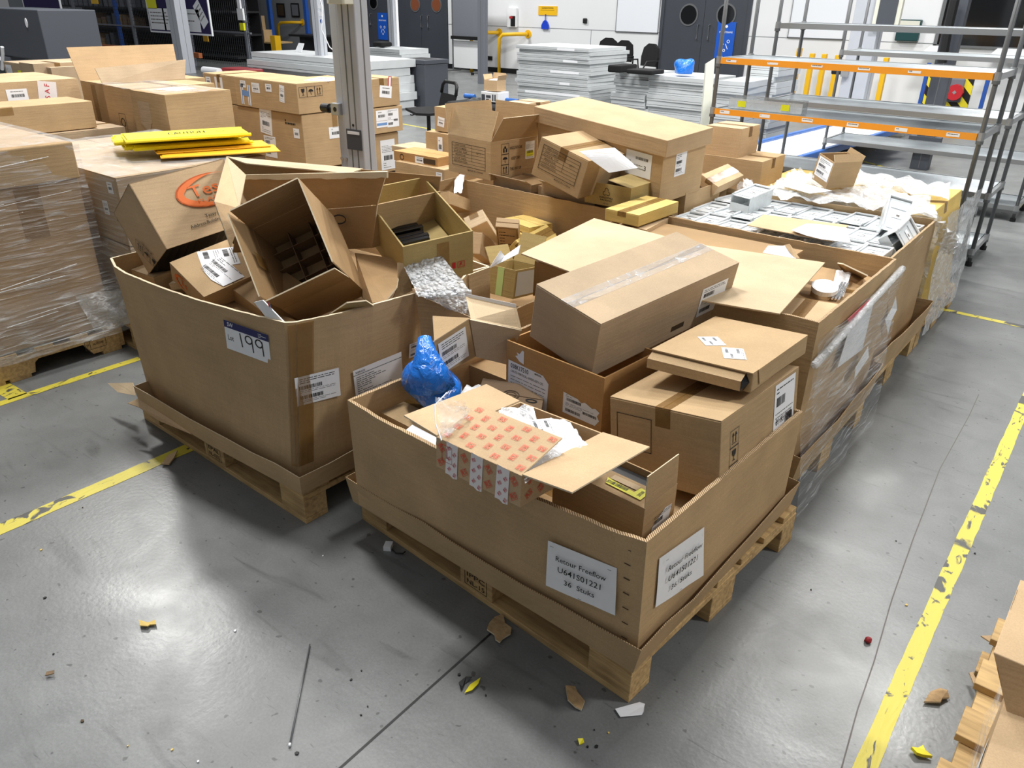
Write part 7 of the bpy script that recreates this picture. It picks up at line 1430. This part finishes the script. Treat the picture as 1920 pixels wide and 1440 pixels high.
c = PY(567, 100, 9.3); m = MB(); m.sheet([(c.x-.08, 9.2, .86), (c.x+.10, 9.2, .86), (c.x+.07, 9.3, 1.0), (c.x-.08, 9.3, 1.0)], .01, 'paper'); tag(m.build('white_card'), 'white card standing on the flat panels left of the big post', 'card')
c = PY(712, 92, 11.4); m = MB(); m.box((c.x-.1, 11.3, .87), (c.x+.16, 11.6, .96), 'black_fabric'); tag(m.build('black_pouch', bevel=.03), 'black pouch lying on the panels right of the big post', 'pouch')
# papers and box on a post of the storage area
for i, (u, v, w, h, mt) in enumerate(((449, 8, 10, 16, 'paper'), (452, 27, 20, 22, 'white_plastic'), (455, 50, 14, 14, 'label_yellow'))):
    c = PY(u, v, 12.34); s = 12.4*1.4/FPX; m = MB(); m.box((c.x-w*s/2, 12.31, c.z-h*s/2), (c.x+w*s/2, 12.36, c.z+h*s/2), mt); tag(m.build('post_notice'), ('white upper paper', 'white dispenser box', 'small yellow tag', 'narrow white paper')[i]+' on the grey fence post by the bench', 'notice')
# desk with grey cabinet at the far left
t = thing('desk', 'dark desk with a light edge under the grey cabinet at the far left', 'desk', (-13.2, 5.3, 0)); zt = 1.02; y = 5.3
a, b = PZ(22, 110, 1.02), PZ(118, 103, 1.02); y = a.y; t.location = (a.x-.6, a.y+.4, 0)
m = MB(); m.box((-.8, -.4, .98), (b.x-a.x+.6, .45, 1.02), 'cabinet_grey'); m.box((-.8, -.42, .985), (b.x-a.x+.6, -.40, 1.025), 'paper'); m.build('desk_top', t)
for x in (.55, b.x-a.x+.3): m = MB(); m.box((x-.03, -.35, 0), (x+.03, -.29, .98), 'cabinet_grey'); m.build('leg', t)
m = MB(); a1, b1 = PY(20, 104, y+.1), PY(88, 100, y+.1); zt2 = PY(40, 17, y+.1).z; m.box((a1.x-.7, y+.1, 1.025), (b1.x, y+.75, zt2), 'cabinet_grey'); o = m.build('grey_cabinet', bevel=.01); tag(o, 'dark grey steel cabinet standing on the desk at the far left', 'cabinet')
m = MB(); c = PY(48, 43, y+.09); m.disc((c.x, y+.095, c.z), (0,-1,0), .03, .01, 'paper', 12, ry=.05); m.build('lock', o)
m = MB(); c = PY(5, 92, y-.1); m.tube([PY(4, 130, y-.1), PY(5, 100, y-.1), PY(4, 88, y-.1)], .02, 'white_plastic', 8); tag(m.build('white_cable'), 'white cable with a plug hanging at the desk on the far left', 'cable')
# ================================================================== FLOOR DEBRIS
def scrap(lb, u, v, pts, mat='scrap', th=.006, z=.004, cat='cardboard scrap', name='cardboard_scrap', lift=None):
    c = PZ(u, v, 0); P = []
    R = random.Random(int(u*7+v))
    for du, dv in pts: q = PZ(u+du, v+dv, 0); P.append(Vector((q.x, q.y, z+th+R.uniform(0, lift or .008))))
    m = MB(); m.sheet(P[::-1], th, mat, nrm=Vector((0,0,1)), edge='kraft_torn' if mat == 'scrap' else mat); return tag(m.build(name), lb, cat)
scrap('torn cardboard scrap at the pallet edge in front of the low box', 935, 1184, [(-8, -22), (8, -26), (12, -10), (24, 0), (22, 10), (8, 18), (2, 27), (-6, 20), (-8, 10), (-22, 2), (-18, -10)])
scrap('small torn cardboard scrap left of the near pallet corner', 1078, 1313, [(-18, -20), (0, -20), (4, -8), (18, 6), (12, 22), (0, 18), (-14, 6), (-16, -8)])
scrap('torn white paper tag at the near pallet corner', 1181, 1332, [(-28, 0), (18, -14), (28, -10), (26, 6), (22, 10), (-18, 15)], 'paper', .002, .001, 'paper', 'paper_scrap')
scrap('cardboard scrap on the floor right of the wide yellow tape', 1756, 1308, [(-25, 12), (-14, -4), (4, -12), (18, -6), (22, 4), (8, 8), (6, 14)])
scrap('pointed cardboard scrap on the yellow tape by the lot box pallet', 318, 864, [(-14, 10), (-2, -4), (16, -14), (10, -2), (0, 10)], 'kraft_tan')
scrap('yellow cardboard sliver on the floor in the left foreground', 278, 1173, [(-16, -4), (0, -2), (14, -6), (16, 2), (4, 3), (0, 7), (-14, 6)], 'kraft_yellow', .004)
scrap('yellow tape scrap with black dirt on the floor', 885, 1288, [(-14, 14), (-4, -2), (16, -14), (12, -2), (0, 10)], 'bright_yellow', .002, .001, 'tape scrap', 'tape_scrap'); scrap('black dirt patch beside the yellow tape scrap', 872, 1287, [(-8, 10), (-12, -6), (2, -16), (14, -14), (0, -4), (-6, 8)], 'ink', .001, .0005, 'dirt', 'dirt_patch')
scrap('crumpled yellow and black tape scrap at the bottom right floor', 1722, 1414, [(-16, -6), (-4, -4), (6, -10), (10, 0), (24, 10), (6, 8), (-6, 6)], 'bright_yellow', .01, .002, 'tape scrap', 'tape_scrap')
scrap('brown sliver on the floor at the far left foreground', 95, 1267, [(-9, 4), (-6, -2), (9, -4), (8, 1)], 'kraft_ash', .003)
scrap('small yellow chip on the floor below the near pallet', 1089, 1394, [(-6, -4), (4, -6), (6, 2), (-3, 5)], 'bright_yellow', .003, .001, 'tape scrap', 'tape_scrap')
c = PZ(1626, 1204, 0); o = blob('red_pebble', None, (c.x, c.y, .008), (.011, .009, .010), 'crimson', 3, .3, world=False); tag(o, 'small dark red lump on the floor left of the wide yellow tape', 'debris')
m = MB(); m.tube([PZ(581, 1208, .006), PZ(543, 1397, .006)], .0022, 'steel_dark', 8); m.tube([PZ(543.5, 1394, .006), PZ(542.6, 1399, .006)], .0035, 'paper', 8); tag(m.build('metal_rod', smooth=True), 'thin straight metal rod lying on the floor in the foreground', 'rod')
t = thing('cable_plug', 'small white plug on a black wire under the low box pallet', 'cable', PZ(728, 1022, 0)); m = MB(); M = frame(PZ(728, 1024, .01), (.8, .5, 0), (-.5, .8, 0), (0,0,1)); m.box((-.014, -.018, -.009), (.014, .018, .009), 'white_plastic', M); m.build('plug', t, world=True); m = MB(); m.tube([PZ(735, 1030, .01), PZ(742, 1037, .008), PZ(755, 1038, .008), PZ(760, 1034, .01)], .0025, 'black', 6); m.build('wire', t, world=True, smooth=True)
R = random.Random(77); specks = []
for i in range(40):
    u, v = R.uniform(10, 1900), R.uniform(950, 1430); p = PZ(u, v, 0)
    if (-1.9 < p.x < -.5 and 1.3 < p.y < 5.5) or (-3.3 < p.x < -1.9 and p.y > 1.25) or p.x > 0.0: continue
    m = MB(); r = R.uniform(.002, .0055); mt = R.choice(('ink', 'ink_brown', 'paper', 'kraft_yellow', 'ink')); a0 = R.uniform(0, 6)
    m.sheet([(p.x+r*math.cos(a0+k*1.2)*R.uniform(.6, 1.3), p.y+r*math.sin(a0+k*1.2)*R.uniform(.6, 1.3), .0035) for k in range(5)], .003, mt, nrm=Vector((0,0,1)))
    tag(m.build('debris_crumb'), 'tiny crumb of debris on the grey floor', 'debris', 'crumbs of debris on the grey floor')
# ================================================================== RIGHT FOREGROUND LOAD
t = thing('pallet', 'wooden pallet with board ends showing at the bottom right corner', 'pallet', (0.62, 1.55, 0), (0,0,-1))
e = []
for i in range(7):
    y = -.62+i*.205; e.append(y)
m = MB()
for y in e: m.box((-.585+(0.012*((int(y*100) % 3))), y-.055, .122), (.6, y+.055, .144), 'pallet_wood')
m.build('deck', t, bevel=.002)
for x in (-.53, 0, .55): m = MB(); m.box((x-.03, -.68, .02), (x+.03, .68, .122), 'pallet_wood'); m.build('stringer', t, bevel=.002)
for y in (-.6, 0, .6): m = MB(); m.box((-.58, y-.05, 0), (.6, y+.05, .02), 'pallet_wood'); m.build('bottom_board', t, bevel=.002)
RG2 = 'cartons on the bottom right pallet'
lo_ = ((0.375, 1.42, 0.265), (0, 0, -2), (0.55, 0.62, 0.235)); t = carton('carton', 'lower kraft carton under clear film at the bottom right corner', lo_, 'kraft_tan', seam='y', tape=False, group=RG2)
stick(t, lo_, '-x', .45, .5, ship(.20, .10, 181, style=1)); crumple('film_side', t, [(0.092, 1.12, .15), (0.092, 1.74, .15), (0.096, 1.74, .385), (0.096, 1.12, .385)], 'stretch_film', 14, .004, 91)
up_ = ((0.245, 1.765, 0.475), (0, -11, -4), (0.20, 0.32, 0.27))
P0 = [PZ(1913, 1086, .52), PZ(1862, 1223, .50), PZ(1889, 1345, .37), PZ(1916, 1356, .36)]
t = thing('carton', 'tilted kraft carton with a white label and symbols at the right edge', 'box', tuple(sum(P0, Vector())/4), group=RG2)
A_, B_, C2, = P0[0], P0[1], P0[2]; D_2 = A_+(C2-B_)
inn = Vector((0.26, 0.03, -0.02)); m = MB(); m.v = []
m.add([A_, B_, C2, D_2, A_+inn, B_+inn, C2+inn, D_2+inn], [(0,1,2,3), (4,7,6,5), (0,4,5,1), (1,5,6,2), (2,6,7,3), (3,7,4,0)], 'kraft_tan'); m.build('carton_body', t, world=True, bevel=.002)
x = (A_-B_).normalized(); nr = (C2-B_).cross(x).normalized(); nr = nr if nr.dot(CAM-A_) > 0 else -nr; y = nr.cross(x); w = (A_-B_).length; h = (C2-B_).length; s = 1 if y.dot(B_-C2) > 0 else -1
def onf(fx, fy): return B_.lerp(A_, fx)+(C2-B_)*fy+nr*.001
ship(.10, .07, 183, style=2).build('shipping_label', t, mw(t).inverted() @ frame(onf(.72, .42), x, y, nr)); d = fragile(.62, False, order=('up', 'umb')); d.build('printed_symbols', t, mw(t).inverted() @ frame(onf(.72, .13), x, y, nr))
d = Decal(); d.rect(0, 0, .06, .05, 'tape_brown'); d.build('packing_tape', t, mw(t).inverted() @ frame(onf(.10, .40), x, y, nr)); d = Decal(); d.ring(0, 0, .012, .004, 'ink_brown'); d.build('printed_mark', t, mw(t).inverted() @ frame(onf(.45, .14), x, y, nr))
carton('carton', 'pale carton wedge at the bottom right corner of the picture', ((0.30, 1.12, 0.46), (0, 0, 10), (0.22, 0.2, 0.14)), 'kraft_tan', seam='y', tape=False, group=RG2)
scrap('torn cardboard shred by the board ends of the bottom right pallet', 1838, 1250, [(-18, -8), (4, -6), (22, 4), (12, 14), (-2, 6)], 'kraft_tan', .004, .10)
scrap('small cardboard shred beside the board ends at the bottom right', 1820, 1288, [(-8, -14), (-2, -14), (8, 4), (4, 14)], 'kraft_tan', .004, .02)
